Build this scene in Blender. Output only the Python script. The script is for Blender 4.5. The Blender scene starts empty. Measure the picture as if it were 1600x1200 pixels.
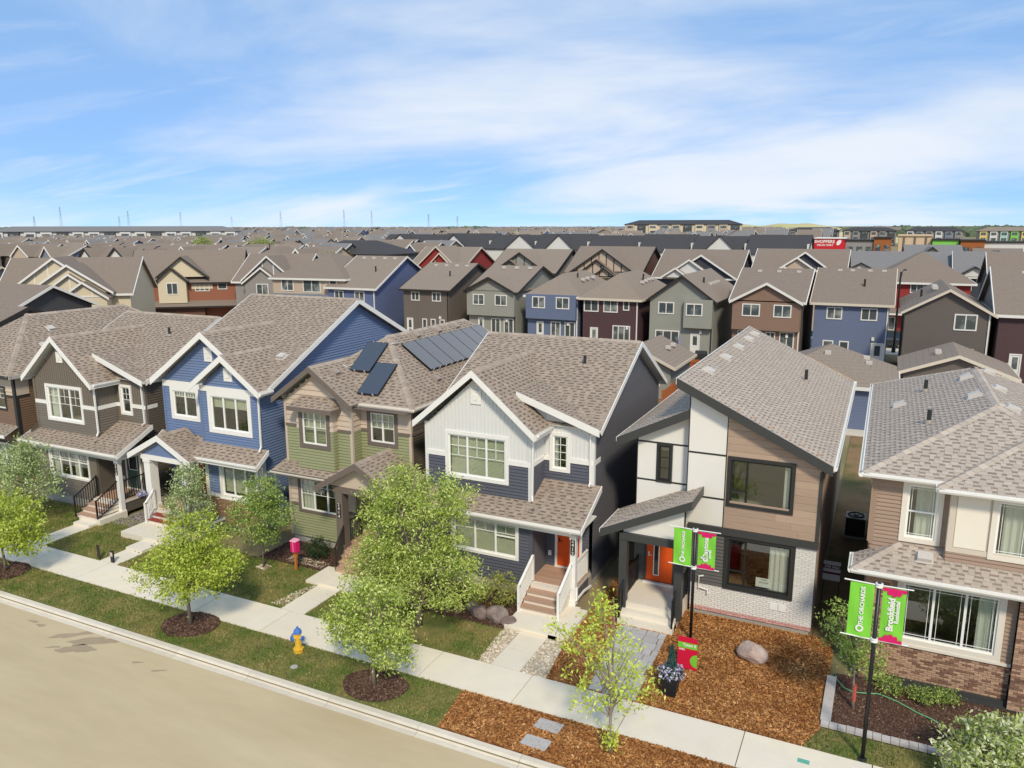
import bpy, bmesh, math, random
import numpy as np
from mathutils import Vector, Matrix

random.seed(7)
RNG = np.random.default_rng(7)
SC = bpy.context.scene
COL = SC.collection
RAD = math.radians

# ------------------------------------------------------------------ camera
CAMPOS = Vector((0.0, 0.0, 13.0))
cam_data = bpy.data.cameras.new('camera')
cam = bpy.data.objects.new('camera', cam_data)
COL.objects.link(cam)
cam_data.sensor_width = 36.0
cam_data.lens = 27.387
cam_data.clip_start = 0.5
cam_data.clip_end = 12000.0
_p, _r, _y = 0.200439, -0.0023, 0.446086
_f = Vector((-math.sin(_y) * math.cos(_p), math.cos(_y) * math.cos(_p), -math.sin(_p)))
_ri = Vector((math.cos(_y), math.sin(_y), 0.0))
_up = _ri.cross(_f)
_r2 = math.cos(_r) * _ri + math.sin(_r) * _up
_u2 = -math.sin(_r) * _ri + math.cos(_r) * _up
cam.matrix_world = Matrix(((_r2.x, _u2.x, -_f.x, CAMPOS.x), (_r2.y, _u2.y, -_f.y, CAMPOS.y),
                           (_r2.z, _u2.z, -_f.z, CAMPOS.z), (0, 0, 0, 1)))
SC.camera = cam

# ------------------------------------------------------------------ light and exposure
SUN_DIR = Vector((0.58, -0.92, 1.02)).normalized()      # towards the sun
SUN_EL = math.asin(SUN_DIR.z)
SUN_AZ = math.atan2(SUN_DIR.x, SUN_DIR.y)               # clockwise from +Y
sun_data = bpy.data.lights.new('sun', 'SUN')
sun_data.energy = 2.1
sun_data.angle = RAD(8.0)
sun_data.color = (1.0, 0.885, 0.70)
sun = bpy.data.objects.new('sun', sun_data)
sun.rotation_euler = SUN_DIR.to_track_quat('Z', 'Y').to_euler()
COL.objects.link(sun)

world = bpy.data.worlds.new('World')
SC.world = world
world.use_nodes = True
wn, wl = world.node_tree.nodes, world.node_tree.links
wn.clear()


def wnode(t, **kw):
    n = wn.new(t)
    for k, v in kw.items():
        setattr(n, k, v)
    return n


w_out = wnode('ShaderNodeOutputWorld')
w_bg = wnode('ShaderNodeBackground')
w_bg.inputs['Strength'].default_value = 0.1
w_sky = wnode('ShaderNodeTexSky', sky_type='NISHITA')
w_sky.sun_disc = False
w_sky.sun_elevation = SUN_EL
w_sky.sun_rotation = SUN_AZ
w_sky.altitude = 5000.0
w_sky.air_density = 0.7
w_sky.dust_density = 0.0
w_sky.ozone_density = 5.0
w_geo = wnode('ShaderNodeTexCoord')
w_sep = wnode('ShaderNodeSeparateXYZ')
wl.new(w_geo.outputs['Generated'], w_sep.inputs[0])
w_za = wnode('ShaderNodeMath', operation='MAXIMUM')
wl.new(w_sep.outputs['Z'], w_za.inputs[0])
w_za.inputs[1].default_value = 0.0
w_zb = wnode('ShaderNodeMath', operation='ADD')
wl.new(w_za.outputs[0], w_zb.inputs[0])
w_zb.inputs[1].default_value = 0.16
w_px = wnode('ShaderNodeMath', operation='DIVIDE')
w_py = wnode('ShaderNodeMath', operation='DIVIDE')
wl.new(w_sep.outputs['X'], w_px.inputs[0]); wl.new(w_zb.outputs[0], w_px.inputs[1])
wl.new(w_sep.outputs['Y'], w_py.inputs[0]); wl.new(w_zb.outputs[0], w_py.inputs[1])
w_cmb = wnode('ShaderNodeCombineXYZ')
wl.new(w_px.outputs[0], w_cmb.inputs[0]); wl.new(w_py.outputs[0], w_cmb.inputs[1])


def cloud_layer(scale, rot, stretch, loc, detail, lo, hi, rough=0.55, dist=0.6):
    m = wnode('ShaderNodeMapping')
    m.inputs['Location'].default_value = loc
    m.inputs['Rotation'].default_value = (0, 0, rot)
    m.inputs['Scale'].default_value = (scale * stretch[0], scale * stretch[1], 1)
    wl.new(w_cmb.outputs[0], m.inputs[0])
    n = wnode('ShaderNodeTexNoise')
    n.inputs['Scale'].default_value = 1.0
    n.inputs['Detail'].default_value = detail
    n.inputs['Roughness'].default_value = rough
    n.inputs['Distortion'].default_value = dist
    wl.new(m.outputs[0], n.inputs['Vector'])
    r = wnode('ShaderNodeMapRange', interpolation_type='SMOOTHSTEP')
    r.inputs['From Min'].default_value = lo
    r.inputs['From Max'].default_value = hi
    wl.new(n.outputs['Fac'], r.inputs['Value'])
    return r.outputs[0]


c1 = cloud_layer(0.42, 0.25, (0.9, 1.25), (2.3, 0.9, 0), 7, 0.40, 0.66, 0.53, 0.5)     # broad veils
c2 = cloud_layer(1.15, 0.60, (0.55, 1.7), (4.1, 2.6, 0), 10, 0.46, 0.80, 0.60, 0.8)     # wisps
w_c2 = wnode('ShaderNodeMath', operation='MULTIPLY')
wl.new(c2, w_c2.inputs[0]); w_c2.inputs[1].default_value = 0.62
w_max = wnode('ShaderNodeMath', operation='MAXIMUM')
wl.new(c1, w_max.inputs[0]); wl.new(w_c2.outputs[0], w_max.inputs[1])
w_amt = wnode('ShaderNodeMath', operation='MULTIPLY')
wl.new(w_max.outputs[0], w_amt.inputs[0]); w_amt.inputs[1].default_value = 0.90
w_tint = wnode('ShaderNodeMix', data_type='RGBA')          # thin even veil over the clear sky
w_tint.inputs['Factor'].default_value = 0.70
wl.new(w_sky.outputs[0], w_tint.inputs['A'])
w_tint.inputs['B'].default_value = (2.25, 3.95, 6.5, 1)
w_mix = wnode('ShaderNodeMix', data_type='RGBA')
wl.new(w_amt.outputs[0], w_mix.inputs['Factor'])
wl.new(w_tint.outputs['Result'], w_mix.inputs['A'])
w_mix.inputs['B'].default_value = (5.7, 6.0, 6.4, 1)
wl.new(w_mix.outputs['Result'], w_bg.inputs['Color'])
wl.new(w_bg.outputs[0], w_out.inputs['Surface'])

SC.view_settings.view_transform = 'Standard'
SC.view_settings.look = 'None'
SC.view_settings.exposure = 0.62
SC.view_settings.gamma = 1.0
SC.view_settings.use_curve_mapping = False
SC.render.engine = 'CYCLES'
SC.cycles.max_bounces = 6
SC.cycles.diffuse_bounces = 4
SC.cycles.glossy_bounces = 3
SC.cycles.transmission_bounces = 4
SC.cycles.transparent_max_bounces = 8
SC.cycles.use_denoising = True


# ------------------------------------------------------------------ materials
def lin(c):
    return tuple(((v / 255.0) / 12.92 if v <= 10.3 else (((v / 255.0) + 0.055) / 1.055) ** 2.4) for v in c)


MATS = {}


def mat(name, rgb, rough=0.7, var=0.08, scale=3.0, bump=0.0, bscale=40.0, objrand=0.0, island=0.0, spec=0.3,
        metal=0.0, rgb2=None, mix_scale=1.0, mix_lo=0.4, mix_hi=0.6, stretch=(1, 1, 1), k=1.0, trans=0.0):
    """Procedural surface: base colour, noise variation in world space, random tint per object and per mesh island."""
    m = bpy.data.materials.new(name)
    m.use_nodes = True
    nt = m.node_tree
    N, L = nt.nodes, nt.links
    bs = N['Principled BSDF']
    bs.inputs['Roughness'].default_value = rough
    bs.inputs['Metallic'].default_value = metal
    bs.inputs['Specular IOR Level'].default_value = spec
    base = tuple(v * k for v in lin(rgb)) + (1,)
    geo = N.new('ShaderNodeNewGeometry')
    mp = N.new('ShaderNodeMapping')
    mp.inputs['Scale'].default_value = stretch
    L.new(geo.outputs['Position'], mp.inputs[0])
    n1 = N.new('ShaderNodeTexNoise')
    n1.inputs['Scale'].default_value = scale
    n1.inputs['Detail'].default_value = 6
    n1.inputs['Roughness'].default_value = 0.65
    L.new(mp.outputs[0], n1.inputs['Vector'])
    mr = N.new('ShaderNodeMapRange')
    mr.inputs['From Min'].default_value = 0.25
    mr.inputs['From Max'].default_value = 0.75
    mr.inputs['To Min'].default_value = 1 - var
    mr.inputs['To Max'].default_value = 1 + var
    mr.clamp = False
    L.new(n1.outputs['Fac'], mr.inputs['Value'])
    val = mr.outputs[0]
    if objrand or island:
        if objrand:
            oi = N.new('ShaderNodeObjectInfo')
            src = oi.outputs['Random']
            amt = objrand
            if island:
                ad = N.new('ShaderNodeMath'); ad.operation = 'ADD'
                L.new(src, ad.inputs[0]); L.new(geo.outputs['Random Per Island'], ad.inputs[1])
                fr = N.new('ShaderNodeMath'); fr.operation = 'FRACT'
                L.new(ad.outputs[0], fr.inputs[0])
                src = fr.outputs[0]
                amt = max(objrand, island)
        else:
            src = geo.outputs['Random Per Island']
            amt = island
        m2 = N.new('ShaderNodeMapRange')
        m2.inputs['To Min'].default_value = 1 - amt
        m2.inputs['To Max'].default_value = 1 + amt
        L.new(src, m2.inputs['Value'])
        mu = N.new('ShaderNodeMath'); mu.operation = 'MULTIPLY'
        L.new(val, mu.inputs[0]); L.new(m2.outputs[0], mu.inputs[1])
        val = mu.outputs[0]
    colr = N.new('ShaderNodeMix'); colr.data_type = 'RGBA'; colr.blend_type = 'MULTIPLY'
    colr.inputs['Factor'].default_value = 1.0
    if rgb2 is not None:
        n3 = N.new('ShaderNodeTexNoise')
        n3.inputs['Scale'].default_value = mix_scale
        n3.inputs['Detail'].default_value = 5
        L.new(mp.outputs[0], n3.inputs['Vector'])
        m3 = N.new('ShaderNodeMapRange')
        m3.inputs['From Min'].default_value = mix_lo
        m3.inputs['From Max'].default_value = mix_hi
        L.new(n3.outputs['Fac'], m3.inputs['Value'])
        mx = N.new('ShaderNodeMix'); mx.data_type = 'RGBA'
        mx.inputs['A'].default_value = base
        mx.inputs['B'].default_value = tuple(v * k for v in lin(rgb2)) + (1,)
        L.new(m3.outputs[0], mx.inputs['Factor'])
        L.new(mx.outputs['Result'], colr.inputs['A'])
    else:
        colr.inputs['A'].default_value = base
    cb = N.new('ShaderNodeCombineColor')
    for i in range(3):
        L.new(val, cb.inputs[i])
    L.new(cb.outputs[0], colr.inputs['B'])
    L.new(colr.outputs['Result'], bs.inputs['Base Color'])
    if bump:
        n4 = N.new('ShaderNodeTexNoise')
        n4.inputs['Scale'].default_value = bscale
        n4.inputs['Detail'].default_value = 4
        L.new(mp.outputs[0], n4.inputs['Vector'])
        b = N.new('ShaderNodeBump')
        b.inputs['Strength'].default_value = bump
        b.inputs['Distance'].default_value = 0.02
        L.new(n4.outputs['Fac'], b.inputs['Height'])
        L.new(b.outputs[0], bs.inputs['Normal'])
    if trans:
        tr = N.new('ShaderNodeBsdfTranslucent')
        L.new(colr.outputs['Result'], tr.inputs['Color'])
        ms = N.new('ShaderNodeMixShader')
        ms.inputs[0].default_value = trans
        L.new(bs.outputs[0], ms.inputs[1]); L.new(tr.outputs[0], ms.inputs[2])
        L.new(ms.outputs[0], N['Material Output'].inputs['Surface'])
    MATS[name] = m
    return m


def stripes(m, axis, period, depth, dark, offset=0.0, second=None):
    """Fine horizontal lines, bump plus lap shade darkened into the colour (clapboard, shingle courses) on surfaces too far away to split into boards."""
    nt = m.node_tree
    N, L = nt.nodes, nt.links
    bs = N['Principled BSDF']
    geo = N.new('ShaderNodeNewGeometry')
    sp = N.new('ShaderNodeSeparateXYZ')
    L.new(geo.outputs['Position'], sp.inputs[0])
    a = N.new('ShaderNodeMath'); a.operation = 'DIVIDE'
    L.new(sp.outputs[axis], a.inputs[0]); a.inputs[1].default_value = period
    f = N.new('ShaderNodeMath'); f.operation = 'FRACT'
    L.new(a.outputs[0], f.inputs[0])
    r = N.new('ShaderNodeMapRange')
    r.inputs['From Min'].default_value = 0.0
    r.inputs['From Max'].default_value = 0.22
    r.inputs['To Min'].default_value = 1 - dark  # shade line of each course put into the base colour
    r.inputs['To Max'].default_value = 1.0
    L.new(f.outputs[0], r.inputs['Value'])
    old = bs.inputs['Base Color'].links[0].from_socket
    mx = N.new('ShaderNodeMix'); mx.data_type = 'RGBA'; mx.blend_type = 'MULTIPLY'
    mx.inputs['Factor'].default_value = 1.0
    cb = N.new('ShaderNodeCombineColor')
    for i in range(3):
        L.new(r.outputs[0], cb.inputs[i])
    L.new(old, mx.inputs['A']); L.new(cb.outputs[0], mx.inputs['B'])
    L.new(mx.outputs['Result'], bs.inputs['Base Color'])
    b = N.new('ShaderNodeBump')
    b.inputs['Strength'].default_value = depth
    b.inputs['Distance'].default_value = 0.02
    L.new(f.outputs[0], b.inputs['Height'])
    L.new(b.outputs[0], bs.inputs['Normal'])
    return m


def glass_mat(name, tint=(0.91, 0.94, 0.91), refl=1.0):
    m = bpy.data.materials.new(name)
    m.use_nodes = True
    N, L = m.node_tree.nodes, m.node_tree.links
    N.remove(N['Principled BSDF'])
    tr = N.new('ShaderNodeBsdfTransparent'); tr.inputs[0].default_value = tint + (1,)
    gl = N.new('ShaderNodeBsdfGlossy'); gl.inputs['Roughness'].default_value = 0.02
    gl.inputs['Color'].default_value = (refl, refl, refl, 1)
    lw = N.new('ShaderNodeLayerWeight'); lw.inputs['Blend'].default_value = 0.5
    pw = N.new('ShaderNodeMath'); pw.operation = 'POWER'; pw.inputs[1].default_value = 4.0
    L.new(lw.outputs['Facing'], pw.inputs[0])
    fr = N.new('ShaderNodeMapRange'); fr.inputs['To Min'].default_value = 0.085; fr.inputs['To Max'].default_value = 0.9
    L.new(pw.outputs[0], fr.inputs['Value'])
    ms = N.new('ShaderNodeMixShader')
    L.new(fr.outputs[0], ms.inputs[0]); L.new(tr.outputs[0], ms.inputs[1]); L.new(gl.outputs[0], ms.inputs[2])
    L.new(ms.outputs[0], N['Material Output'].inputs['Surface'])
    MATS[name] = m
    return m


M = MATS
glass_mat('window_glass')
mat('white_trim', (232, 230, 224), 0.5, 0.03)
mat('cream_trim', (226, 218, 204), 0.5, 0.03)
mat('grey_trim', (176, 172, 168), 0.5, 0.03)
mat('black_trim', (52, 53, 52), 0.45, 0.05)
mat('charcoal_trim', (66, 67, 66), 0.45, 0.05)
mat('taupe_trim', (112, 101, 93), 0.55, 0.05)
mat('white_frame', (238, 238, 234), 0.35, 0.02)
mat('black_frame', (40, 42, 41), 0.35, 0.03)
mat('gutter_white', (236, 234, 228), 0.35, 0.03)
mat('interior_wall', (186, 180, 168), 0.9, 0.03)
mat('interior_floor', (120, 98, 78), 0.8, 0.1)
mat('blind', (196, 194, 172), 0.8, 0.04)
mat('curtain_white', (214, 212, 204), 0.9, 0.1, 14, stretch=(4, 4, 0.3))
mat('concrete', (224, 215, 198), 0.85, 0.055, 1.2, 0.25, 90, objrand=0.035, rgb2=(230, 218, 192), mix_scale=0.35, mix_lo=0.45, mix_hi=0.75)
mat('kerb_concrete', (212, 202, 184), 0.85, 0.09, 2.2, 0.3, 90, objrand=0.05)
mat('foundation', (168, 162, 152), 0.9, 0.08, 2.5, 0.3, 60)
mat('deck_wood', (178, 146, 124), 0.75, 0.1, 5, 0.1, 60, objrand=0.10, stretch=(1, 8, 8))
mat('step_white', (222, 214, 200), 0.6, 0.04)
mat('black_metal', (28, 28, 29), 0.4, 0.05, spec=0.5)
mat('dark_bronze', (56, 50, 46), 0.45, 0.05)
mat('roof_vent_light', (196, 190, 182), 0.5, 0.06)
mat('roof_vent_brown', (156, 142, 130), 0.5, 0.06)
mat('orange_door', (222, 86, 26), 0.4, 0.06, 4)
mat('wood_door', (150, 78, 34), 0.5, 0.12, 6)
mat('green_door', (70, 92, 84), 0.5, 0.05)
mat('white_paint', (232, 231, 226), 0.5, 0.03)
# shingles
mat('shingle_brown', (158, 143, 128), 0.92, 0.05, 9, objrand=0.11, island=0.11)
mat('shingle_band', (114, 101, 90), 0.95, 0.08, 9, objrand=0.12, island=0.12)
mat('shingle_grey', (178, 165, 151), 0.92, 0.04, 9, objrand=0.08, island=0.08)
mat('shingle_grey_band', (136, 124, 113), 0.95, 0.08, 9, objrand=0.12, island=0.12)
mat('roof_deck', (70, 62, 57), 0.95, 0.05)
mat('cap_brown', (164, 150, 136), 0.92, 0.05, 9, objrand=0.15)
mat('cap_grey', (181, 168, 154), 0.92, 0.05, 9, objrand=0.13)
# sidings
def siding(name, rgb, r=0.035, var=0.03):
    return mat(name, rgb, 0.55, var, 1.5, objrand=r, spec=0.35)
siding('siding_navy', (86, 88, 99))
siding('siding_navy_lifted', (96, 95, 99))  # same navy paint, colour lightened to lift the shaded side walls
siding('siding_white', (216, 216, 213), 0.02)
siding('siding_blue', (106, 124, 158))
siding('siding_green', (144, 147, 110))
siding('siding_beige', (197, 180, 162), 0.05)
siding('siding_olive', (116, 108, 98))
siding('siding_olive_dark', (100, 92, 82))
siding('siding_brown', (122, 98, 78))
siding('siding_taupe', (158, 134, 116))
siding('siding_charcoal', (92, 90, 87))
siding('panel_white', (226, 223, 214), 0.02, 0.02)
siding('panel_tan', (208, 196, 178), 0.02, 0.02)
siding('panel_cream', (232, 224, 208), 0.02, 0.02)
mat('plank_wood', (176, 152, 132), 0.6, 0.10, 3.0, 0.05, 30, objrand=0.12, stretch=(0.5, 1, 9))
mat('brick_white', (222, 219, 212), 0.8, 0.05, 12, 0.3, 70, objrand=0.06, island=0.06)
mat('mortar_white', (176, 172, 166), 0.9, 0.06)
mat('brick_pink', (204, 158, 150), 0.85, 0.08, 12, 0.3, 70, objrand=0.2, island=0.2)
mat('brick_red', (176, 92, 86), 0.85, 0.08, 12, 0.3, 70, objrand=0.12, island=0.12)
mat('brick_brown', (178, 146, 122), 0.85, 0.08, 12, 0.4, 70, objrand=0.24, island=0.24)
mat('brick_dark', (132, 100, 84), 0.85, 0.08, 12, 0.4, 70, objrand=0.24, island=0.24)
mat('mortar_brown', (150, 132, 116), 0.9, 0.06)
mat('stone_brown', (150, 118, 96), 0.9, 0.12, 7, 0.6, 40, objrand=0.26, island=0.26)


# ------------------------------------------------------------------ mesh helpers
class MB:
    """Collects faces (world coordinates, one material each) and links them as ONE mesh object."""

    def __init__(s):
        s.v, s.f, s.m = [], [], []

    def poly(s, pts, m):
        i = len(s.v)
        s.v.extend([tuple(p) for p in pts])
        s.f.append(tuple(range(i, i + len(pts))))
        s.m.append(m)

    def hexa(s, b, t, m):
        """b, t: matching rings of points (bottom counter-clockwise from above)."""
        i = len(s.v); n = len(b)
        s.v.extend([tuple(p) for p in b]); s.v.extend([tuple(p) for p in t])
        s.f.append(tuple(range(i + n - 1, i - 1, -1))); s.m.append(m)
        s.f.append(tuple(range(i + n, i + 2 * n))); s.m.append(m)
        for k in range(n):
            j = (k + 1) % n
            s.f.append((i + k, i + j, i + n + j, i + n + k)); s.m.append(m)

    def box(s, x0, x1, y0, y1, z0, z1, m):
        x0, x1 = min(x0, x1), max(x0, x1); y0, y1 = min(y0, y1), max(y0, y1); z0, z1 = min(z0, z1), max(z0, z1)
        s.hexa([(x0, y0, z0), (x1, y0, z0), (x1, y1, z0), (x0, y1, z0)],
               [(x0, y0, z1), (x1, y0, z1), (x1, y1, z1), (x0, y1, z1)], m)

    def prism(s, pts, ext, m):
        """extrude a 3D polygon by vector ext"""
        e = Vector(ext)
        s.hexa([Vector(p) for p in pts], [Vector(p) + e for p in pts], m)

    def bar(s, p, q, h, t, m, up=(0, 0, 1), drop=False):
        """rectangular bar from p to q; h along up, t across. drop: p,q are on the top edge."""
        p, q = Vector(p), Vector(q)
        d = (q - p).normalized()
        up = Vector(up)
        sd = d.cross(up).normalized()
        un = sd.cross(d).normalized() if not drop else up
        a = -1.0 if drop else -0.5
        b = 0.0 if drop else 0.5
        ring = [sd * (-t / 2) + un * (h * a), sd * (t / 2) + un * (h * a), sd * (t / 2) + un * (h * b), sd * (-t / 2) + un * (h * b)]
        s.hexa([p + r for r in ring], [q + r for r in ring], m)

    def tube(s, pts, r, m, n=8, cap=True):
        pts = [Vector(p) for p in pts]
        rs = r if isinstance(r, (list, tuple)) else [r] * len(pts)
        rings = []
        for k, p in enumerate(pts):
            if k == 0: d = pts[1] - pts[0]
            elif k == len(pts) - 1: d = pts[-1] - pts[-2]
            else: d = (pts[k + 1] - pts[k]).normalized() + (pts[k] - pts[k - 1]).normalized()
            d.normalize()
            a = Vector((0, 0, 1)) if abs(d.z) < 0.9 else Vector((1, 0, 0))
            u = d.cross(a).normalized(); w = d.cross(u)
            i = len(s.v)
            for j in range(n):
                an = 2 * math.pi * j / n
                s.v.append(tuple(p + (u * math.cos(an) + w * math.sin(an)) * rs[k]))
            rings.append(i)
        for k in range(len(rings) - 1):
            for j in range(n):
                j2 = (j + 1) % n
                s.f.append((rings[k] + j, rings[k] + j2, rings[k + 1] + j2, rings[k + 1] + j)); s.m.append(m)
        if cap:
            s.f.append(tuple(range(rings[0] + n - 1, rings[0] - 1, -1))); s.m.append(m)
            s.f.append(tuple(range(rings[-1], rings[-1] + n))); s.m.append(m)

    def lathe(s, c, prof, m, n=16):
        """prof: list of (r, z) from bottom to top; m one material or list per segment"""
        c = Vector(c); rings = []
        for r, z in prof:
            i = len(s.v)
            for j in range(n):
                an = 2 * math.pi * j / n
                s.v.append((c.x + r * math.cos(an), c.y + r * math.sin(an), c.z + z))
            rings.append(i)
        for k in range(len(rings) - 1):
            mm = m[k] if isinstance(m, (list, tuple)) else m
            for j in range(n):
                j2 = (j + 1) % n
                s.f.append((rings[k] + j, rings[k] + j2, rings[k + 1] + j2, rings[k + 1] + j)); s.m.append(mm)
        s.f.append(tuple(range(rings[0] + n - 1, rings[0] - 1, -1))); s.m.append(m[0] if isinstance(m, (list, tuple)) else m)
        s.f.append(tuple(range(rings[-1], rings[-1] + n))); s.m.append(m[-1] if isinstance(m, (list, tuple)) else m)

    def mesh(s, name, off=(0, 0, 0), smooth=False):
        me = bpy.data.meshes.new(name)
        o = Vector(off)
        me.from_pydata([(v[0] - o.x, v[1] - o.y, v[2] - o.z) for v in s.v], [], s.f)
        names = []
        for m in s.m:
            if m not in names: names.append(m)
        for n in names: me.materials.append(MATS[n])
        ix = {n: k for k, n in enumerate(names)}
        me.polygons.foreach_set('material_index', [ix[m] for m in s.m])
        if smooth:
            me.polygons.foreach_set('use_smooth', [True] * len(me.polygons))
        me.update()
        return me


def tag(o, label=None, cat=None, group=None, kind=None):
    if label: o['label'] = label
    if cat: o['category'] = cat
    if group: o['group'] = group
    if kind: o['kind'] = kind
    return o


def link(name, me, loc=(0, 0, 0), parent=None):
    o = bpy.data.objects.new(name, me)
    COL.objects.link(o)
    o.location = loc
    if parent is not None: o.parent = parent
    return o


def single(name, mb, loc, label, cat, group=None, smooth=False):
    """a thing that is one mesh"""
    return tag(link(name, mb.mesh(name, loc, smooth), loc), label, cat, group)


def structure(name, mb, smooth=False):
    return tag(link(name, mb.mesh(name, smooth=smooth)), kind='structure')


class Thing:
    def __init__(s, name, label, cat, loc, group=None):
        s.root = bpy.data.objects.new(name, None)
        COL.objects.link(s.root)
        s.root.empty_display_size = 0.3
        s.root.location = loc
        s.off = Vector(loc)
        tag(s.root, label, cat, group)
        s.tabs = []

    def part(s, name, mb, parent=None, label=None, kind=None, smooth=False):
        o = link(name, mb.mesh(name, s.off, smooth), (0, 0, 0), parent or s.root)
        if label: o['label'] = label
        if kind: o['kind'] = kind
        return o

    def inst(s, name, me, loc, parent=None, rotz=0.0, scale=None, matrix=None):
        o = bpy.data.objects.new(name, me)
        COL.objects.link(o)
        o.parent = parent or s.root
        if matrix is not None:
            mm = matrix.copy(); mm.translation = mm.translation - s.off
            o.matrix_local = mm
        else:
            o.location = Vector(loc) - s.off
            o.rotation_euler = (0, 0, rotz)
            if scale: o.scale = scale
        return o


def copy_thing(root, loc, rotz=0.0, label=None):
    r = root.copy(); COL.objects.link(r)
    r.location = loc; r.rotation_euler = (0, 0, rotz)
    if label: r['label'] = label
    for ch in list(root.children):
        c = ch.copy(); COL.objects.link(c); c.parent = r
        for g in list(ch.children):
            d = g.copy(); COL.objects.link(d); d.parent = c
    return r


# ------------------------------------------------------------------ walls
def clip_half(poly, nx, ny, d):
    """keep nx*x+ny*y <= d"""
    out = []
    for k in range(len(poly)):
        a, b = poly[k], poly[(k + 1) % len(poly)]
        fa, fb = nx * a[0] + ny * a[1] - d, nx * b[0] + ny * b[1] - d
        if fa <= 0: out.append(a)
        if (fa < 0 < fb) or (fb < 0 < fa):
            t = fa / (fa - fb)
            out.append((a[0] + t * (b[0] - a[0]), a[1] + t * (b[1] - a[1])))
    return out


def clip_rect(poly, u0, u1, v0, v1):
    for h in ((-1, 0, -u0), (1, 0, u1), (0, -1, -v0), (0, 1, v1)):
        poly = clip_half(poly, *h)
        if len(poly) < 3: return []
    return poly


def span_at(poly, v):
    xs = []
    for k in range(len(poly)):
        a, b = poly[k], poly[(k + 1) % len(poly)]
        if (a[1] - v) * (b[1] - v) <= 0 and a[1] != b[1]:
            xs.append(a[0] + (v - a[1]) / (b[1] - a[1]) * (b[0] - a[0]))
    return (min(xs), max(xs)) if len(xs) >= 2 else None


def subtract(iv, cuts):
    segs = [iv]
    for c0, c1 in cuts:
        nxt = []
        for a, b in segs:
            if c1 <= a or c0 >= b: nxt.append((a, b)); continue
            if c0 > a: nxt.append((a, c0))
            if c1 < b: nxt.append((c1, b))
        segs = nxt
    return [s for s in segs if s[1] - s[0] > 0.03]


UNIT = {}


def unit_board(m, e, bottom=0.036, top=0.003):
    key = ('lap', m, e)
    if key not in UNIT:
        b = MB()
        P = [(0, 0, 0), (0, -bottom, 0), (0, -bottom, e * 0.12), (0, -top, e), (0, 0, e)]
        Q = [(1, y, z) for _, y, z in P]
        b.hexa(P[::-1], Q[::-1], m)
        UNIT[key] = b.mesh('siding_board')
    return UNIT[key]


def unit_box(m, d, bev=0.12):
    """unit block 1 x d x 1 standing out of a wall, front edges chamfered"""
    key = ('box', m, d, bev)
    if key not in UNIT:
        b = MB()
        back = [(0, 0, 0), (1, 0, 0), (1, 0, 1), (0, 0, 1)]
        mid = [(0, -d * 0.75, 0), (1, -d * 0.75, 0), (1, -d * 0.75, 1), (0, -d * 0.75, 1)]
        e = bev
        fr = [(e * 0.4, -d, e), (1 - e * 0.4, -d, e), (1 - e * 0.4, -d, 1 - e), (e * 0.4, -d, 1 - e)]
        for A, B in ((back, mid), (mid, fr)):
            for k in range(4):
                j = (k + 1) % 4
                b.poly([A[k], A[j], B[j], B[k]], m)
        b.poly(fr, m)
        UNIT[key] = b.mesh('block')
    return UNIT[key]


class Frame:
    """wall frame: u runs from a towards b, n is outward"""

    def __init__(s, a, b):
        s.a = Vector((a[0], a[1], 0)); b = Vector((b[0], b[1], 0))
        s.L = (b - s.a).length
        s.d = (b - s.a).normalized()
        s.n = Vector((s.d.y, -s.d.x, 0))
        s.th = math.atan2(s.d.y, s.d.x)

    def P(s, u, n, z):
        return s.a + s.d * u + s.n * n + Vector((0, 0, z))

    def box(s, mb, u0, u1, n0, n1, z0, z1, m):
        mb.hexa([s.P(u0, n1, z0), s.P(u1, n1, z0), s.P(u1, n0, z0), s.P(u0, n0, z0)],
                [s.P(u0, n1, z1), s.P(u1, n1, z1), s.P(u1, n0, z1), s.P(u0, n0, z1)], m)


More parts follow.
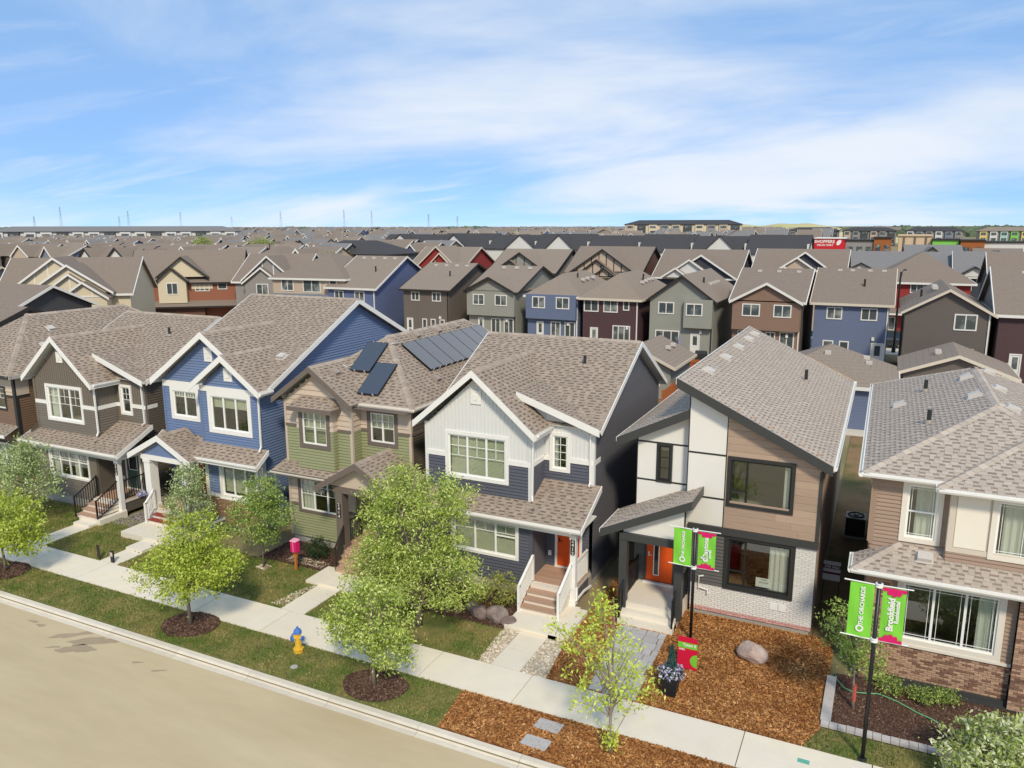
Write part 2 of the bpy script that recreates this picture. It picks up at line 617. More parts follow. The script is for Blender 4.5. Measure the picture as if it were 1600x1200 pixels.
def wall(T, name, a, b, poly, zones, holes=(), boards=True, parent=None):
    """Sheathing with real openings, clad course by course.
    zones: (z0, z1, type, material, size); type lap / batten / plank / brick / stone / panel."""
    F = Frame(a, b)
    mb = MB()
    us = sorted({min(p[0] for p in poly), max(p[0] for p in poly)} | {h[0] for h in holes} | {h[1] for h in holes})
    zs = sorted({min(p[1] for p in poly), max(p[1] for p in poly)} | {h[2] for h in holes} | {h[3] for h in holes} | {z for zn in zones for z in zn[:2]})
    for zn in zones:
        z0, z1, ty, m, e = zn
        back = m if ty in ('lap', 'batten', 'panel', 'plank') else {'brick_white': 'mortar_white', 'brick_pink': 'mortar_white'}.get(m, 'mortar_brown')
        for i in range(len(us) - 1):
            for j in range(len(zs) - 1):
                if zs[j] < z0 - 1e-6 or zs[j + 1] > z1 + 1e-6: continue
                uc, zc = (us[i] + us[i + 1]) / 2, (zs[j] + zs[j + 1]) / 2
                if any(h[0] < uc < h[1] and h[2] < zc < h[3] for h in holes): continue
                p = clip_rect(poly, us[i], us[i + 1], zs[j], zs[j + 1])
                if p: mb.poly([F.P(u, 0, z) for u, z in p], back)
    for h in holes:     # reveals
        for q in (((h[0], h[2]), (h[1], h[2])), ((h[1], h[2]), (h[1], h[3])), ((h[1], h[3]), (h[0], h[3])), ((h[0], h[3]), (h[0], h[2]))):
            mb.poly([F.P(q[0][0], 0, q[0][1]), F.P(q[1][0], 0, q[1][1]), F.P(q[1][0], -0.12, q[1][1]), F.P(q[0][0], -0.12, q[0][1])], 'white_frame')
    W = T.part(name, mb, parent)
    if not boards: return W
    for z0, z1, ty, m, e in zones:
        if ty == 'lap' or ty == 'plank':
            z = z0
            while z < z1 - 0.02:
                hh = min(e, z1 - z)
                iv = span_at(poly, z + hh * 0.55)
                if iv:
                    cuts = [(h[0], h[1]) for h in holes if h[2] < z + hh * 0.5 < h[3]]
                    for s0, s1 in subtract(iv, cuts):
                        if ty == 'plank':
                            # random butt joints
                            u = s0
                            while u < s1 - 0.02:
                                w = min(random.uniform(1.2, 2.6), s1 - u)
                                if s1 - (u + w) < 0.3: w = s1 - u
                                T.inst('cladding_plank', unit_box(m, 0.02, 0.04), F.P(u + 0.002, 0, z + 0.003), W, F.th, (w - 0.004, 1, hh - 0.006))
                                u += w
                        else:
                            T.inst('siding_board', unit_board(m, e), F.P(s0, 0, z), W, F.th, (s1 - s0, 1, hh / e))
                z += e
        elif ty == 'batten':
            u = e * 0.5
            while u < F.L:
                seg = clip_rect(poly, u - 0.001, u + 0.001, z0, z1)
                if seg:
                    za, zb = min(p[1] for p in seg), max(p[1] for p in seg)
                    cuts = [(h[2], h[3]) for h in holes if h[0] < u < h[1]]
                    for s0, s1 in subtract((za, zb), cuts):
                        T.inst('batten', unit_box(m, 0.018, 0.0), F.P(u - 0.018, 0, s0), W, F.th, (0.036, 1, s1 - s0))
                u += e
        elif ty in ('brick', 'stone'):
            rects = []
            z = z0; row = 0
            while z < z1 - 0.02:
                hh = e if ty == 'brick' else random.uniform(0.8, 1.35) * e
                hh = min(hh, z1 - z)
                iv = span_at(poly, z + hh * 0.5)
                if iv:
                    cuts = [(h[0], h[1]) for h in holes if h[2] < z + hh * 0.5 < h[3]]
                    for s0, s1 in subtract(iv, cuts):
                        u = s0 - (0.0 if ty == 'stone' else (row % 2) * e * 1.5)
                        while u < s1 - 0.02:
                            w = e * 3.0 if ty == 'brick' else random.uniform(0.16, 0.48)
                            c0, c1 = max(u, s0), min(u + w, s1)
                            if c1 - c0 > 0.03: rects.append((c0, c1, z, z + hh))
                            u += w
                z += hh; row += 1
            g = 0.009
            rects.sort(key=lambda r: (F.P((r[0] + r[1]) / 2, 0, (r[2] + r[3]) / 2) - CAMPOS).length)
            um = unit_box(m, 0.024 if ty == 'brick' else 0.05)
            um2 = unit_box('brick_dark', 0.024) if m == 'brick_brown' else um
            rest = MB()
            n_ind = getattr(T, 'brick_left', 300)
            for k, r in enumerate(rects):
                dd = random.uniform(0.8, 1.15)
                if k < n_ind:
                    T.inst('brick' if ty == 'brick' else 'stone', um2 if random.random() < 0.3 else um, F.P(r[0] + g / 2, 0, r[2] + g / 2), W, F.th, (r[1] - r[0] - g, dd, r[3] - r[2] - g))
                else:
                    F.box(rest, r[0] + g / 2, r[1] - g / 2, 0, 0.024 * dd, r[2] + g / 2, r[3] - g / 2, 'brick_dark' if (m == 'brick_brown' and random.random() < 0.3) else m)
            T.brick_left = max(0, n_ind - len(rects))
            if rest.f: T.part('brickwork', rest, W, kind='stuff')
    return W


# ------------------------------------------------------------------ windows and doors
def window(T, a, b, u0, u1, z0, z1, trim=0.1, tm='white_trim', fm='white_frame', cols=(1,), grid=None, blind=None, hung=False,
           proud=0.055, depth=0.05, name='window', parent=None, lower_grid=False, sill=False):
    """u0..z1: outer edge of the casing. cols: relative widths of the lights; grid: (columns, rows, height share) of muntins in each light."""
    F = Frame(a, b)
    mb = MB()
    if trim > 0.001:
        F.box(mb, u0, u1, -0.02, proud, z1 - trim, z1, tm)
        F.box(mb, u0, u1, -0.02, proud, z0, z0 + trim, tm)
        F.box(mb, u0, u0 + trim, -0.02, proud, z0 + trim, z1 - trim, tm)
        F.box(mb, u1 - trim, u1, -0.02, proud, z0 + trim, z1 - trim, tm)
    if sill:
        F.box(mb, u0 - 0.03, u1 + 0.03, -0.02, proud + 0.04, z0 - 0.05, z0, tm)
    f = 0.055
    a0, a1, b0, b1 = u0 + trim, u1 - trim, z0 + trim, z1 - trim
    n0, n1 = -depth, -depth + 0.06
    if not mb.f:
        F.box(mb, a0, a0 + 0.01, n0, n1, b0, b1, fm)
    W = T.part(name, mb, parent)
    fr = MB()
    F.box(fr, a0, a1, n0, n1, b1 - f, b1, fm); F.box(fr, a0, a1, n0, n1, b0, b0 + f, fm)
    F.box(fr, a0, a0 + f, n0, n1, b0 + f, b1 - f, fm); F.box(fr, a1 - f, a1, n0, n1, b0 + f, b1 - f, fm)
    tot = sum(cols); x = a0; edges = [a0]
    for c in cols:
        x += (a1 - a0) * c / tot; edges.append(x)
    for e in edges[1:-1]:
        F.box(fr, e - f * 0.6, e + f * 0.6, n0, n1, b0 + f, b1 - f, fm)
    T.part('window_frame', fr, W)
    mu = MB()
    for k in range(len(cols)):
        g0 = edges[k] + (f if k == 0 else f * 0.6); g1 = edges[k + 1] - (f if k == len(cols) - 1 else f * 0.6)
        gl = MB()
        F.box(gl, g0, g1, n0 + 0.022, n0 + 0.030, b0 + f, b1 - f, 'window_glass')
        T.part('glass_pane', gl, W)
        hz0 = b0 + f
        hg = hung[k] if isinstance(hung, (list, tuple)) else hung
        if hg:
            zm = b0 + (b1 - b0) * (hg if isinstance(hg, float) else 0.5)
            F.box(fr if False else mu, g0, g1, n0 + 0.01, n1 - 0.005, zm - 0.022, zm + 0.022, fm)
            hz0 = zm
        if grid:
            gc, gr, share = grid
            top = b1 - f
            bot = max(top - (b1 - b0 - 2 * f) * share, hz0 if hg else b0 + f)
            for i in range(1, gc):
                uu = g0 + (g1 - g0) * i / gc
                F.box(mu, uu - 0.010, uu + 0.010, n0 + 0.031, n0 + 0.042, bot, top, fm)
            for i in range(1, gr + 1):
                zz = top - (top - bot) * i / gr
                if zz > b0 + f + 0.02:
                    F.box(mu, g0, g1, n0 + 0.031, n0 + 0.042, zz - 0.010, zz + 0.010, fm)
    if mu.f: T.part('muntin', mu, W)
    if blind:
        kind, share, bm_ = blind
        bl = MB()
        if kind == 'blind':
            zb = b1 - (b1 - b0) * share
            z = zb
            while z < b1 - 0.02:
                bl.hexa([F.P(a0 + f, n0 - 0.05, z), F.P(a1 - f, n0 - 0.05, z), F.P(a1 - f, n0 - 0.052, z), F.P(a0 + f, n0 - 0.052, z)],
                        [F.P(a0 + f, n0 - 0.07, z + 0.052), F.P(a1 - f, n0 - 0.07, z + 0.052), F.P(a1 - f, n0 - 0.072, z + 0.052), F.P(a0 + f, n0 - 0.072, z + 0.052)], bm_)
                z += 0.05
            T.part('blind', bl, W)
        else:
            for s0, s1 in share:
                uu0, uu1 = a0 + (a1 - a0) * s0, a0 + (a1 - a0) * s1
                n = max(4, int((uu1 - uu0) / 0.05)); prev = None
                for i in range(n + 1):
                    u = uu0 + (uu1 - uu0) * i / n
                    nn = n0 - 0.10 + 0.025 * math.sin(i * 1.9)
                    if prev: bl.poly([F.P(prev[0], prev[1], b0 - 0.1), F.P(u, nn, b0 - 0.1), F.P(u, nn, b1), F.P(prev[0], prev[1], b1)], bm_)
                    prev = (u, nn)
            T.part('curtain', bl, W)
    return W


def hole(u0, u1, z0, z1, trim=0.1):
    return (u0 + trim * 0.7, u1 - trim * 0.7, z0 + trim * 0.7, z1 - trim * 0.7)


def door(T, a, b, u0, u1, z0, z1, leaf, tm='white_trim', lite=None, handle='black_metal', trim=0.09, parent=None, label=None, frost=False):
    F = Frame(a, b)
    mb = MB()
    F.box(mb, u0 - trim, u1 + trim, 0, 0.065, z1, z1 + trim, tm)
    F.box(mb, u0 - trim, u0, 0, 0.065, z0, z1, tm); F.box(mb, u1, u1 + trim, 0, 0.065, z0, z1, tm)
    F.box(mb, u0 - trim, u1 + trim, 0, 0.09, z0 - 0.06, z0, tm)
    D = T.part('door', mb, parent, label)
    lf = MB()
    F.box(lf, u0 + 0.003, u1 - 0.003, 0.0, 0.048, z0 + 0.005, z1 - 0.003, leaf)
    w = u1 - u0; h = z1 - z0
    if not lite:
        for i in range(2):
            for (q0, q1) in ((0.08, 0.42), (0.5, 0.92)):
                F.box(lf, u0 + w * (0.14 + 0.4 * i), u0 + w * (0.46 + 0.4 * i), 0.048, 0.056, z0 + h * q0, z0 + h * q1, leaf)
    T.part('door_leaf', lf, D)
    if lite:
        g = MB()
        l0, l1, q0, q1 = lite
        F.box(g, u0 + w * l0, u0 + w * l1, 0.048, 0.052, z0 + h * q0, z0 + h * q1, 'dark_pane')
        T.part('door_glass', g, D)
        g = MB(); t = 0.03
        for (c0, c1, d0, d1) in ((u0 + w * l0 - t, u0 + w * l1 + t, z0 + h * q1, z0 + h * q1 + t), (u0 + w * l0 - t, u0 + w * l1 + t, z0 + h * q0 - t, z0 + h * q0),
                                 (u0 + w * l0 - t, u0 + w * l0, z0 + h * q0, z0 + h * q1), (u0 + w * l1, u0 + w * l1 + t, z0 + h * q0, z0 + h * q1)):
            F.box(g, c0, c1, 0.048, 0.062, d0, d1, 'white_frame')
        T.part('glass_frame', g, D)
    g = MB()
    hu = u0 + 0.09
    F.box(g, hu - 0.02, hu + 0.02, 0.048, 0.076, z0 + 0.92, z0 + 1.08, handle)
    F.box(g, hu - 0.02, hu + 0.10, 0.076, 0.091, z0 + 0.95, z0 + 0.975, handle)
    T.part('door_handle', g, D)
    return D


mat('dark_pane', (46, 52, 54), 0.08, 0.05, spec=0.6)


# ------------------------------------------------------------------ roofs
def tab_mesh(m, band, e):
    key = ('tab', m, band, e)
    if key not in UNIT:
        b = MB()
        t0, t1 = 0.016, 0.005
        bb = [(0, 0, -0.01), (1, 0, -0.01), (1, e, -0.01), (0, e, -0.01)]
        tt = [(0, 0, t0), (1, 0, t0), (1, e, t1), (0, e, t1)]
        b.hexa(bb, tt, m)
        if band: b.poly([(0.02, e * 0.58, 0.0125), (0.98, e * 0.58, 0.0125), (0.98, e, 0.0075), (0.02, e, 0.0075)], band)
        UNIT[key] = b.mesh('shingle')
    return UNIT[key]


class Roof:
    """Roof of a thing: deck with fascia, shingles laid course by course, caps along ridges and hips."""

    def __init__(s, T, m='shingle_brown', band='shingle_band', cap='cap_brown', e=0.15, n_single=300, name='roof', singles=True):
        s.T, s.m, s.band, s.cap, s.e = T, m, band, cap, e
        s.deck, s.fas = MB(), MB()
        s.tabs = []
        s.n_single = n_single
        s.name = name
        s.caps = []

    def plane(s, pts, fascia=None, shingles=True, thick=0.05, fh=0.2, ft=0.03, soffit='white_trim', clip=None):
        """pts: convex planar polygon counter-clockwise seen from above, first edge = eave. fascia: list of (edge index, material)."""
        P = [Vector(p) for p in pts]
        u = (P[1] - P[0]).normalized()
        n = Vector((0, 0, 0))
        for k in range(1, len(P) - 1):
            n += (P[k] - P[0]).cross(P[k + 1] - P[0])
        n.normalize()
        if n.z < 0: n = -n
        w = n.cross(u)
        top = [p - n * 0.006 for p in P]
        bot = [p - n * thick for p in P]
        s.deck.poly(top, 'roof_deck')
        s.deck.poly(bot[::-1], soffit)
        for k in range(len(P)):
            j = (k + 1) % len(P)
            s.deck.poly([bot[k], bot[j], top[j], top[k]], soffit)
        for it in (fascia or []):
            k, fm = it[0], it[1]
            hh = it[2] if len(it) > 2 else fh
            j = (k + 1) % len(P)
            a, b = P[k], P[j]
            d = (b - a).normalized()
            out = d.cross(n).normalized(); out.z = 0
            if out.length < 1e-6: continue
            out.normalize()
            o = out * 0.004
            i0 = [a - Vector((0, 0, hh)) + o, b - Vector((0, 0, hh)) + o, b + Vector((0, 0, 0.012)) + o, a + Vector((0, 0, 0.012)) + o]
            s.fas.hexa(i0, [p + out * ft for p in i0], fm)
        if not shingles: return n, u, w
        uv = [((p - P[0]).dot(u), (p - P[0]).dot(w)) for p in P]
        umin, umax = min(q[0] for q in uv), max(q[0] for q in uv)
        vmax = max(q[1] for q in uv)
        v = 0.0; e = s.e
        rnd = random.random
        while v < vmax - 0.01:
            iv0, iv1 = span_at(uv, v + 1e-4), span_at(uv, min(v + e, vmax - 1e-4))
            los = [i[0] for i in (iv0, iv1) if i]; his = [i[1] for i in (iv0, iv1) if i]
            if los:
                x = min(los) - rnd() * 0.3; hi = max(his)
                lo_in = max(los); hi_in = min(his)
                raised = rnd() < 0.5
                while x < hi:
                    tw = random.uniform(0.11, 0.24)
                    x1 = x + tw
                    full = x >= lo_in and x1 <= hi_in and v + e <= vmax and x >= umin
                    s.tabs.append((P[0], u, w, n, x, x1, v, min(v + e, vmax), raised, full, uv))
                    x = x1; raised = not raised
            v += e
        return n, u, w

    def ridge(s, p, q, n1, n2, step=0.24, wdt=0.14, first=None):
        s.caps.append((Vector(p), Vector(q), Vector(n1), Vector(n2), step, wdt))

    def finish(s, parent=None):
        T = s.T
        R = T.part(s.name, s.deck, parent)
        if s.fas.f: T.part('fascia', s.fas, R if parent is None else parent)
        singles, rest = [], MB()
        cand = []
        for t in s.tabs:
            c = t[0] + t[1] * ((t[4] + t[5]) / 2) + t[2] * t[6]
            if t[9] and (CAMPOS - c).dot(t[3]) > 0:
                cand.append(((CAMPOS - c).length, id(t), t))
        cand.sort(key=lambda q: q[0])
        left = getattr(T, 'tab_left', s.n_single)
        chosen = {q[1] for q in cand[:left]}
        T.tab_left = max(0, left - len(chosen))
        um = tab_mesh(s.m, None, s.e)
        ub = tab_mesh(s.m, s.band, s.e)
        for t in s.tabs:
            P0, u, w, n, x0, x1, v0, v1, raised, full, uv = t
            if id(t) in chosen:
                o = P0 + u * x0 + w * v0 + n * (0.0 if raised else -0.006)
                g = 0.004
                mm = Matrix(((u.x * (x1 - x0 - g), w.x, n.x, o.x), (u.y * (x1 - x0 - g), w.y, n.y, o.y), (u.z * (x1 - x0 - g), w.z, n.z, o.z), (0, 0, 0, 1)))
                T.inst('shingle', um if raised else ub, None, R, matrix=mm)
                continue
            if raised:
                q = [(x0, v0, 0.016), (x1 - 0.004, v0, 0.016), (x1 - 0.004, v1, 0.006), (x0, v1, 0.006)]; mm = s.m
            else:
                q = [(x0, v0, 0.009), (x1 - 0.004, v0, 0.009), (x1 - 0.004, v1, 0.002), (x0, v1, 0.002)]
                mm = s.m
            if full:
                pts = q
            else:
                c = clip_rect(uv, x0, x1 - 0.004, v0, v1)
                if not c: continue
                h0, h1 = q[0][2], q[2][2]
                pts = [(a, b, h0 + (h1 - h0) * (b - v0) / max(v1 - v0, 1e-6)) for a, b in c]
            W3 = [P0 + u * a + w * b + n * h for a, b, h in pts]
            rest.poly(W3, mm)
            i = len(rest.v)
            if full:
                b0, b1 = P0 + u * x0 + w * v0 - n * 0.008, P0 + u * (x1 - 0.004) + w * v0 - n * 0.008
                k = i - 4
                rest.v.extend([tuple(b0), tuple(b1)])
                rest.f.append((i, i + 1, k + 1, k)); rest.m.append(mm)
                if not raised:
                    vm = v0 + (v1 - v0) * 0.58
                    rest.poly([P0 + u * a + w * b_ + n * h_ for a, b_, h_ in ((x0 + .004, vm, .0085), (x1 - .008, vm, .0085), (x1 - .008, v1, .0045), (x0 + .004, v1, .0045))], s.band)
        if rest.f: T.part('shingles', rest, R, kind='stuff')
        for p, q, n1, n2, step, wd in s.caps:
            d = (q - p); L = d.length; d.normalize()
            a1 = d.cross(n1).normalized(); a2 = d.cross(n2).normalized()
            # a1 lies in plane 1 pointing away from the ridge, a2 likewise
            if a1.z > 0: a1 = -a1
            if a2.z > 0: a2 = -a2
            up = (n1 + n2).normalized()
            b = MB()
            l = step * 1.15
            def ring(x, h):
                o = d * x
                return [o + a1 * wd + n1 * (h * 0.6), o + up * (h + 0.006), o + a2 * wd + n2 * (h * 0.6)]
            r0, r1 = ring(0, 0.034), ring(l, 0.020)
            for k in range(2):
                b.poly([r0[k], r1[k], r1[k + 1], r0[k + 1]], s.cap)
            lo = [v - up * 0.03 for v in r0]
            for k in range(2):
                b.poly([lo[k], r0[k], r0[k + 1], lo[k + 1]], s.cap)
            b.poly([r0[0], lo[0], r1[0] - up * 0.03, r1[0]], s.cap)
            b.poly([r0[2], r1[2], r1[2] - up * 0.03, lo[2]], s.cap)
            me = b.mesh('ridge_cap')
            k = 0
            while k * step < L - step * 0.5:
                T.inst('ridge_cap', me, p + d * (k * step), R)
                k += 1
        return R


def gable_planes(R, x0, x1, yf, yb, z0, zr, fas_e, fas_r, xm=None, fh=0.2, ridge=True):
    """gable roof with ridge along Y: eaves at x0 and x1 (height z0), ridge zr, from yf (front) to yb"""
    xm = (x0 + x1) / 2 if xm is None else xm
    nl, _, _ = R.plane([(x0, yb, z0), (x0, yf, z0), (xm, yf, zr), (xm, yb, zr)], [(0, fas_e, fh), (1, fas_r, fh)])
    nr, _, _ = R.plane([(x1, yf, z0), (x1, yb, z0), (xm, yb, zr), (xm, yf, zr)], [(0, fas_e, fh), (3, fas_r, fh)])
    if ridge: R.ridge((xm, yf, zr), (xm, yb, zr), nl, nr)
    return nl, nr


def main_gable_x(R, x0, x1, yf, yr, yb, z0, zr, fas_e, fas_r, fh=0.2, zb=None):
    """gable roof with ridge along X"""
    zb = z0 if zb is None else zb
    nf, _, _ = R.plane([(x0, yf, z0), (x1, yf, z0), (x1, yr, zr), (x0, yr, zr)], [(0, fas_e, fh), (1, fas_r, fh), (3, fas_r, fh)])
    nb, _, _ = R.plane([(x1, yb, zb), (x0, yb, zb), (x0, yr, zr), (x1, yr, zr)], [(0, fas_e, fh), (1, fas_r, fh), (3, fas_r, fh)])
    R.ridge((x0, yr, zr), (x1, yr, zr), nf, nb)


def roof_vent(T, R, p, n, u, m='roof_vent_light', w=0.34):
    """low box vent lying on the slope: flange and hood"""
    p, n, u = Vector(p), Vector(n).normalized(), Vector(u).normalized()
    s_ = n.cross(u)
    b = MB()
    def q(a, c, h): return p + u * a + s_ * c + n * h
    f = w * 0.62
    b.hexa([q(-f, -f, 0.0), q(f, -f, 0.0), q(f, f, 0.0), q(-f, f, 0.0)], [q(-f, -f, 0.022), q(f, -f, 0.022), q(f, f, 0.022), q(-f, f, 0.022)], m)
    f = w * 0.5
    b.hexa([q(-f, -f, 0.022), q(f, -f, 0.022), q(f, f, 0.022), q(-f, f, 0.022)], [q(-f, -f, 0.15), q(f, -f, 0.15), q(f * 0.9, f * 0.8, 0.13), q(-f * 0.9, f * 0.8, 0.13)], m)
    return T.part('roof_vent', b, R)


def vent_pipe(T, R, p, h=0.42, r=0.06):
    b = MB()
    b.tube([Vector(p) - Vector((0, 0, 0.05)), Vector(p) + Vector((0, 0, h))], r, 'black_trim', 10)
    b.lathe(p, [(r * 2.0, -0.02), (r * 1.5, 0.05), (r * 1.05, 0.09)], 'roof_vent_brown', 12)
    return T.part('vent_pipe', b, R)


def downspout(T, pts, m='gutter_white', w=0.07):
    b = MB()
    for k in range(len(pts) - 1):
        p, q = Vector(pts[k]), Vector(pts[k + 1])
        d = (q - p).normalized()
        b.bar(p - d * w * 0.3, q + d * w * 0.3, w, w * 0.8, m, up=(0, 1, 0) if abs(d.z) > 0.7 else (0, 0, 1))
    return T.part('downspout', b)


def gutter(T, p, q, out, m='gutter_white', s=0.11):
    """K-profile trough hung on the eave from p to q; out = outward horizontal direction"""
    p, q, o = Vector(p), Vector(q), Vector(out).normalized()
    z = Vector((0, 0, 1))
    prof = [(0.0, -s), (s * 0.7, -s), (s, -s * 0.45), (s, 0.0), (s * 0.9, 0.0), (s * 0.88, -s * 0.4), (s * 0.6, -s * 0.88), (0.02, -s * 0.88), (0.02, 0.0), (0.0, 0.0)]
    b = MB()
    for k in range(len(prof)):
        j = (k + 1) % len(prof)
        b.poly([p + o * prof[k][0] + z * prof[k][1], q + o * prof[k][0] + z * prof[k][1], q + o * prof[j][0] + z * prof[j][1], p + o * prof[j][0] + z * prof[j][1]], m)
    for e in (p, q):
        b.poly([e + o * a + z * c for a, c in prof[:4]] + [e], m)
    return T.part('gutter', b)


def interior(T, x0, x1, y0, y1, z1=6.0):
    b = MB()
    b.box(x0 + 0.15, x1 - 0.15, y0 + 0.15, y1 - 0.2, 0.55, 0.62, 'interior_floor')
    b.box(x0 + 0.15, x1 - 0.15, y0 + 0.15, y1 - 0.2, 3.42, 3.62, 'interior_wall')
    b.box(x0 + 0.15, x1 - 0.15, y0 + 3.6, y0 + 3.7, 0.62, 3.42, 'interior_wall')
    b.box(x0 + 0.15, x1 - 0.15, y0 + 3.6, y0 + 3.7, 3.62, z1, 'interior_wall')
    b.box(x0 + 0.15, x1 - 0.15, y0 + 0.15, y1 - 0.2, z1, z1 + 0.1, 'interior_wall')
    return T.part('interior', b)
# ------------------------------------------------------------------ setting: ground, road, kerb, pavement, yards
mat('road_surface', (196, 179, 145), 0.9, 0.05, 1.4, 0.2, 150, rgb2=(186, 168, 133), mix_scale=0.25, mix_lo=0.35, mix_hi=0.7, stretch=(0.5, 2.2, 1))
mat('road_stain', (164, 146, 120), 0.75, 0.08, 2.0)
mat('bare_ground', (150, 132, 104), 0.95, 0.14, 0.25, 0.4, 12, rgb2=(120, 116, 78), mix_scale=0.08)
mat('yard_dirt', (134, 108, 76), 0.95, 0.16, 1.6, 0.6, 20, rgb2=(104, 98, 54), mix_scale=0.5, mix_lo=0.5, mix_hi=0.62)
mat('lawn_soil', (132, 120, 76), 0.95, 0.16, 3.0, 0.5, 40, rgb2=(94, 106, 52), mix_scale=0.9, mix_lo=0.40, mix_hi=0.60)
mat('mulch_soil', (152, 106, 62), 0.95, 0.2, 9, 0.6, 40, rgb2=(112, 62, 26), mix_scale=6)
mat('bed_soil', (84, 62, 50), 0.95, 0.25, 6, 0.7, 30)
mat('lane_concrete', (206, 196, 178), 0.9, 0.06, 0.5)

b = MB(); b.poly([(-5000, 15.45, -0.05), (5000, 15.45, -0.05), (5000, 9000, -0.05), (-5000, 9000, -0.05)], 'bare_ground')
structure('ground', b)
b = MB(); b.poly([(-400, -60, -0.13), (300, -60, -0.13), (300, 15.46, -0.13), (-400, 15.46, -0.13)], 'road_surface')
b.poly([(-5000, -3000, -0.14), (5000, -3000, -0.14), (5000, 15.44, -0.14), (-5000, 15.44, -0.14)], 'bare_ground')
structure('road', b)


def blob(cx, cy, rx, ry, z, m, n=28, jag=0.25, rot=0.0, rnd=None):
    rnd = rnd or random
    pts = []
    ph = [rnd.uniform(0, 6.28) for _ in range(4)]
    for k in range(n):
        a = 2 * math.pi * k / n
        r = 1 + jag * (0.5 * math.sin(2 * a + ph[0]) + 0.35 * math.sin(3 * a + ph[1]) + 0.25 * math.sin(5 * a + ph[2]) + 0.2 * math.sin(9 * a + ph[3]))
        x, y = rx * r * math.cos(a), ry * r * math.sin(a)
        pts.append((cx + x * math.cos(rot) - y * math.sin(rot), cy + x * math.sin(rot) + y * math.cos(rot), z))
    return pts


def px_ground(px, py, z=0.0):       # where a sight line of the survey photo meets level z (used for measured spots)
    x, y = (px - 800.0) / 1217.2, (600.0 - py) / 1217.2
    d = _r2 * x + _u2 * y + _f
    t = (z - CAMPOS.z) / d.z
    return CAMPOS + d * t


b = MB()
for poly in ([(95, 1007), (130, 982), (128, 1000), (107, 1008), (97, 1020), (150, 998), (174, 993), (165, 1003), (140, 1015), (118, 1023), (100, 1019)],):
    pass
for cx, cy, rx, ry, ro in ((113, 992, 0.62, 0.16, 0.72), (148, 1002, 0.85, 0.22, 0.62), (120, 1014, 0.55, 0.24, 0.3), (53, 971, 0.2, 0.07, 0.2), (64, 977, 0.2, 0.07, 0.3), (214, 1035, 0.17, 0.05, 0.3), (247, 1048, 0.2, 0.05, 0.5), (84, 1011, 0.2, 0.06, 0.5)):
    p = px_ground(cx, cy, -0.13)
    b.poly(blob(p.x, p.y, rx, ry, -0.126, 'road_stain', jag=0.45, rot=ro), 'road_stain')
tag(link('road_stain', b.mesh('road_stain')), kind='structure')

# kerb: gutter pan + raised kerb cast in segments
kerb = tag(bpy.data.objects.new('kerb', None), kind='structure'); COL.objects.link(kerb)
kb = MB()
prof = [(15.28, -0.127), (15.28, -0.118), (15.44, -0.112), (15.52, -0.02), (15.56, -0.002), (15.72, 0.0), (15.75, -0.02), (15.75, -0.127)]
x0, L_ = 0.0, 2.96
n = len(prof)
kb.hexa([(x0, y, z) for y, z in prof][::-1], [(x0 + L_ - 0.012, y, z) for y, z in prof][::-1], 'kerb_concrete')
kme = kb.mesh('kerb_segment')
for k in range(-40, 16):
    o = link('kerb_segment', kme, (-13.15 + k * L_, 0, 0), kerb)

walk = tag(bpy.data.objects.new('pavement', None), kind='structure'); COL.objects.link(walk)
sb = MB(); W_ = 1.52
sb.hexa([(0.0, 17.52, -0.09), (W_ * 2 - 0.015, 17.52, -0.09), (W_ * 2 - 0.015, 19.03, -0.09), (0, 19.03, -0.09)],
        [(0.006, 17.527, 0.012), (W_ * 2 - 0.021, 17.527, 0.012), (W_ * 2 - 0.021, 19.023, 0.012), (0.006, 19.023, 0.012)], 'concrete')
sme = sb.mesh('pavement_slab')
for k in range(-22, 12):
    link('pavement_slab', sme, (-17.55 + k * W_ * 2, 0, 0), walk)


def slab_path(name, quads, m='concrete', z0=-0.06, z1=0.016):
    root = tag(bpy.data.objects.new(name, None), kind='structure'); COL.objects.link(root)
    for q in quads:
        z = q[4] if len(q) > 4 else z1
        b = MB()
        b.hexa([(p[0], p[1], z0) for p in q[:4]], [(p[0], p[1], z) for p in q[:4]], m)
        link('path_slab', b.mesh('path_slab'), parent=root)
    return root


def rect(x0, x1, y0, y1):
    return [(x0, y0), (x1, y0), (x1, y1), (x0, y1)]


# paths from the pavement to the houses (slabs; landings with a step)
slab_path('front_path', [rect(-9.83, -8.87, 19.04, 20.08), rect(-9.83, -8.87, 20.09, 21.12), [(-10.40, 21.13), (-8.95, 21.13), (-8.82, 21.35), (-8.45, 21.35), (-8.45, 22.2), (-10.40, 22.2), 0.14][:0] or rect(-10.42, -8.55, 21.14, 23.3) + [0.14]])
b = MB(); b.hexa([(-8.86, 21.14, -0.05), (-8.55, 21.14, -0.05), (-8.25, 21.5, -0.05), (-8.25, 23.2, -0.05), (-8.549, 23.2, -0.05)], [(-8.86, 21.14, 0.136), (-8.55, 21.14, 0.136), (-8.25, 21.5, 0.136), (-8.25, 23.2, 0.136), (-8.549, 23.2, 0.136)], 'concrete')
structure('path_landing', b)
slab_path('front_path', [rect(-18.0, -17.0, 19.04, 20.0), rect(-18.0, -17.0, 20.01, 20.97), rect(-18.55, -16.4, 20.98, 22.3) + [0.12]])
slab_path('front_path', [rect(-27.25, -26.3, 19.04, 20.2), rect(-27.25, -26.3, 20.21, 21.05) + [0.12], rect(-28.6, -25.4, 21.06, 22.75) + [0.26]])
slab_path('front_path', [rect(-31.7, -30.75, 19.04, 20.1), rect(-31.7, -30.75, 20.11, 21.1), rect(-31.75, -30.7, 21.11, 21.5) + [0.12], rect(-31.9, -30.5, 21.51, 22.9) + [0.26]])


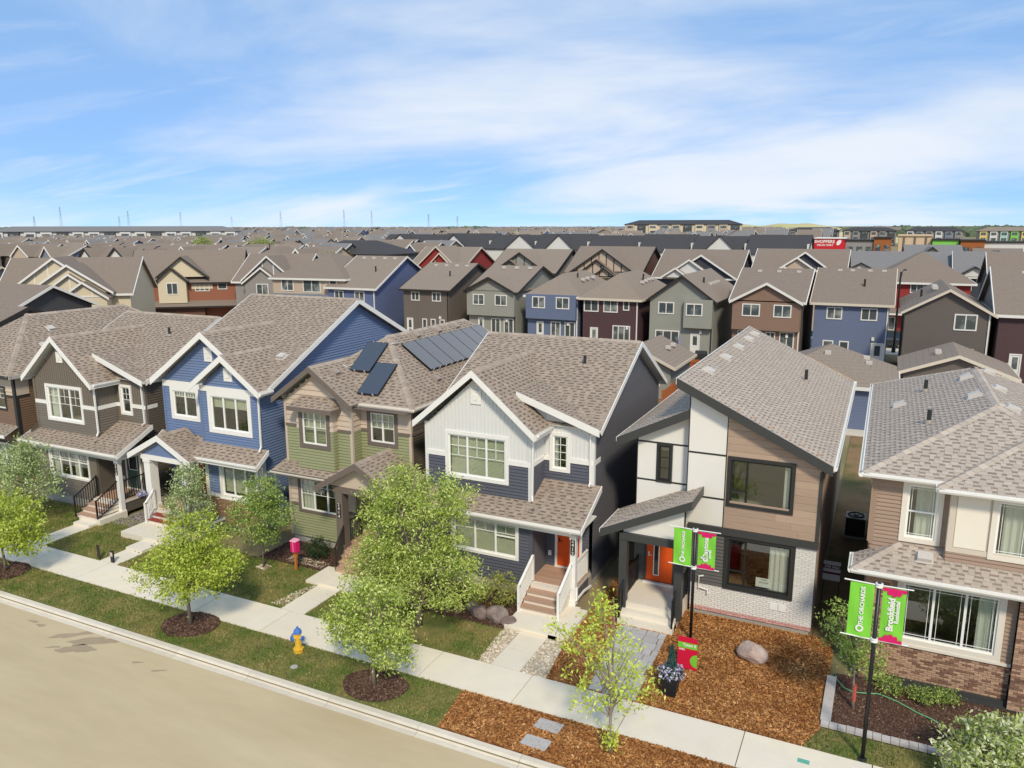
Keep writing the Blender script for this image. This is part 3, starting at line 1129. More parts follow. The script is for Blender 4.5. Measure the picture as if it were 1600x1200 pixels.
def patch(name, pts, m, z=0.0):
    b = MB()
    b.hexa([(p[0], p[1], -0.052) for p in pts], [(p[0], p[1], z) for p in pts], m)
    return structure(name, b)


LAWNS = [
    ('verge', [(-60, 15.76), (-9.75, 15.76), (-9.95, 17.5), (-60, 17.5)]),
    ('lawn', [(-16.98, 19.05), (-10.3, 19.05), (-10.1, 21.05), (-16.98, 21.05)]),
    ('lawn', [(-26.28, 19.05), (-18.02, 19.05), (-18.02, 22.0), (-26.28, 22.0)]),
    ('lawn', [(-30.73, 19.05), (-27.27, 19.05), (-27.27, 22.6), (-30.73, 22.6)]),
    ('lawn', [(-60, 19.05), (-31.72, 19.05), (-31.72, 22.7), (-60, 22.7)]),
    ('lawn', [(-0.95, 19.05), (12, 19.05), (12, 20.05), (-0.55, 20.05)]),
    ('verge', [(-1.9, 15.76), (20, 15.76), (20, 17.5), (-1.9, 17.5)]),
]
for nm, pts in LAWNS:
    patch(nm, pts, 'lawn_soil', 0.0)
patch('mulch_verge', [(-9.75, 15.77), (-1.91, 15.77), (-1.91, 17.5), (-9.95, 17.5)], 'mulch_soil', 0.004)
patch('mulch_bed', [(-8.02, 19.05), (-0.96, 19.05), (-0.56, 20.1), (-0.56, 24.9), (-8.23, 24.9), (-8.23, 21.0)], 'mulch_soil', 0.0)
patch('planting_bed', [(-0.40, 20.36), (9, 20.36), (9, 22.95), (-0.40, 22.95)], 'bed_soil', 0.02)
patch('planting_bed', [(-16.4, 21.06), (-10.43, 21.06), (-10.43, 23.5), (-16.4, 23.5)], 'bed_soil', 0.004)
patch('planting_bed', [(-21.8, 22.01), (-18.6, 22.01), (-18.6, 23.95), (-21.8, 23.95)], 'bed_soil', 0.004)
patch('side_yard', [(-8.24, 24.92), (-7.3, 24.92), (-7.3, 45), (-8.24, 45)], 'mulch_soil', -0.006)
patch('side_yard', [(-1.2, 24.92), (0.15, 24.92), (0.15, 52), (-1.2, 52)], 'yard_dirt', -0.006)
patch('back_yards', [(-80, 34.9), (-8.3, 34.9), (-8.3, 70), (-80, 70)], 'yard_dirt', -0.03)
patch('back_lane', [(-8, 52.2), (40, 52.2), (40, 60), (-8, 60)], 'lane_concrete', -0.006)
mat('pebble_base', (196, 180, 150), 0.9, 0.2, 20)
patch('pebble_strip', [(-10.28, 19.05), (-9.85, 19.05), (-9.85, 21.12), (-10.08, 21.3), (-10.42, 21.05)][:4], 'pebble_base', 0.0)
patch('pebble_strip', [(-8.85, 19.05), (-8.04, 19.05), (-8.25, 21.0), (-8.58, 21.12), (-8.85, 21.12)], 'pebble_base', 0.0)
# ------------------------------------------------------------------ near houses
def corner(T, pts, w=0.09, m='white_trim', name='corner_trim', parent=None):
    """vertical corner posts: (x, y, z0, z1, sx, sy) with sx, sy the outward signs"""
    for x, y, z0, z1, sx, sy in pts:
        t = 0.044
        p = [(x - sx * w, y), (x - sx * w, y + sy * t), (x + sx * t, y + sy * t), (x + sx * t, y - sy * w), (x, y - sy * w), (x, y)]
        if sx * sy > 0: p = p[::-1]
        b = MB(); b.hexa([(a, c, z0) for a, c in p], [(a, c, z1) for a, c in p], m)
        T.part(name, b, parent)


def band(T, a, b, u0, u1, z0, z1, m, t=0.05, name='trim_band', cuts=()):
    F = Frame(a, b)
    for s0, s1 in subtract((u0, u1), list(cuts)):
        q = MB(); F.box(q, s0, s1, 0, t, z0, z1, m); T.part(name, q)


def gable_vent(T, a, b, uc, zc, w=0.42, h=0.5, m='white_trim'):
    F = Frame(a, b); q = MB()
    F.box(q, uc - w / 2, uc + w / 2, 0, 0.055, zc - h / 2, zc + h / 2, m)
    o = T.part('gable_vent', q)
    s = MB()
    k = -h * 0.22
    while k < h * 0.2:
        s.hexa([F.P(uc - w * 0.24, 0.08, zc + k), F.P(uc + w * 0.24, 0.08, zc + k), F.P(uc + w * 0.24, 0.056, zc + k), F.P(uc - w * 0.24, 0.056, zc + k)],
               [F.P(uc - w * 0.24, 0.065, zc + k + 0.03), F.P(uc + w * 0.24, 0.065, zc + k + 0.03), F.P(uc + w * 0.24, 0.056, zc + k + 0.03), F.P(uc - w * 0.24, 0.056, zc + k + 0.03)], m)
        k += 0.045
    T.part('louvre', s, o)
    return o


def railing(T, p, q, h=0.95, post=0.05, bal=0.10, m='black_metal', r=0.012, end_posts=(True, True), top=0.05, name='railing'):
    """posts, top and bottom rail, balusters; p, q at floor level"""
    p, q = Vector(p), Vector(q)
    z = Vector((0, 0, 1))
    b = MB()
    for e, f in zip((p, q), end_posts):
        if f: b.box(e.x - post / 2, e.x + post / 2, e.y - post / 2, e.y + post / 2, e.z, e.z + h + 0.05, m)
    b.bar(p + z * h, q + z * h, top * 0.8, top, m)
    b.bar(p + z * 0.1, q + z * 0.1, 0.035, 0.035, m)
    R = T.part(name, b)
    n = max(2, int((q - p).length / bal))
    for k in range(1, n):
        c = p.lerp(q, k / n)
        bb = MB()
        bb.box(c.x - r, c.x + r, c.y - r, c.y + r, c.z + 0.1, c.z + h, m)
        T.part('baluster', bb, R)
    return R


def steps(T, x0, x1, y0, y1, z0, z1, n, tread='deck_wood', riser='step_white', side=None):
    """n risers climbing from z0 at y0 to z1 at y1"""
    R = MB()
    rise = (z1 - z0) / n; run = (y1 - y0) / n
    for k in range(n):
        R.box(x0, x1, y0 + k * run + 0.02, y1 - 0.005, z0 + k * rise, z0 + (k + 1) * rise - 0.035, riser)
    S = T.part('stairs', R)
    for k in range(n - 1):
        t = MB()
        t.box(x0 - 0.02, x1 + 0.02, y0 + k * run - 0.02, y0 + (k + 1) * run + 0.02, z0 + (k + 1) * rise - 0.035, z0 + (k + 1) * rise, tread)
        T.part('tread', t, S)
    return S


def deck_floor(T, x0, x1, y0, y1, z, m='deck_wood', along='x'):
    b = MB(); b.box(x0, x1, y0, y1, z - 0.16, z - 0.03, 'step_white')
    D = T.part('porch_floor', b)
    w = 0.14
    k = y0
    while k < y1 - 0.02:
        q = MB(); q.box(x0, x1, k + 0.003, min(k + w, y1) - 0.003, z - 0.03, z, m)
        T.part('deck_board', q, D); k += w
    return D


def text_mesh(body, size, m, extrude=0.004, font_off=0.0, bold=0.0, align='CENTER'):
    cu = bpy.data.curves.new('lettering', 'FONT')
    cu.body = body; cu.size = size; cu.extrude = extrude; cu.align_x = align; cu.align_y = 'CENTER'
    cu.offset = bold; cu.resolution_u = 2
    ob = bpy.data.objects.new('lettering_tmp', cu); COL.objects.link(ob)
    bpy.context.view_layer.update()
    dg = bpy.context.evaluated_depsgraph_get()
    me = bpy.data.meshes.new_from_object(ob.evaluated_get(dg))
    bpy.data.objects.remove(ob)
    me.materials.clear(); me.materials.append(MATS[m])
    return me


def lettering(T, body, size, m, origin, right, up, parent=None, name='lettering', bold=0.0, align='CENTER'):
    me = text_mesh(body, size, m, bold=bold, align=align)
    r, u = Vector(right).normalized(), Vector(up).normalized()
    n = r.cross(u)
    o = Vector(origin)
    mm = Matrix(((r.x, u.x, n.x, o.x), (r.y, u.y, n.y, o.y), (r.z, u.z, n.z, o.z), (0, 0, 0, 1)))
    return T.inst(name, me, None, parent, matrix=mm)


def number_plate(T, x, y, z, digits, h=0.62, w=0.16):
    """black house-number plaque with rounded ends on a porch post, digits one above the other"""
    b = MB()
    pts = []
    for k in range(12):
        a = math.pi * k / 11
        pts.append((x + w / 2 * math.cos(a), y, z + h / 2 - w / 2 + w / 2 * math.sin(a)))
    for k in range(12):
        a = math.pi + math.pi * k / 11
        pts.append((x + w / 2 * math.cos(a), y, z - h / 2 + w / 2 + w / 2 * math.sin(a)))
    b.prism(pts, (0, -0.02, 0), 'black_trim')
    P = T.part('number_plate', b)
    n = len(digits)
    for k, d in enumerate(digits):
        lettering(T, d, 0.17, 'white_paint', (x, y - 0.024, z + h / 2 - h * (k + 0.5) / n), (1, 0, 0), (0, 0, 1), P, 'digit')


def model_a(name, label, dx, dy, c):
    """two-storey house with a steep front gable, lower shed gable and a full-width porch roof"""
    X = lambda v: v + dx
    Y = lambda v: v + dy
    T = Thing(name, label, 'house', (X(-11.9), Y(28.0), 0), 'houses along the street')
    lo, up, side, tr = c['lo'], c['up'], c['side'], 'white_trim'
    L, Rr = X(-15.02), X(-8.82)
    # foundation
    b = MB()
    b.box(L + 0.02, X(-10.5), Y(23.58), Y(24.8), -0.05, 0.5, 'foundation')
    b.box(L + 0.02, Rr - 0.02, Y(24.8), Y(34.4), -0.05, 0.5, 'foundation')
    T.part('foundation', b)
    interior(T, L, X(-10.74), Y(24.05), Y(33.5), 5.5)
    # ground floor front wall
    w1 = (1.28, 4.02, 1.28, 2.92)
    if c.get('low_win'): w1 = c['low_win']
    a, bb = (L, Y(23.55)), (X(-10.5), Y(23.55))
    wall(T, 'front_wall', a, bb, [(0, 0.42), (4.52, 0.42), (4.52, 3.08), (0, 3.08)], [(0.42, 3.08, 'lap', lo, 0.12)], [hole(*w1)])
    window(T, a, bb, *w1, cols=c['low_cols'], grid=(2, 2, 0.42), hung=c['low_hung'], blind=c['low_blind'], sill=False)
    # porch recess
    a2, b2 = (X(-10.5), Y(23.55)), (X(-10.5), Y(24.8))
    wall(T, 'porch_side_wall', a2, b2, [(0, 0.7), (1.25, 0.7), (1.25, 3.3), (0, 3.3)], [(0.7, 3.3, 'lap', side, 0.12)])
    a3, b3 = (X(-10.5), Y(24.8)), (Rr, Y(24.8))
    wall(T, 'porch_back_wall', a3, b3, [(0, 0.42), (1.68, 0.42), (1.68, 3.4), (0, 3.4)], [(0.42, 3.4, 'lap', lo, 0.12)])
    door(T, a3, b3, 0.48, 1.34, 0.82, 2.88, c['door'], lite=c.get('lite'))
    q = MB(); Frame(a3, b3).box(q, 0.12, 0.24, 0, 0.05, 1.15, 1.33, 'white_paint'); T.part('outlet_cover', q)
    # upper gable wall
    g0, g1 = (L, Y(24.0)), (X(-10.74), Y(24.0))
    gw = (0.82, 3.42, 3.88, 5.66)
    zb = 4.74
    wall(T, 'gable_wall', g0, g1, [(0, 3.2), (4.28, 3.2), (4.28, 5.8), (2.13, 7.72), (0, 5.8)],
         [(3.2, zb - 0.08, 'lap', lo, 0.12), (zb - 0.08, 7.8, 'batten', up, 0.15)], [hole(*gw)])
    window(T, g0, g1, *gw, cols=(1, 1, 1), grid=(2, 2, 0.52), blind=c['up_blind'], trim=0.13)
    band(T, g0, g1, 0, 4.28, zb - 0.09, zb + 0.09, tr, cuts=[(gw[0], gw[1])])
    gable_vent(T, g0, g1, 2.13, 7.0)
    s0, s1 = (X(-10.74), Y(24.0)), (X(-10.74), Y(25.15))
    wall(T, 'gable_side_wall', s0, s1, [(0, 3.2), (1.15, 3.2), (1.15, 6.1), (0, 6.1)], [(3.2, zb - 0.08, 'lap', lo, 0.12), (zb - 0.08, 6.1, 'batten', up, 0.15)])
    band(T, s0, s1, 0.04, 1.15, zb - 0.09, zb + 0.09, tr)
    r0, r1 = (X(-10.74), Y(25.15)), (Rr, Y(25.15))
    rw = (0.24, 1.04, 4.26, 5.72)
    wall(T, 'recess_wall', r0, r1, [(0, 3.3), (1.92, 3.3), (1.92, 6.0), (0, 6.66)], [(3.3, zb - 0.08, 'lap', lo, 0.12), (zb - 0.08, 6.7, 'batten', up, 0.15)], [hole(*rw)])
    window(T, r0, r1, *rw, cols=(1,), grid=(2, 4 if c['door'] == 'orange_door' else 2, 1.0 if c['door'] == 'orange_door' else 0.5), blind=c.get('rec_blind'), trim=0.12)
    wall(T, 'recess_gable', (X(-11.95), Y(25.15)), (X(-10.74), Y(25.15)), [(0.0, 6.95), (1.21, 5.9), (1.21, 6.66), (0.0, 7.06)], [(5.0, 7.2, 'panel', up, 0.15)])
    band(T, r0, r1, 0, 1.92, zb - 0.09, zb + 0.09, tr, cuts=[(rw[0], rw[1])])
    # sides and back
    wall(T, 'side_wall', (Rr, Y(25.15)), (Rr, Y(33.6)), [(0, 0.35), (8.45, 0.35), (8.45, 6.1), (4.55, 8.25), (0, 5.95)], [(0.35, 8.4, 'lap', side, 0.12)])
    wall(T, 'side_wall', (L, Y(33.6)), (L, Y(23.55)), [(0, 0.35), (10.05, 0.35), (10.05, 3.2), (9.6, 3.2), (9.6, 5.8), (8.4, 6.0), (3.9, 8.25), (0, 6.1)][:0] or [(0, 0.35), (10.05, 0.35), (10.05, 3.4), (3.9, 8.25), (0, 6.1)], [(0.35, 8.3, 'lap', side, 0.12)], boards=False)
    wall(T, 'back_wall', (Rr, Y(33.6)), (L, Y(33.6)), [(0, 0.35), (6.2, 0.35), (6.2, 6.1), (0, 6.1)], [(0.35, 6.1, 'lap', side, 0.12)], boards=False)
    corner(T, [(L, Y(23.55), 0.42, 3.1, -1, -1), (X(-10.5), Y(23.55), 0.7, 3.1, 1, -1)], m=c.get('corner_lo', lo))
    corner(T, [(L, Y(24.0), 3.3, 5.9, -1, -1), (X(-10.74), Y(24.0), 3.3, 5.75, 1, -1), (Rr, Y(25.15), 3.7, 5.95, 1, -1)], m=c.get('corner_up', lo))
    band(T, (Rr, Y(25.15)), (Rr, Y(33.6)), 0.03, 0.6, zb - 0.09, zb + 0.09, tr)
    # roofs
    R = Roof(T, n_single=260)
    z0, yr, zr = 6.03, 29.75, 8.5
    xe0, xe1 = X(-15.32), X(-8.52)
    nf, uf, wf = R.plane([(xe0, Y(25.0), z0), (xe1, Y(25.0), z0), (xe1, Y(yr), zr), (xe0, Y(yr), zr)], [(1, tr), (3, tr)])
    nb, ub, wb = R.plane([(xe1, Y(33.9), 6.2), (xe0, Y(33.9), 6.2), (xe0, Y(yr), zr), (xe1, Y(yr), zr)], [(0, tr), (1, tr), (3, tr)])
    R.ridge((xe0, Y(yr), zr), (xe1, Y(yr), zr), nf, nb)
    # steep front gable
    gx, gz = X(-12.88), 8.02
    nl, _, _ = R.plane([(X(-15.36), Y(29.6), 5.96), (X(-15.36), Y(23.62), 5.96), (gx, Y(23.62), gz), (gx, Y(29.6), gz)], [(0, tr, 0.2), (1, tr, 0.24)])
    nr, _, _ = R.plane([(X(-10.44), Y(23.62), 5.94), (X(-10.44), Y(26.5), 5.94), (gx, Y(29.6), gz), (gx, Y(23.62), gz)], [(0, tr, 0.2), (3, tr, 0.24)])
    R.ridge((gx, Y(23.62), gz), (gx, Y(29.0), gz), nl, nr)
    # low gable over the recess
    R.plane([(xe1 + 0.004, Y(24.82), 6.05), (xe1 + 0.004, Y(25.06), 6.05), (X(-11.7), Y(27.25), 7.14), (X(-11.7), Y(24.82), 7.14)], [(3, tr, 0.24)])
    # porch roof
    pz, py, sl = 3.0, 23.12, 0.46
    R.plane([(X(-15.3), Y(py), pz), (X(-10.74), Y(py), pz), (X(-10.74), Y(24.0), pz + sl * 0.88), (X(-15.3), Y(24.0), pz + sl * 0.88)], [(3, tr)])
    R.plane([(X(-10.74), Y(py), pz), (X(-8.52), Y(py), pz), (X(-8.52), Y(25.15), pz + sl * 2.03), (X(-10.74), Y(25.15), pz + sl * 2.03)], [(1, tr)])
    RO = R.finish()
    gutter(T, (X(-15.32), Y(py), pz + 0.0), (X(-8.5), Y(py), pz + 0.0), (0, -1, 0), s=0.13)
    gutter(T, (X(-10.44), Y(23.75), 5.95), (X(-10.44), Y(25.1), 5.95), (1, 0, 0))
    gutter(T, (X(-8.95), Y(24.95), 6.03), (xe1 + 0.03, Y(24.95), 6.03), (0, -1, 0))
    soff = MB(); soff.box(X(-15.3), X(-8.55), Y(py + 0.05), Y(24.8), pz - 0.1, pz - 0.06, tr); T.part('porch_ceiling', soff)
    q = MB(); q.box(X(-15.0), X(-8.75), Y(23.3), Y(23.5), pz - 0.36, pz - 0.1, tr); T.part('porch_beam', q)
    q = MB(); q.box(X(-8.95), X(-8.75), Y(23.5), Y(24.8), pz - 0.36, pz - 0.1, tr); T.part('porch_beam', q)
    downspout(T, [(X(-10.4), Y(23.86), 5.84), (X(-10.62), Y(23.9), 5.66), (X(-10.66), Y(23.93), 3.62), (X(-10.6), Y(23.8), 3.5)])
    downspout(T, [(X(-8.68), Y(24.9), 5.92), (X(-8.92), Y(25.06), 5.74), (X(-8.92), Y(25.08), 4.0), (X(-8.9), Y(24.92), 3.95)])
    vent_pipe(T, RO, (X(-10.3), Y(28.1), z0 + 3.1 * 0.525))
    # porch: floor, post, stairs, rails
    deck_floor(T, X(-10.48), X(-8.80), Y(23.35), Y(24.78), 0.76)
    q = MB()
    for zz, ww in ((0.76, 0.13), (0.95, 0.105)):
        pass
    q.box(X(-8.97), X(-8.77), Y(23.32), Y(23.52), 0.14, pz - 0.36, tr)
    q.box(X(-8.99), X(-8.75), Y(23.30), Y(23.54), pz - 0.46, pz - 0.36, tr)
    q.box(X(-8.99), X(-8.75), Y(23.30), Y(23.54), 0.14, 0.30, tr)
    T.part('porch_post', q)
    number_plate(T, X(-8.87), Y(23.318), 2.28, c['number'])
    sk = MB(); sk.box(X(-8.86), X(-8.83), Y(23.53), Y(24.8), 0.14, 0.60, side); T.part('skirting', sk)
    sk = MB(); sk.box(X(-8.88), X(-8.81), Y(23.53), Y(24.8), 0.60, 0.68, tr); T.part('skirting_trim', sk)
    n_r = 4
    steps(T, X(-10.35), X(-8.98), Y(22.22), Y(23.36), 0.14, 0.76, n_r)
    return T, RO


T4, R4 = model_a('navy_house', 'white and navy gabled house with an orange door under its porch roof', 0, 0,
    dict(lo='siding_navy', up='siding_white', side='siding_navy_lifted', door='orange_door', number='2412', low_cols=(1.05, 1, 1), low_hung=(0, 0, 0.5),
         low_blind=('blind', 0.98, 'blind'), up_blind=('blind', 0.98, 'blind'), corner_up='siding_white', rec_blind=('curtain', [(0.0, 0.3)], 'curtain_white')))
X, Y = (lambda v: v), (lambda v: v)
for (p, q) in (((-10.38, 22.2, 0.14), (-10.38, 23.36, 0.76)), ((-8.93, 22.2, 0.14), (-8.93, 23.30, 0.74))):
    railing(T4, p, q, h=0.88, post=0.09, bal=0.11, m='white_trim', r=0.018, top=0.09)
railing(T4, (-8.86, 23.56, 0.70), (-8.86, 24.72, 0.70), h=0.9, post=0.07, bal=0.11, m='white_trim', r=0.018, top=0.08)
downspout(T4, [(-8.86, 23.05, 2.9), (-8.8, 23.28, 2.7)])
downspout(T4, [(-8.74, 23.42, 0.75), (-8.74, 23.42, 0.32), (-8.72, 24.1, 0.36), (-8.66, 24.6, 0.34)])
# ---- olive twin of the same design at the left
mat('porch_planks', (176, 138, 108), 0.75, 0.1, 5, objrand=0.10)
T1, R1 = model_a('olive_house', 'olive grey gabled house with white trim and black stair rails', -21.8, -0.62,
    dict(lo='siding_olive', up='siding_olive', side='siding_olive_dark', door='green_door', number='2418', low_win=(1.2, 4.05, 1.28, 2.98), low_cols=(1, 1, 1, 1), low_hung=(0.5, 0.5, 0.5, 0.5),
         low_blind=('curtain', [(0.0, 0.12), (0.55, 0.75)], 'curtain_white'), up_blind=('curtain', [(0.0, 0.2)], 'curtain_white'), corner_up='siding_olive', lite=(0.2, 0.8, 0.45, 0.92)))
ox, oy = -21.8, -0.62
for x in (-10.38, -8.93):
    railing(T1, (x + ox, 22.2 + oy, 0.14), (x + ox, 23.36 + oy, 0.76), h=0.95, post=0.06, bal=0.12)
railing(T1, (-8.86 + ox, 23.6 + oy, 0.70), (-8.86 + ox, 24.72 + oy, 0.70), h=0.95, post=0.06, bal=0.12)
for p in ((-13.9, 27.4), (-14.6, 25.6)):
    pass

# ---- green and beige house with solar panels
T3 = Thing('green_house', 'green and beige house with black solar panels on its roof', 'house', (-18.9, 29.0, 0), 'houses along the street')
TT = 'taupe_trim'
b = MB(); b.box(-21.7, -18.42, 24.05, 25, -0.05, 0.42, 'foundation'); b.box(-21.7, -16.15, 25, 36.4, -0.05, 0.42, 'foundation'); T3.part('foundation', b)
interior(T3, -21.75, -16.1, 24.9, 36.3, 5.6)
a, bb = (-21.75, 24.0), (-18.42, 24.0)
lw = (0.45, 2.75, 1.36, 3.0)
wall(T3, 'front_wall', a, bb, [(0, 0.3), (3.33, 0.3), (3.33, 3.35), (0, 3.35)], [(0.3, 1.66, 'lap', 'siding_green', 0.12), (1.66, 3.35, 'lap', 'siding_beige', 0.22)], [hole(*lw, 0.12)])
window(T3, a, bb, *lw, trim=0.12, tm=TT, cols=(1, 1, 1), grid=(2, 2, 0.5), blind=('curtain', [(0.0, 0.25)], 'curtain_white'))
band(T3, a, bb, 0, 3.33, 1.62, 1.74, TT, cuts=[(lw[0], lw[1])])
# upper front: gable wall with a boxed bay
gw = [(0, 3.3), (3.3, 3.3), (3.3, 6.1), (1.62, 7.3), (0, 6.1)]
a, bb = (-21.75, 24.0), (-18.45, 24.0)
wall(T3, 'gable_wall', a, bb, gw, [(3.3, 5.05, 'lap', 'siding_green', 0.12), (5.05, 7.4, 'lap', 'siding_beige', 0.22)])
band(T3, a, bb, 0, 3.3, 5.0, 5.12, TT)
a, bb = (-20.95, 23.72), (-19.15, 23.72)
w1 = (0.14, 1.66, 4.28, 6.0)
wall(T3, 'bay_front', a, bb, [(0, 3.42), (1.8, 3.42), (1.8, 6.1), (0, 6.1)], [(3.42, 5.05, 'lap', 'siding_green', 0.12), (5.05, 6.1, 'lap', 'siding_beige', 0.22)], [hole(*w1, 0.16)])
window(T3, a, bb, *w1, trim=0.16, tm=TT, cols=(1, 1), grid=(2, 2, 0.5), blind=('blind', 0.6, 'blind'))
wall(T3, 'bay_side', (-19.15, 23.72), (-19.15, 24.0), [(0, 3.42), (0.28, 3.42), (0.28, 6.1), (0, 6.1)], [(3.42, 5.05, 'lap', 'siding_green', 0.12), (5.05, 6.1, 'lap', 'siding_beige', 0.22)])
wall(T3, 'bay_side', (-20.95, 24.0), (-20.95, 23.72), [(0, 3.42), (0.28, 3.42), (0.28, 6.1), (0, 6.1)], [(3.42, 6.1, 'lap', 'siding_green', 0.12)], boards=False)
wall(T3, 'gable_side_wall', (-18.45, 24.0), (-18.45, 24.6), [(0, 3.3), (0.6, 3.3), (0.6, 6.15), (0, 6.15)], [(3.3, 5.05, 'lap', 'siding_green', 0.12), (5.05, 6.15, 'lap', 'siding_beige', 0.22)])
a, bb = (-18.45, 24.6), (-16.1, 24.6)
w2 = (0.33, 1.76, 4.46, 5.95)
wall(T3, 'upper_wall', a, bb, [(0, 3.3), (2.35, 3.3), (2.35, 6.15), (0, 6.15)], [(3.3, 5.05, 'lap', 'siding_green', 0.12), (5.05, 6.15, 'lap', 'siding_beige', 0.22)], [hole(*w2, 0.14)])
window(T3, a, bb, *w2, trim=0.15, tm=TT, cols=(1, 1), grid=(2, 2, 0.5), blind=('blind', 0.55, 'blind'))
band(T3, a, bb, 0, 2.35, 5.0, 5.12, TT, cuts=[(w2[0], w2[1])])
band(T3, (-16.1, 24.6), (-16.1, 36.3), 0, 0.8, 5.0, 5.12, TT)
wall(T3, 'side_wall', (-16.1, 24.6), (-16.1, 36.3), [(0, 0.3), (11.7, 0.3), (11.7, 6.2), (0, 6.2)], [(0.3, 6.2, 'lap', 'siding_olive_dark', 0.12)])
wall(T3, 'side_wall', (-21.75, 36.3), (-21.75, 24.0), [(0, 0.3), (12.3, 0.3), (12.3, 6.2), (0, 6.2)], [(0.3, 6.2, 'lap', 'siding_green', 0.12)], boards=False)
wall(T3, 'back_wall', (-16.1, 36.3), (-21.75, 36.3), [(0, 0.3), (5.65, 0.3), (5.65, 6.2), (0, 6.2)], [(0.3, 6.2, 'lap', 'siding_green', 0.12)], boards=False)
corner(T3, [(-21.75, 24.0, 0.3, 3.3, -1, -1), (-21.75, 24.0, 3.35, 6.1, -1, -1), (-18.45, 24.0, 3.5, 6.1, 1, -1), (-16.1, 24.6, 3.6, 6.1, 1, -1)], w=0.07, m='siding_beige')
# porch recess
wall(T3, 'porch_side_wall', (-18.42, 24.0), (-18.42, 24.95), [(0, 0.7), (0.95, 0.7), (0.95, 3.4), (0, 3.4)], [(0.7, 1.66, 'lap', 'siding_green', 0.12), (1.66, 3.4, 'lap', 'siding_beige', 0.22)])
a, bb = (-18.42, 24.95), (-16.1, 24.95)
wall(T3, 'porch_back_wall', a, bb, [(0, 0.4), (2.32, 0.4), (2.32, 3.4), (0, 3.4)], [(0.4, 3.4, 'lap', 'siding_green', 0.12)])
door(T3, a, bb, 0.75, 1.65, 0.86, 2.9, 'green_door', tm=TT, lite=(0.25, 0.75, 0.5, 0.9))
deck_floor(T3, -18.36, -16.15, 22.72, 24.93, 0.82)
for x in (-18.30, -16.42):
    q = MB(); q.box(x, x + 0.32, 22.6, 22.98, 0.30, 3.1, TT)
    q.box(x - 0.03, x + 0.35, 22.57, 23.01, 0.30, 0.98, TT)
    T3.part('porch_post', q)
q = MB(); q.box(-18.42, -16.0, 22.62, 22.92, 3.05, 3.3, TT); q.box(-18.30, -18.02, 22.9, 24.0, 3.05, 3.3, TT); T3.part('porch_beam', q)
number_plate(T3, -18.14, 22.6, 2.35, '2414')
steps(T3, -17.95, -16.5, 22.02, 22.72, 0.12, 0.82, 4, riser='deck_wood')
railing(T3, (-18.0, 22.05, 0.14), (-18.0, 22.62, 0.82), h=0.9, post=0.05, bal=0.10, m='dark_bronze')
railing(T3, (-18.2, 23.0, 0.82), (-18.2, 23.98, 0.82), h=0.9, post=0.05, bal=0.10, m='dark_bronze')
Fp = MB(); Fp.poly([(-18.62, 22.66, 3.3), (-15.6, 22.66, 3.3), (-17.11, 22.66, 4.2)], 'siding_beige'); T3.part('porch_pediment', Fp)
R = Roof(T3, n_single=300)
z0, sl = 6.2, 0.70
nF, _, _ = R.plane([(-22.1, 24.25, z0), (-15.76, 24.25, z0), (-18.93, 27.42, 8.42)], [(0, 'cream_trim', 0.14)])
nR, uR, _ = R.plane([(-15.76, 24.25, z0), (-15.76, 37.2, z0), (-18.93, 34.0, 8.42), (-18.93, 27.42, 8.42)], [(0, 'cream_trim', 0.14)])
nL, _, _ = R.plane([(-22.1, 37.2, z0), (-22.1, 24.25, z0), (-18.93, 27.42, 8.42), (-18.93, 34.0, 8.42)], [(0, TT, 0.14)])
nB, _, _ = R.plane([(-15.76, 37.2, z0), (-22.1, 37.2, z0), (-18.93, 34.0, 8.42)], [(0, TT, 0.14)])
R.ridge((-18.93, 34.0, 8.42), (-18.93, 27.42, 8.42), nL, nR)
R.ridge((-15.76, 24.25, z0), (-18.93, 27.42, 8.42), nF, nR)
R.ridge((-18.93, 34.0, 8.42), (-15.76, 37.2, z0), nB, nR)
R.ridge((-22.1, 24.25, z0), (-18.93, 27.42, 8.42), nF, nL)
g1, _, _ = R.plane([(-22.12, 26.5, 6.2), (-22.12, 23.62, 6.2), (-20.13, 23.62, 7.6), (-20.13, 26.5, 7.6)], [(0, TT), (1, TT, 0.22)])
g2, _, _ = R.plane([(-18.2, 23.62, 6.22), (-18.2, 24.4, 6.22), (-20.13, 26.5, 7.6), (-20.13, 23.62, 7.6)], [(3, TT, 0.22)])
R.ridge((-20.13, 23.62, 7.6), (-20.13, 26.2, 7.6), g1, g2, step=0.2)
# bay roof
R.plane([(-21.15, 23.4, 5.98), (-18.95, 23.4, 5.98), (-19.2, 24.0, 6.34), (-20.9, 24.0, 6.34)], [(0, TT, 0.16)])
R.plane([(-18.95, 23.4, 5.98), (-18.95, 23.98, 5.98), (-19.2, 24.0, 6.34)], [(0, TT, 0.16)])
# skirt roof and porch gable
R.plane([(-22.15, 23.38, 3.2), (-17.2, 23.38, 3.2), (-17.2, 24.6, 3.86), (-21.7, 24.6, 3.86)], [(0, TT, 0.16)])
p1, _, _ = R.plane([(-19.02, 24.6, 3.3), (-19.02, 22.3, 3.3), (-17.11, 22.3, 4.42), (-17.11, 24.6, 4.42)], [(0, TT), (1, TT, 0.24)])
p2, _, _ = R.plane([(-15.2, 22.3, 3.3), (-15.2, 24.6, 3.3), (-17.11, 24.6, 4.42), (-17.11, 22.3, 4.42)], [(0, TT), (3, TT, 0.24)])
R.ridge((-17.11, 22.3, 4.42), (-17.11, 24.6, 4.42), p1, p2)
RO = R.finish()
gutter(T3, (-18.2, 24.24, 6.2), (-15.72, 24.24, 6.2), (0, -1, 0), 'cream_trim', 0.10)
gutter(T3, (-15.76, 24.2, 6.2), (-15.76, 30, 6.2), (1, 0, 0), 'cream_trim', 0.10)
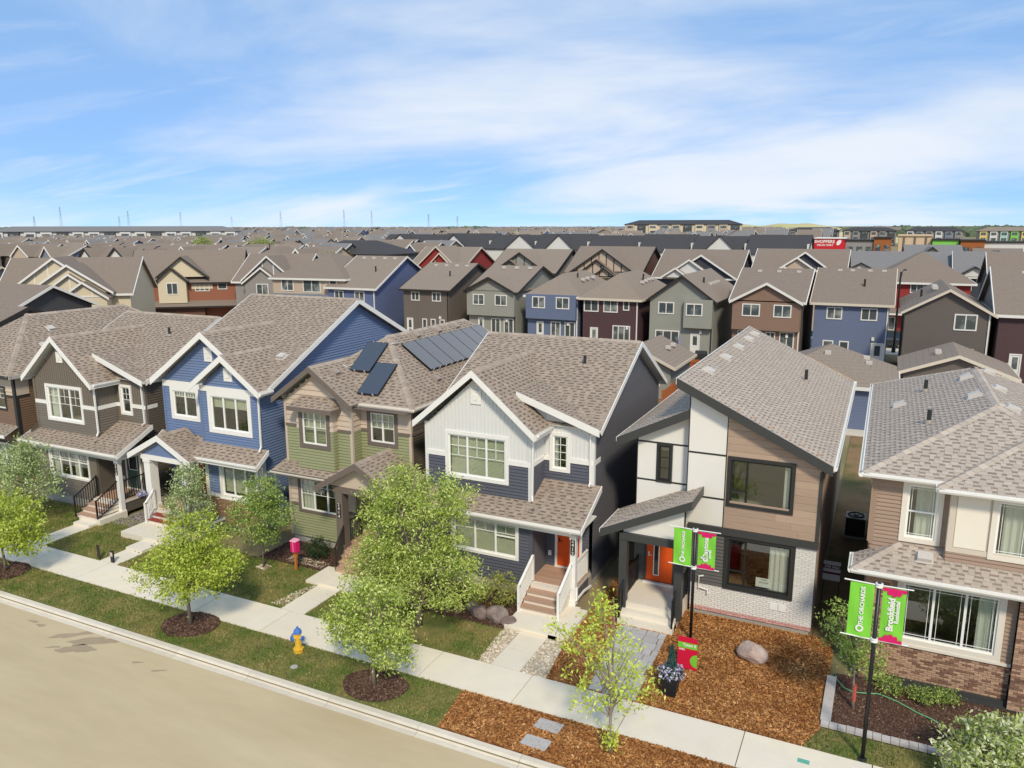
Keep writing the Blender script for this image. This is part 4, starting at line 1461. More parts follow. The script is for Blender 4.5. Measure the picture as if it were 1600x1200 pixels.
gutter(T3, (-22.15, 23.38, 3.2), (-19.0, 23.38, 3.2), (0, -1, 0), 'cream_trim', 0.10)
q = MB(); q.box(-22.05, -18.45, 23.45, 24.0, 3.0, 3.05, TT); T3.part('soffit', q)
q = MB(); q.box(-22.0, -15.9, 24.0, 24.6, 6.02, 6.06, TT); T3.part('soffit', q)
for y in (29.1, 30.93, 32.6): roof_vent(T3, RO, (-18.64, y, 6.2 + .7 * (18.64 - 15.76)), nR, (0, 1, 0), 'roof_vent_brown', 0.3)
for p in ((-16.56, 27.3), (-16.56, 29.76)): roof_vent(T3, RO, (p[0], p[1], 6.2 + .7 * (-15.76 - p[0])), nR, (0, 1, 0), 'roof_vent_brown', 0.3)
roof_vent(T3, RO, (-19.62, 24.6, 7.25), g2, (0, 1, 0), 'roof_vent_brown', 0.3)
_m = mat('solar_cell', (50, 47, 48), 0.3, 0.05, 3, spec=0.6)
_b = _m.node_tree.nodes['Principled BSDF']; _b.inputs['Coat Weight'].default_value = 1.0; _b.inputs['Coat IOR'].default_value = 1.9; _b.inputs['Coat Roughness'].default_value = 0.12
mat('solar_frame', (24, 24, 26), 0.4, 0.03)


def solar(T, R, o, u, w, n, a, c):
    """framed panel a x c standing 12 cm off the slope, with clamps"""
    o, u, w, n = Vector(o), Vector(u).normalized(), Vector(w).normalized(), Vector(n).normalized()
    def q(i, j, h): return o + u * i + w * j + n * h
    b = MB()
    b.hexa([q(0, 0, .09), q(a, 0, .09), q(a, c, .09), q(0, c, .09)], [q(0, 0, .128), q(a, 0, .128), q(a, c, .128), q(0, c, .128)], 'solar_frame')
    P = T.part('solar_panel', b, R)
    b = MB(); e = 0.02
    b.poly([q(e, e, .1295), q(a - e, e, .1295), q(a - e, c - e, .1295), q(e, c - e, .1295)], 'solar_cell')
    T.part('solar_cells', b, P)
    b = MB()
    for i in (a * 0.25, a * 0.75):
        for j in (0.0, c):
            b.hexa([q(i - .02, j - .02, 0), q(i + .02, j - .02, 0), q(i + .02, j + .02, 0), q(i - .02, j + .02, 0)], [q(i - .02, j - .02, .137), q(i + .02, j - .02, .137), q(i + .02, j + .02, .137), q(i - .02, j + .02, .137)], 'roof_vent_light')
    T.part('clamp', b, P)


wF = Vector((0, 1, .7)).normalized(); wR = Vector((-1, 0, .7)).normalized()
solar(T3, RO, (-19.6, 25.57, 7.12), (1, 0, 0), wF, nF, 1.0, 1.72)
solar(T3, RO, (-18.53, 24.59, 6.44), (1, 0, 0), wF, nF, 1.0, 1.75)
for k in range(7):
    solar(T3, RO, (-16.93, 27.42 + k * 1.015, 7.02), (0, 1, 0), wR, nR, 1.0, 1.76)
q = MB(); q.tube([(-20.05, 25.4, 7.52), (-19.75, 25.5, 7.33), (-19.62, 25.8, 7.40), (-19.4, 25.9, 7.46)], 0.025, 'roof_vent_light', 6); T3.part('conduit', q, RO)
q = MB(); q.tube([(-18.5, 26.9, 8.14), (-18.4, 27.1, 8.2), (-18.42, 27.5, 8.12)], 0.025, 'roof_vent_light', 6); T3.part('conduit', q, RO)

# ---- blue house with two white-trimmed gables
T2 = Thing('blue_house', 'bright blue house with two white gables and a white porch', 'house', (-26.0, 30.0, 0), 'houses along the street')
WT = 'white_trim'; SB = 'siding_blue'
b = MB(); b.box(-28.95, -22.98, 25.05, 36.2, -0.05, 0.4, 'foundation'); b.box(-26.15, -22.98, 23.8, 25.05, -0.05, 0.3, 'foundation'); T2.part('foundation', b)
interior(T2, -29.0, -22.95, 24.3, 36.2, 5.7)
a, bb = (-29.0, 24.25), (-26.2, 24.25)
w = (0.42, 2.16, 4.52, 6.0)
wall(T2, 'upper_wall', a, bb, [(0, 3.3), (2.8, 3.3), (2.8, 6.3), (0, 6.3)], [(3.3, 6.3, 'lap', SB, 0.12)], [hole(*w, 0.16)])
window(T2, a, bb, *w, trim=0.17, cols=(1, 1), grid=(4, 1, 0.2), blind=('blind', 0.25, 'blind'))
a, bb = (-29.0, 24.25), (-22.95, 24.25)
wall(T2, 'gable_wall', a, bb, [(0.0, 6.302), (6.05, 6.302), (2.93, 8.4)], [(6.302, 8.5, 'lap', SB, 0.12)])
band(T2, a, bb, 0, 2.9, 6.0, 6.28, WT, t=0.055, name='frieze')
gable_vent(T2, a, bb, 2.93, 7.6, 0.46, 0.62)
a, bb = (-26.2, 23.75), (-22.95, 23.75)
w = (0.42, 2.84, 4.32, 6.12)
wall(T2, 'upper_wall', a, bb, [(0, 3.6), (3.25, 3.6), (3.25, 6.25), (1.7, 7.5), (0, 6.25)], [(3.6, 7.6, 'lap', SB, 0.12)], [hole(*w, 0.17)])
window(T2, a, bb, *w, trim=0.18, cols=(1, 1, 1), blind=('blind', 0.35, 'blind'))
band(T2, a, bb, 0, 3.25, 6.12, 6.36, WT, t=0.055, name='frieze')
gable_vent(T2, a, bb, 1.7, 6.92, 0.46, 0.56)
wall(T2, 'gable_side_wall', (-26.2, 24.25), (-26.2, 23.75), [(0, 3.3), (0.5, 3.3), (0.5, 6.3), (0, 6.3)], [(3.3, 6.3, 'lap', SB, 0.12)], boards=False)
wall(T2, 'side_wall', (-22.95, 23.75), (-22.95, 36.3), [(0, 0.3), (12.55, 0.3), (12.55, 6.5), (6.65, 9.4), (0, 6.2)], [(0.3, 9.4, 'lap', SB, 0.12)])
wall(T2, 'side_wall', (-29.0, 36.3), (-29.0, 24.25), [(0, 0.3), (12.05, 0.3), (12.05, 6.2), (5.9, 9.4), (0, 6.5)], [(0.3, 9.4, 'lap', SB, 0.12)], boards=False)
wall(T2, 'back_wall', (-22.95, 36.3), (-29.0, 36.3), [(0, 0.3), (6.05, 0.3), (6.05, 6.5), (0, 6.5)], [(0.3, 6.5, 'lap', SB, 0.12)], boards=False)
# ground floor
a, bb = (-26.2, 23.75), (-22.95, 23.75)
w = (0.78, 3.02, 1.42, 3.02)
wall(T2, 'front_wall', a, bb, [(0, 0.2), (3.25, 0.2), (3.25, 3.7), (0, 3.7)], [(0.2, 1.42, 'stone', 'stone_brown', 0.12), (1.42, 3.7, 'lap', SB, 0.12)], [hole(*w, 0.14)])
window(T2, a, bb, *w, trim=0.15, cols=(1, 1, 1), blind=('blind', 0.9, 'blind'), sill=True)
band(T2, a, bb, -0.02, 0.77, 1.42, 1.56, WT, t=0.06)
corner(T2, [(-26.2, 23.75, 1.5, 3.4, -1, -1), (-22.95, 23.75, 1.5, 3.6, 1, -1)], w=0.14)
corner(T2, [(-29.0, 24.25, 3.3, 6.1, -1, -1), (-22.95, 23.75, 3.7, 6.2, 1, -1)], w=0.07, m=SB)
corner(T2, [(-26.2, 23.75, 3.7, 6.1, -1, -1)], w=0.05, m=SB)
wall(T2, 'porch_side_wall', (-26.2, 25.05), (-26.2, 23.75), [(0, 0.3), (1.3, 0.3), (1.3, 3.5), (0, 3.5)], [(0.3, 3.5, 'lap', SB, 0.12)], boards=False)
a, bb = (-29.0, 25.05), (-26.2, 25.05)
wall(T2, 'porch_back_wall', a, bb, [(0, 0.3), (2.8, 0.3), (2.8, 3.5), (0, 3.5)], [(0.3, 3.5, 'lap', SB, 0.12)])
door(T2, a, bb, 0.95, 1.87, 0.8, 2.85, 'wood_door', lite=(0.3, 0.7, 0.5, 0.9))
deck_floor(T2, -28.95, -26.2, 22.95, 25.02, 0.74)
for x in (-28.86, -26.62):
    q = MB(); q.box(x, x + 0.36, 22.72, 23.14, 0.05, 3.0, WT); q.box(x - 0.03, x + 0.39, 22.69, 23.17, 0.05, 0.9, WT); q.box(x - 0.03, x + 0.39, 22.69, 23.17, 2.86, 3.0, WT); T2.part('porch_post', q)
q = MB(); q.box(-29.0, -26.15, 22.7, 23.0, 3.0, 3.22, WT); T2.part('porch_beam', q)
q = MB(); q.poly([(-29.0, 22.74, 3.22), (-26.4, 22.74, 3.22), (-27.7, 22.74, 3.95)], SB); T2.part('porch_pediment', q)
mat('red_step', (142, 66, 54), 0.75, 0.08, 4)
steps(T2, -28.35, -26.75, 22.25, 22.97, 0.26, 0.74, 3, tread='red_step', riser='step_white')
railing(T2, (-28.45, 22.25, 0.26), (-28.45, 22.75, 0.74), h=0.85, post=0.08, bal=0.1, m=WT, r=0.016, top=0.08)
railing(T2, (-26.25, 22.95, 0.5), (-25.35, 22.95, 0.5), h=0.8, post=0.08, bal=0.1, m=WT, r=0.016, top=0.08)
q = MB(); q.box(-26.25, -25.3, 22.9, 23.7, 0.08, 0.5, SB); T2.part('side_deck', q)
q = MB(); q.box(-26.27, -25.28, 22.87, 22.9, 0.42, 0.52, WT); q.box(-26.27, -25.28, 22.87, 22.9, 0.04, 0.12, WT); q.box(-25.3, -25.27, 22.9, 23.7, 0.42, 0.52, WT); T2.part('deck_trim', q)
R = Roof(T2, n_single=240)
z0, zr, yr = 6.42, 9.6, 30.4
x0, x1 = -29.32, -22.62
nf, _, _ = R.plane([(x0, 24.6, z0 + 0.493 * 0.65), (-22.9, 24.6, z0 + 0.493 * 0.65), (-22.9, yr, zr), (x0, yr, zr)], [(3, WT, 0.22)])
R.plane([(-22.9, 23.95, z0), (x1, 23.95, z0), (x1, yr, zr), (-22.9, yr, zr)], [(0, WT, 0.22), (1, WT, 0.22)])
nb, _, _ = R.plane([(x1, 36.85, z0), (x0, 36.85, z0), (x0, yr, zr), (x1, yr, zr)], [(0, WT, 0.22), (1, WT, 0.22), (3, WT, 0.22)])
R.ridge((x0, yr, zr), (x1, yr, zr), nf, nb)
h1, _, _ = R.plane([(-29.34, 28.6, 6.32), (-29.34, 23.85, 6.32), (-26.07, 23.85, 8.6), (-26.07, 28.6, 8.6)], [(0, WT), (1, WT, 0.26)])
h2, _, _ = R.plane([(-22.8, 23.85, 6.32), (-22.8, 24.1, 6.32), (-26.07, 28.6, 8.6), (-26.07, 23.85, 8.6)], [(3, WT, 0.26)])
R.ridge((-26.07, 23.85, 8.6), (-26.07, 28.3, 8.6), h1, h2)
k1, _, _ = R.plane([(-26.5, 26.7, 6.36), (-26.5, 23.38, 6.36), (-24.52, 23.38, 7.78), (-24.52, 26.7, 7.78)], [(1, WT, 0.26)])
k2, _, _ = R.plane([(-22.58, 23.38, 6.39), (-22.58, 24.1, 6.39), (-24.52, 26.7, 7.78), (-24.52, 23.38, 7.78)], [(0, WT, 0.2), (3, WT, 0.26)])
R.ridge((-24.52, 23.38, 7.78), (-24.52, 26.6, 7.78), k1, k2)
# skirt roof and porch gable
R.plane([(-26.3, 23.02, 3.36), (-22.6, 23.02, 3.36), (-22.6, 23.76, 3.88), (-26.3, 23.76, 3.88)], [(0, WT), (1, WT)])
R.plane([(-29.3, 23.6, 3.45), (-26.15, 23.6, 3.45), (-26.15, 24.26, 3.9), (-29.3, 24.26, 3.9)], [(3, WT)])
p1, _, _ = R.plane([(-29.62, 24.2, 3.2), (-29.62, 22.55, 3.2), (-27.7, 22.55, 4.2), (-27.7, 24.2, 4.2)], [(0, WT), (1, WT, 0.24)])
p2, _, _ = R.plane([(-25.82, 22.55, 3.22), (-25.82, 23.76, 3.22), (-27.7, 24.2, 4.2), (-27.7, 22.55, 4.2)], [(3, WT, 0.24)])
R.ridge((-27.7, 22.55, 4.2), (-27.7, 24.1, 4.2), p1, p2)
RO = R.finish()
gutter(T2, (-25.8, 23.02, 3.36), (-22.56, 23.02, 3.36), (0, -1, 0))
gutter(T2, (-22.58, 23.4, 6.36), (-22.58, 24.15, 6.36), (1, 0, 0), s=0.13)
q = MB(); q.box(-26.2, -22.9, 23.05, 23.75, 3.12, 3.16, WT); T2.part('soffit', q)
q = MB(); q.box(-28.9, -26.2, 22.9, 25.0, 3.22, 3.26, WT); T2.part('porch_ceiling', q)
downspout(T2, [(-22.72, 23.6, 6.2), (-22.86, 23.66, 6.0), (-22.88, 23.66, 4.0), (-22.84, 23.5, 3.84)])
downspout(T2, [(-22.7, 23.1, 3.25), (-22.86, 23.5, 3.05), (-22.88, 23.6, 0.3)])
roof_vent(T2, RO, (-23.52, 25.95, z0 + .493 * 2.0), (0, -.493, 1), (1, 0, 0), 'roof_vent_light', 0.36)

# ---- modern house: white panels, wood planks, charcoal fascia
T5 = Thing('modern_house', 'modern house with white panels, timber cladding and one sloping roof', 'house', (-4.2, 31.0, 0), 'houses along the street')
CH, BT = 'charcoal_trim', 'black_trim'
b = MB(); b.box(-7.25, -1.34, 25.42, 38.9, -0.05, 0.5, 'foundation'); b.box(-5.2, -1.34, 25.02, 25.42, -0.05, 0.5, 'foundation'); T5.part('foundation', b)
interior(T5, -7.3, -1.3, 25.45, 38.9, 5.4)
a, bb = (-5.2, 25.0), (-1.28, 25.0)
lw = (1.08, 3.30, 1.06, 2.98)
W5 = wall(T5, 'front_wall', a, bb, [(0, 0.1), (3.92, 0.1), (3.92, 3.1), (0, 3.1)],
          [(0.1, 0.24, 'brick', 'brick_pink', 0.07), (0.24, 1.08, 'brick', 'brick_white', 0.07), (1.08, 3.1, 'panel', 'siding_charcoal', 0.12)], [hole(*lw, 0.12)])
wall(T5, 'brick_pier', (-1.90, 24.985), (-1.28, 24.985), [(0, 1.08), (0.62, 1.08), (0.62, 3.0), (0, 3.0)], [(1.08, 3.0, 'brick', 'brick_white', 0.07)])
wall(T5, 'siding_strip', (-5.2, 24.99), (-4.12, 24.99), [(0, 1.08), (1.08, 1.08), (1.08, 3.0), (0, 3.0)], [(1.08, 3.0, 'lap', 'siding_charcoal', 0.12)])
wall(T5, 'brick_return', (-1.28, 25.0), (-1.28, 25.6), [(0, 0.1), (0.6, 0.1), (0.6, 3.0), (0, 3.0)], [(0.1, 3.0, 'panel', 'mortar_white', 0.07)])
window(T5, a, bb, *lw, trim=0.14, tm=BT, fm='black_frame', cols=(1, 2.7), hung=(0.32, 0), proud=0.07, blind=('curtain', [(0.66, 1.0)], 'curtain_white'))
Fw = Frame(a, bb)
q = MB(); Fw.box(q, 2.12, 2.62, -0.10, -0.095, 1.28, 1.6, 'white_paint'); PP = T5.part('window_notice', q)
for zz, s_, tx in ((1.54, 0.05, 'NOTICE'), (1.44, 0.05, 'OPEN HOUSE')):
    lettering(T5, tx, s_, 'black_trim', Fw.P(2.37, -0.092, zz), (1, 0, 0), (0, 0, 1), PP)
band(T5, a, bb, -0.15, 3.97, 2.96, 3.2, CH, t=0.12, name='belt_band')
q = MB(); Fw.box(q, 3.90, 3.98, 0.0, 0.1, 0.1, 0.2, 'white_paint')
for u in (2.62, 2.90):
    e = MB(); Fw.box(e, u, u + 0.24, 0, 0.05, 0.62, 0.86, 'white_paint'); T5.part('meter_box', e)
e = MB(); e.tube([(-4.9, 24.93, 0.9), (-4.9, 24.90, 1.35), (-4.75, 24.9, 1.4)], 0.03, 'white_paint', 6); e.tube([(-4.9, 24.92, 0.95), (-4.6, 24.92, 0.9), (-4.6, 24.92, 0.75)], 0.03, 'white_paint', 6); T5.part('gas_pipe', e)
# timber clad wall
rl = lambda x: 5.8 + 0.4816 * (-0.97 - x) - 0.02
a, bb = (-4.2, 24.95), (-1.30, 24.95)
uw = (0.05, 2.14, 3.98, 5.68)
wall(T5, 'timber_wall', a, bb, [(0, 3.2), (2.9, 3.2), (2.9, rl(-1.3)), (0, rl(-4.2))], [(3.2, 7.6, 'plank', 'plank_wood', 0.24)], [hole(*uw, 0.1)])
window(T5, a, bb, *uw, trim=0.11, tm=BT, fm='black_frame', cols=(1, 2.7), hung=(0.3, 0), proud=0.06, blind=('curtain', [(0.88, 0.99)], 'curtain_white'))
# tall white panels
a, bb = (-5.48, 25.0), (-4.2, 25.0)
wall(T5, 'panel_wall', a, bb, [(0, 2.9), (1.28, 2.9), (1.28, rl(-4.2)), (0, rl(-5.48))], [(2.9, 8.2, 'panel', 'panel_white', 0.1)])
Fp = Frame(a, bb)
for s0, s1, z0_, z1a, z1b in ((0.035, 1.245, 3.2, 4.12, 4.12), (0.035, 1.245, 4.18, 5.62, 5.62), (0.035, 1.245, 5.68, rl(-5.45) - 0.25, rl(-4.24) - 0.25)):
    q = MB(); q.hexa([Fp.P(s0, 0.02, z0_), Fp.P(s1, 0.02, z0_), Fp.P(s1, 0.001, z0_), Fp.P(s0, 0.001, z0_)], [Fp.P(s0, 0.02, z1a), Fp.P(s1, 0.02, z1b), Fp.P(s1, 0.001, z1b), Fp.P(s0, 0.001, z1a)], 'panel_white'); T5.part('wall_panel', q)
for u0, u1, z0_, z1_ in ((0, 0.035, 2.9, 7.72), (1.245, 1.30, 3.2, 7.12), (0.035, 1.245, 4.12, 4.18), (0.035, 1.245, 5.62, 5.68)):
    q = MB(); Fp.box(q, u0, u1, 0, 0.028, z0_, z1_, BT); T5.part('panel_joint', q)
wall(T5, 'clerestory_wall', (-5.48, 38.9), (-5.48, 25.0), [(0, 6.6), (13.9, 6.6), (13.9, 7.94), (0, 7.94)], [(6.6, 8.0, 'panel', 'panel_white', 0.1)], boards=False)
# left white panels
a, bb = (-7.32, 25.4), (-5.48, 25.4)
ll = lambda x: 5.83 + 0.498 * (x + 7.95) - 0.02
w = (0.70, 1.24, 4.32, 5.70)
wall(T5, 'panel_wall', a, bb, [(0, 2.8), (1.84, 2.8), (1.84, ll(-5.48)), (0, ll(-7.32))], [(2.8, 7.1, 'panel', 'panel_white', 0.1)], [hole(*w, 0.07)])
window(T5, a, bb, *w, trim=0.07, tm=BT, fm='black_frame', cols=(1,), grid=(1, 3, 1.0), proud=0.06)
Fl = Frame(a, bb)
for u0, u1, z0_, z1a, z1b in ((0.03, 0.68, 4.38, 5.68, 5.68), (1.26, 1.84, 4.38, 5.68, 5.68), (0.03, 1.84, 5.74, ll(-7.29) - 0.26, ll(-5.5) - 0.26), (0.03, 1.84, 3.3, 4.32, 4.32)):
    if z1a > z0_ - 0.3:
        q = MB(); z1a = max(z1a, z0_ + 0.01); q.hexa([Fl.P(u0, 0.02, z0_), Fl.P(u1, 0.02, z0_), Fl.P(u1, 0.001, z0_), Fl.P(u0, 0.001, z0_)], [Fl.P(u0, 0.02, z1a), Fl.P(u1, 0.02, z1b), Fl.P(u1, 0.001, z1b), Fl.P(u0, 0.001, z1a)], 'panel_white'); T5.part('wall_panel', q)
for u0, u1, z0_, z1_ in ((0, 0.03, 3.1, 5.9), (0.03, 1.84, 5.68, 5.74), (0.03, 0.70, 4.32, 4.38), (1.24, 1.84, 4.32, 4.38)):
    q = MB(); Fl.box(q, u0, u1, 0, 0.028, z0_, z1_, BT); T5.part('panel_joint', q)
wall(T5, 'porch_back_wall', (-7.32, 25.41), (-5.2, 25.41), [(0, 0.4), (2.12, 0.4), (2.12, 3.2), (0, 3.2)], [(0.4, 3.2, 'lap', 'siding_charcoal', 0.12)])
D5 = door(T5, (-7.32, 25.41), (-5.2, 25.41), 0.46, 1.40, 0.64, 2.72, 'orange_door', tm=CH, lite=(0.30, 0.46, 0.12, 1.0 - 0.06), handle='white_paint')
q = MB(); q.box(-6.94, -5.84, 25.2, 25.36, 0.58, 0.63, 'white_paint'); T5.part('threshold', q)
wall(T5, 'side_wall', (-1.28, 25.6), (-1.28, 38.9), [(0, 0.3), (13.3, 0.3), (13.3, 5.75), (0, 5.75)], [(0.3, 5.75, 'lap', 'siding_taupe', 0.12)])
wall(T5, 'side_wall', (-1.30, 24.95), (-1.30, 25.6), [(0, 3.2), (0.65, 3.2), (0.65, 5.75), (0, 5.75)], [(3.2, 5.75, 'panel', 'charcoal_trim', 0.12)])
wall(T5, 'side_wall', (-7.32, 38.9), (-7.32, 25.4), [(0, 0.3), (13.5, 0.3), (13.5, 5.85), (0, 5.85)], [(0.3, 5.85, 'lap', 'siding_charcoal', 0.12)], boards=False)
wall(T5, 'back_wall', (-1.28, 38.9), (-7.32, 38.9), [(0, 0.3), (6.04, 0.3), (6.04, 6.0), (4.18, 7.7), (0, 5.75)], [(0.3, 8, 'lap', 'siding_taupe', 0.12)], boards=False)
corner(T5, [(-1.30, 24.95, 3.2, 5.5, 1, -1)], w=0.05, m=CH)
R = Roof(T5, 'shingle_grey', 'shingle_grey_band', 'cap_grey', n_single=300)
n5, _, _ = R.plane([(-0.97, 24.62, 5.8), (-0.97, 39.3, 5.8), (-5.85, 39.3, 8.15), (-5.85, 24.62, 8.15)], [(0, 'gutter_white', 0.16), (2, 'gutter_white', 0.2), (3, CH, 0.3)], soffit=CH)
R.plane([(-7.95, 38.5, 5.83), (-7.95, 25.02, 5.83), (-5.49, 25.02, 7.055), (-5.49, 38.5, 7.055)], [(0, 'gutter_white', 0.14), (1, CH, 0.3)], soffit=CH)
R.plane([(-7.92, 25.41, 3.1), (-7.92, 23.35, 3.1), (-4.92, 23.35, 4.5), (-4.92, 25.0, 4.5), (-5.78, 25.41, 4.0987)], [(0, 'gutter_white', 0.12), (1, CH, 0.26), (2, 'siding_charcoal', 0.28)], soffit=CH)
RO5 = R.finish()
gutter(T5, (-0.97, 24.6, 5.8), (-0.97, 39.3, 5.8), (1, 0, 0), s=0.12)
q = MB(); q.poly([(-7.2, 23.62, 3.02), (-5.2, 23.62, 3.02), (-5.2, 23.62, 4.05), (-7.2, 23.62, 3.12)], 'panel_white'); T5.part('porch_pediment', q)
q = MB(); q.box(-7.3, -5.15, 23.5, 23.7, 2.78, 3.03, CH); q.box(-7.3, -7.1, 23.7, 25.4, 2.78, 3.03, CH); T5.part('porch_beam', q)
for x in (-7.28, -5.42):
    q = MB(); q.box(x, x + 0.26, 23.45, 23.72, 0.3, 2.78, CH); T5.part('porch_post', q)
b = MB(); b.box(-7.15, -5.3, 23.55, 25.38, -0.03, 0.58, 'concrete'); S5 = T5.part('porch_slab', b)
for k, (y0, z1_) in enumerate(((23.02, 0.20), (23.28, 0.39))):
    b = MB(); b.box(-7.15, -5.3, y0, 23.549, -0.03, z1_, 'concrete'); T5.part('concrete_step', b, S5)
for x in (-7.1, -5.34):
    railing(T5, (x, 23.08, 0.2), (x, 23.5, 0.5), h=0.92, post=0.05, bal=0.12)
railing(T5, (-7.15, 23.75, 0.58), (-7.15, 25.3, 0.58), h=0.92, post=0.05, bal=0.12)
railing(T5, (-5.3, 23.75, 0.58), (-5.3, 24.95, 0.58), h=0.92, post=0.05, bal=0.12)
for y in (27.38, 30.56, 33.47, 36.09, 37.8):
    roof_vent(T5, RO5, (-5.40, y, 7.93), n5, (0, 1, 0), 'roof_vent_light', 0.38)
vent_pipe(T5, RO5, (-2.68, 33.95, 6.62), 0.5, 0.07)

# ---- taupe and brick house at the right
T6 = Thing('brick_front_house', 'taupe house with cream bay panels and a brown brick front', 'house', (3.3, 30.0, 0), 'houses along the street')
CT = 'cream_trim'; ST = 'siding_taupe'
interior(T6, 0.2, 6.4, 23.85, 36.8, 5.6)
b = MB(); b.box(0.25, 6.4, 23.1, 36.8, -0.05, 0.2, 'charcoal_trim'); T6.part('foundation', b)
# ground floor: brick wall with pillars
a, bb = (0.86, 23.22), (3.92, 23.22)
lw = (0.14, 2.80, 1.28, 3.26)
wall(T6, 'front_wall', a, bb, [(0, 0.05), (3.06, 0.05), (3.06, 3.4), (0, 3.4)], [(0.05, 1.24, 'brick', 'brick_brown', 0.068), (1.24, 3.4, 'lap', ST, 0.12)], [hole(*lw, 0.1)])
T6.brick_left = 220
window(T6, a, bb, *lw, trim=0.16, tm=CT, cols=(1, 1, 1), blind=('curtain', [(0.8, 0.97)], 'curtain_white'))
F6 = Frame(a, bb)


def prairie(F, T, W, u0, u1, z0, z1, n, off=0.12):
    q = MB()
    for k in range(n):
        a0 = u0 + (u1 - u0) * k / n; a1 = u0 + (u1 - u0) * (k + 1) / n
        for u in (a0 + off, a1 - off): F.box(q, u - 0.007, u + 0.007, -0.02, -0.008, z0 + 0.05, z1 - 0.05, 'white_frame')
        for z in (z0 + off, z1 - off): F.box(q, a0 + 0.04, a1 - 0.04, -0.0195, -0.0085, z - 0.007, z + 0.007, 'white_frame')
    T.part('muntin', q, W)


prairie(F6, T6, T6.root, lw[0] + 0.17, lw[1] - 0.17, lw[2] + 0.17, lw[3] - 0.17, 3)
band(T6, a, bb, 0.0, 3.06, 1.2, 1.28, CT, t=0.07, name='sill_band')
for x0_, x1_ in ((0.2, 0.86), (3.92, 4.6)):
    wall(T6, 'brick_pillar', (x0_, 23.0), (x1_, 23.0), [(0, 0.05), (x1_ - x0_, 0.05), (x1_ - x0_, 3.4), (0, 3.4)], [(0.05, 3.4, 'brick', 'brick_brown', 0.068)])
wall(T6, 'brick_pillar_side', (0.86, 23.0), (0.86, 23.22), [(0, 0.05), (0.22, 0.05), (0.22, 3.4), (0, 3.4)], [(0.05, 3.4, 'brick', 'brick_brown', 0.068)])
T6.part('shelf', (lambda q: (q.box(0.2, 4.6, 22.96, 23.24, 0.0, 0.06, 'charcoal_trim'), q)[1])(MB()))
a, bb = (4.6, 23.22), (6.5, 23.22)
wall(T6, 'front_wall', a, bb, [(0, 0.05), (1.9, 0.05), (1.9, 3.4), (0, 3.4)], [(0.05, 3.4, 'lap', ST, 0.12)])
# upper floor
a, bb = (0.2, 23.8), (2.1, 23.8)
w = (0.72, 1.76, 4.12, 5.96)
wall(T6, 'upper_wall', a, bb, [(0, 3.4), (1.9, 3.4), (1.9, 6.1), (0, 6.1)], [(3.4, 6.1, 'lap', ST, 0.12)], [hole(*w, 0.14)])
W6 = window(T6, a, bb, *w, trim=0.14, tm=CT, cols=(1,), hung=0.5, blind=('curtain', [(0.3, 0.98)], 'curtain_white'))
prairie(Frame(a, bb), T6, T6.root, w[0] + 0.15, w[1] - 0.15, w[2] + 0.15, w[3] - 0.15, 1, 0.1)
wall(T6, 'bay_side', (2.1, 23.8), (2.1, 23.4), [(0, 3.4), (0.4, 3.4), (0.4, 6.1), (0, 6.1)], [(3.4, 4.16, 'lap', ST, 0.12), (4.16, 6.1, 'panel', 'panel_cream', 0.1)])
a, bb = (2.1, 23.4), (6.5, 23.4)
w = (0.98, 2.75, 4.12, 5.9)
wall(T6, 'bay_front', a, bb, [(0, 3.4), (4.4, 3.4), (4.4, 6.1), (0, 6.1)], [(3.4, 4.16, 'lap', ST, 0.12), (4.16, 6.1, 'panel', 'panel_tan', 0.1)], [hole(*w, 0.12)])
window(T6, a, bb, *w, trim=0.13, tm=CT, cols=(1, 1), blind=('curtain', [(0.12, 0.5)], 'curtain_white'))
prairie(Frame(a, bb), T6, T6.root, w[0] + 0.13, w[1] - 0.13, w[2] + 0.13, w[3] - 0.13, 2, 0.12)
Fb = Frame(a, bb)
q = MB(); Fb.box(q, 0.16, 0.92, 0.001, 0.02, 4.32, 5.78, 'panel_cream'); T6.part('wall_panel', q)
for u0, u1, z0_, z1_ in ((-0.01, 0.14, 4.16, 5.98), (0.14, 4.4, 4.16, 4.3), (0.14, 4.4, 5.92, 5.98)):
    q = MB(); Fb.box(q, u0, u1, 0.0, 0.03, z0_, z1_, 'panel_tan'); T6.part('panel_trim', q)
wall(T6, 'side_wall', (0.2, 36.8), (0.2, 23.0), [(0, 0.05), (13.8, 0.05), (13.8, 3.4), (13.0, 3.4), (13.0, 6.1), (0, 6.1)][:0] or [(0, 0.05), (13.0, 0.05), (13.0, 6.1), (0, 6.1)], [(0.05, 6.1, 'lap', ST, 0.12)])
wall(T6, 'side_wall', (0.2, 23.8), (0.2, 23.0), [(0, 0.05), (0.8, 0.05), (0.8, 3.4), (0, 3.4)], [(0.05, 3.4, 'panel', 'mortar_brown', 0.12)])
wall(T6, 'side_wall', (6.5, 23.4), (6.5, 36.8), [(0, 0.05), (13.4, 0.05), (13.4, 6.1), (0, 6.1)], [(0.05, 6.1, 'lap', ST, 0.12)], boards=False)
wall(T6, 'back_wall', (6.5, 36.8), (0.2, 36.8), [(0, 0.05), (6.3, 0.05), (6.3, 6.1), (0, 6.1)], [(0.05, 6.1, 'lap', ST, 0.12)], boards=False)
corner(T6, [(0.2, 23.8, 3.9, 6.0, -1, -1)], w=0.07, m=ST)
R = Roof(T6, 'shingle_grey', 'shingle_grey_band', 'cap_grey', n_single=300)
z0, zr = 6.12, 7.68
nF, _, _ = R.plane([(-0.15, 23.4, z0), (6.8, 23.4, z0), (3.33, 26.88, zr)], [(0, 'gutter_white', 0.12)])
nL, _, _ = R.plane([(-0.15, 37.3, z0), (-0.15, 23.4, z0), (3.33, 26.88, zr), (3.33, 33.8, zr)], [(0, 'gutter_white', 0.12)])
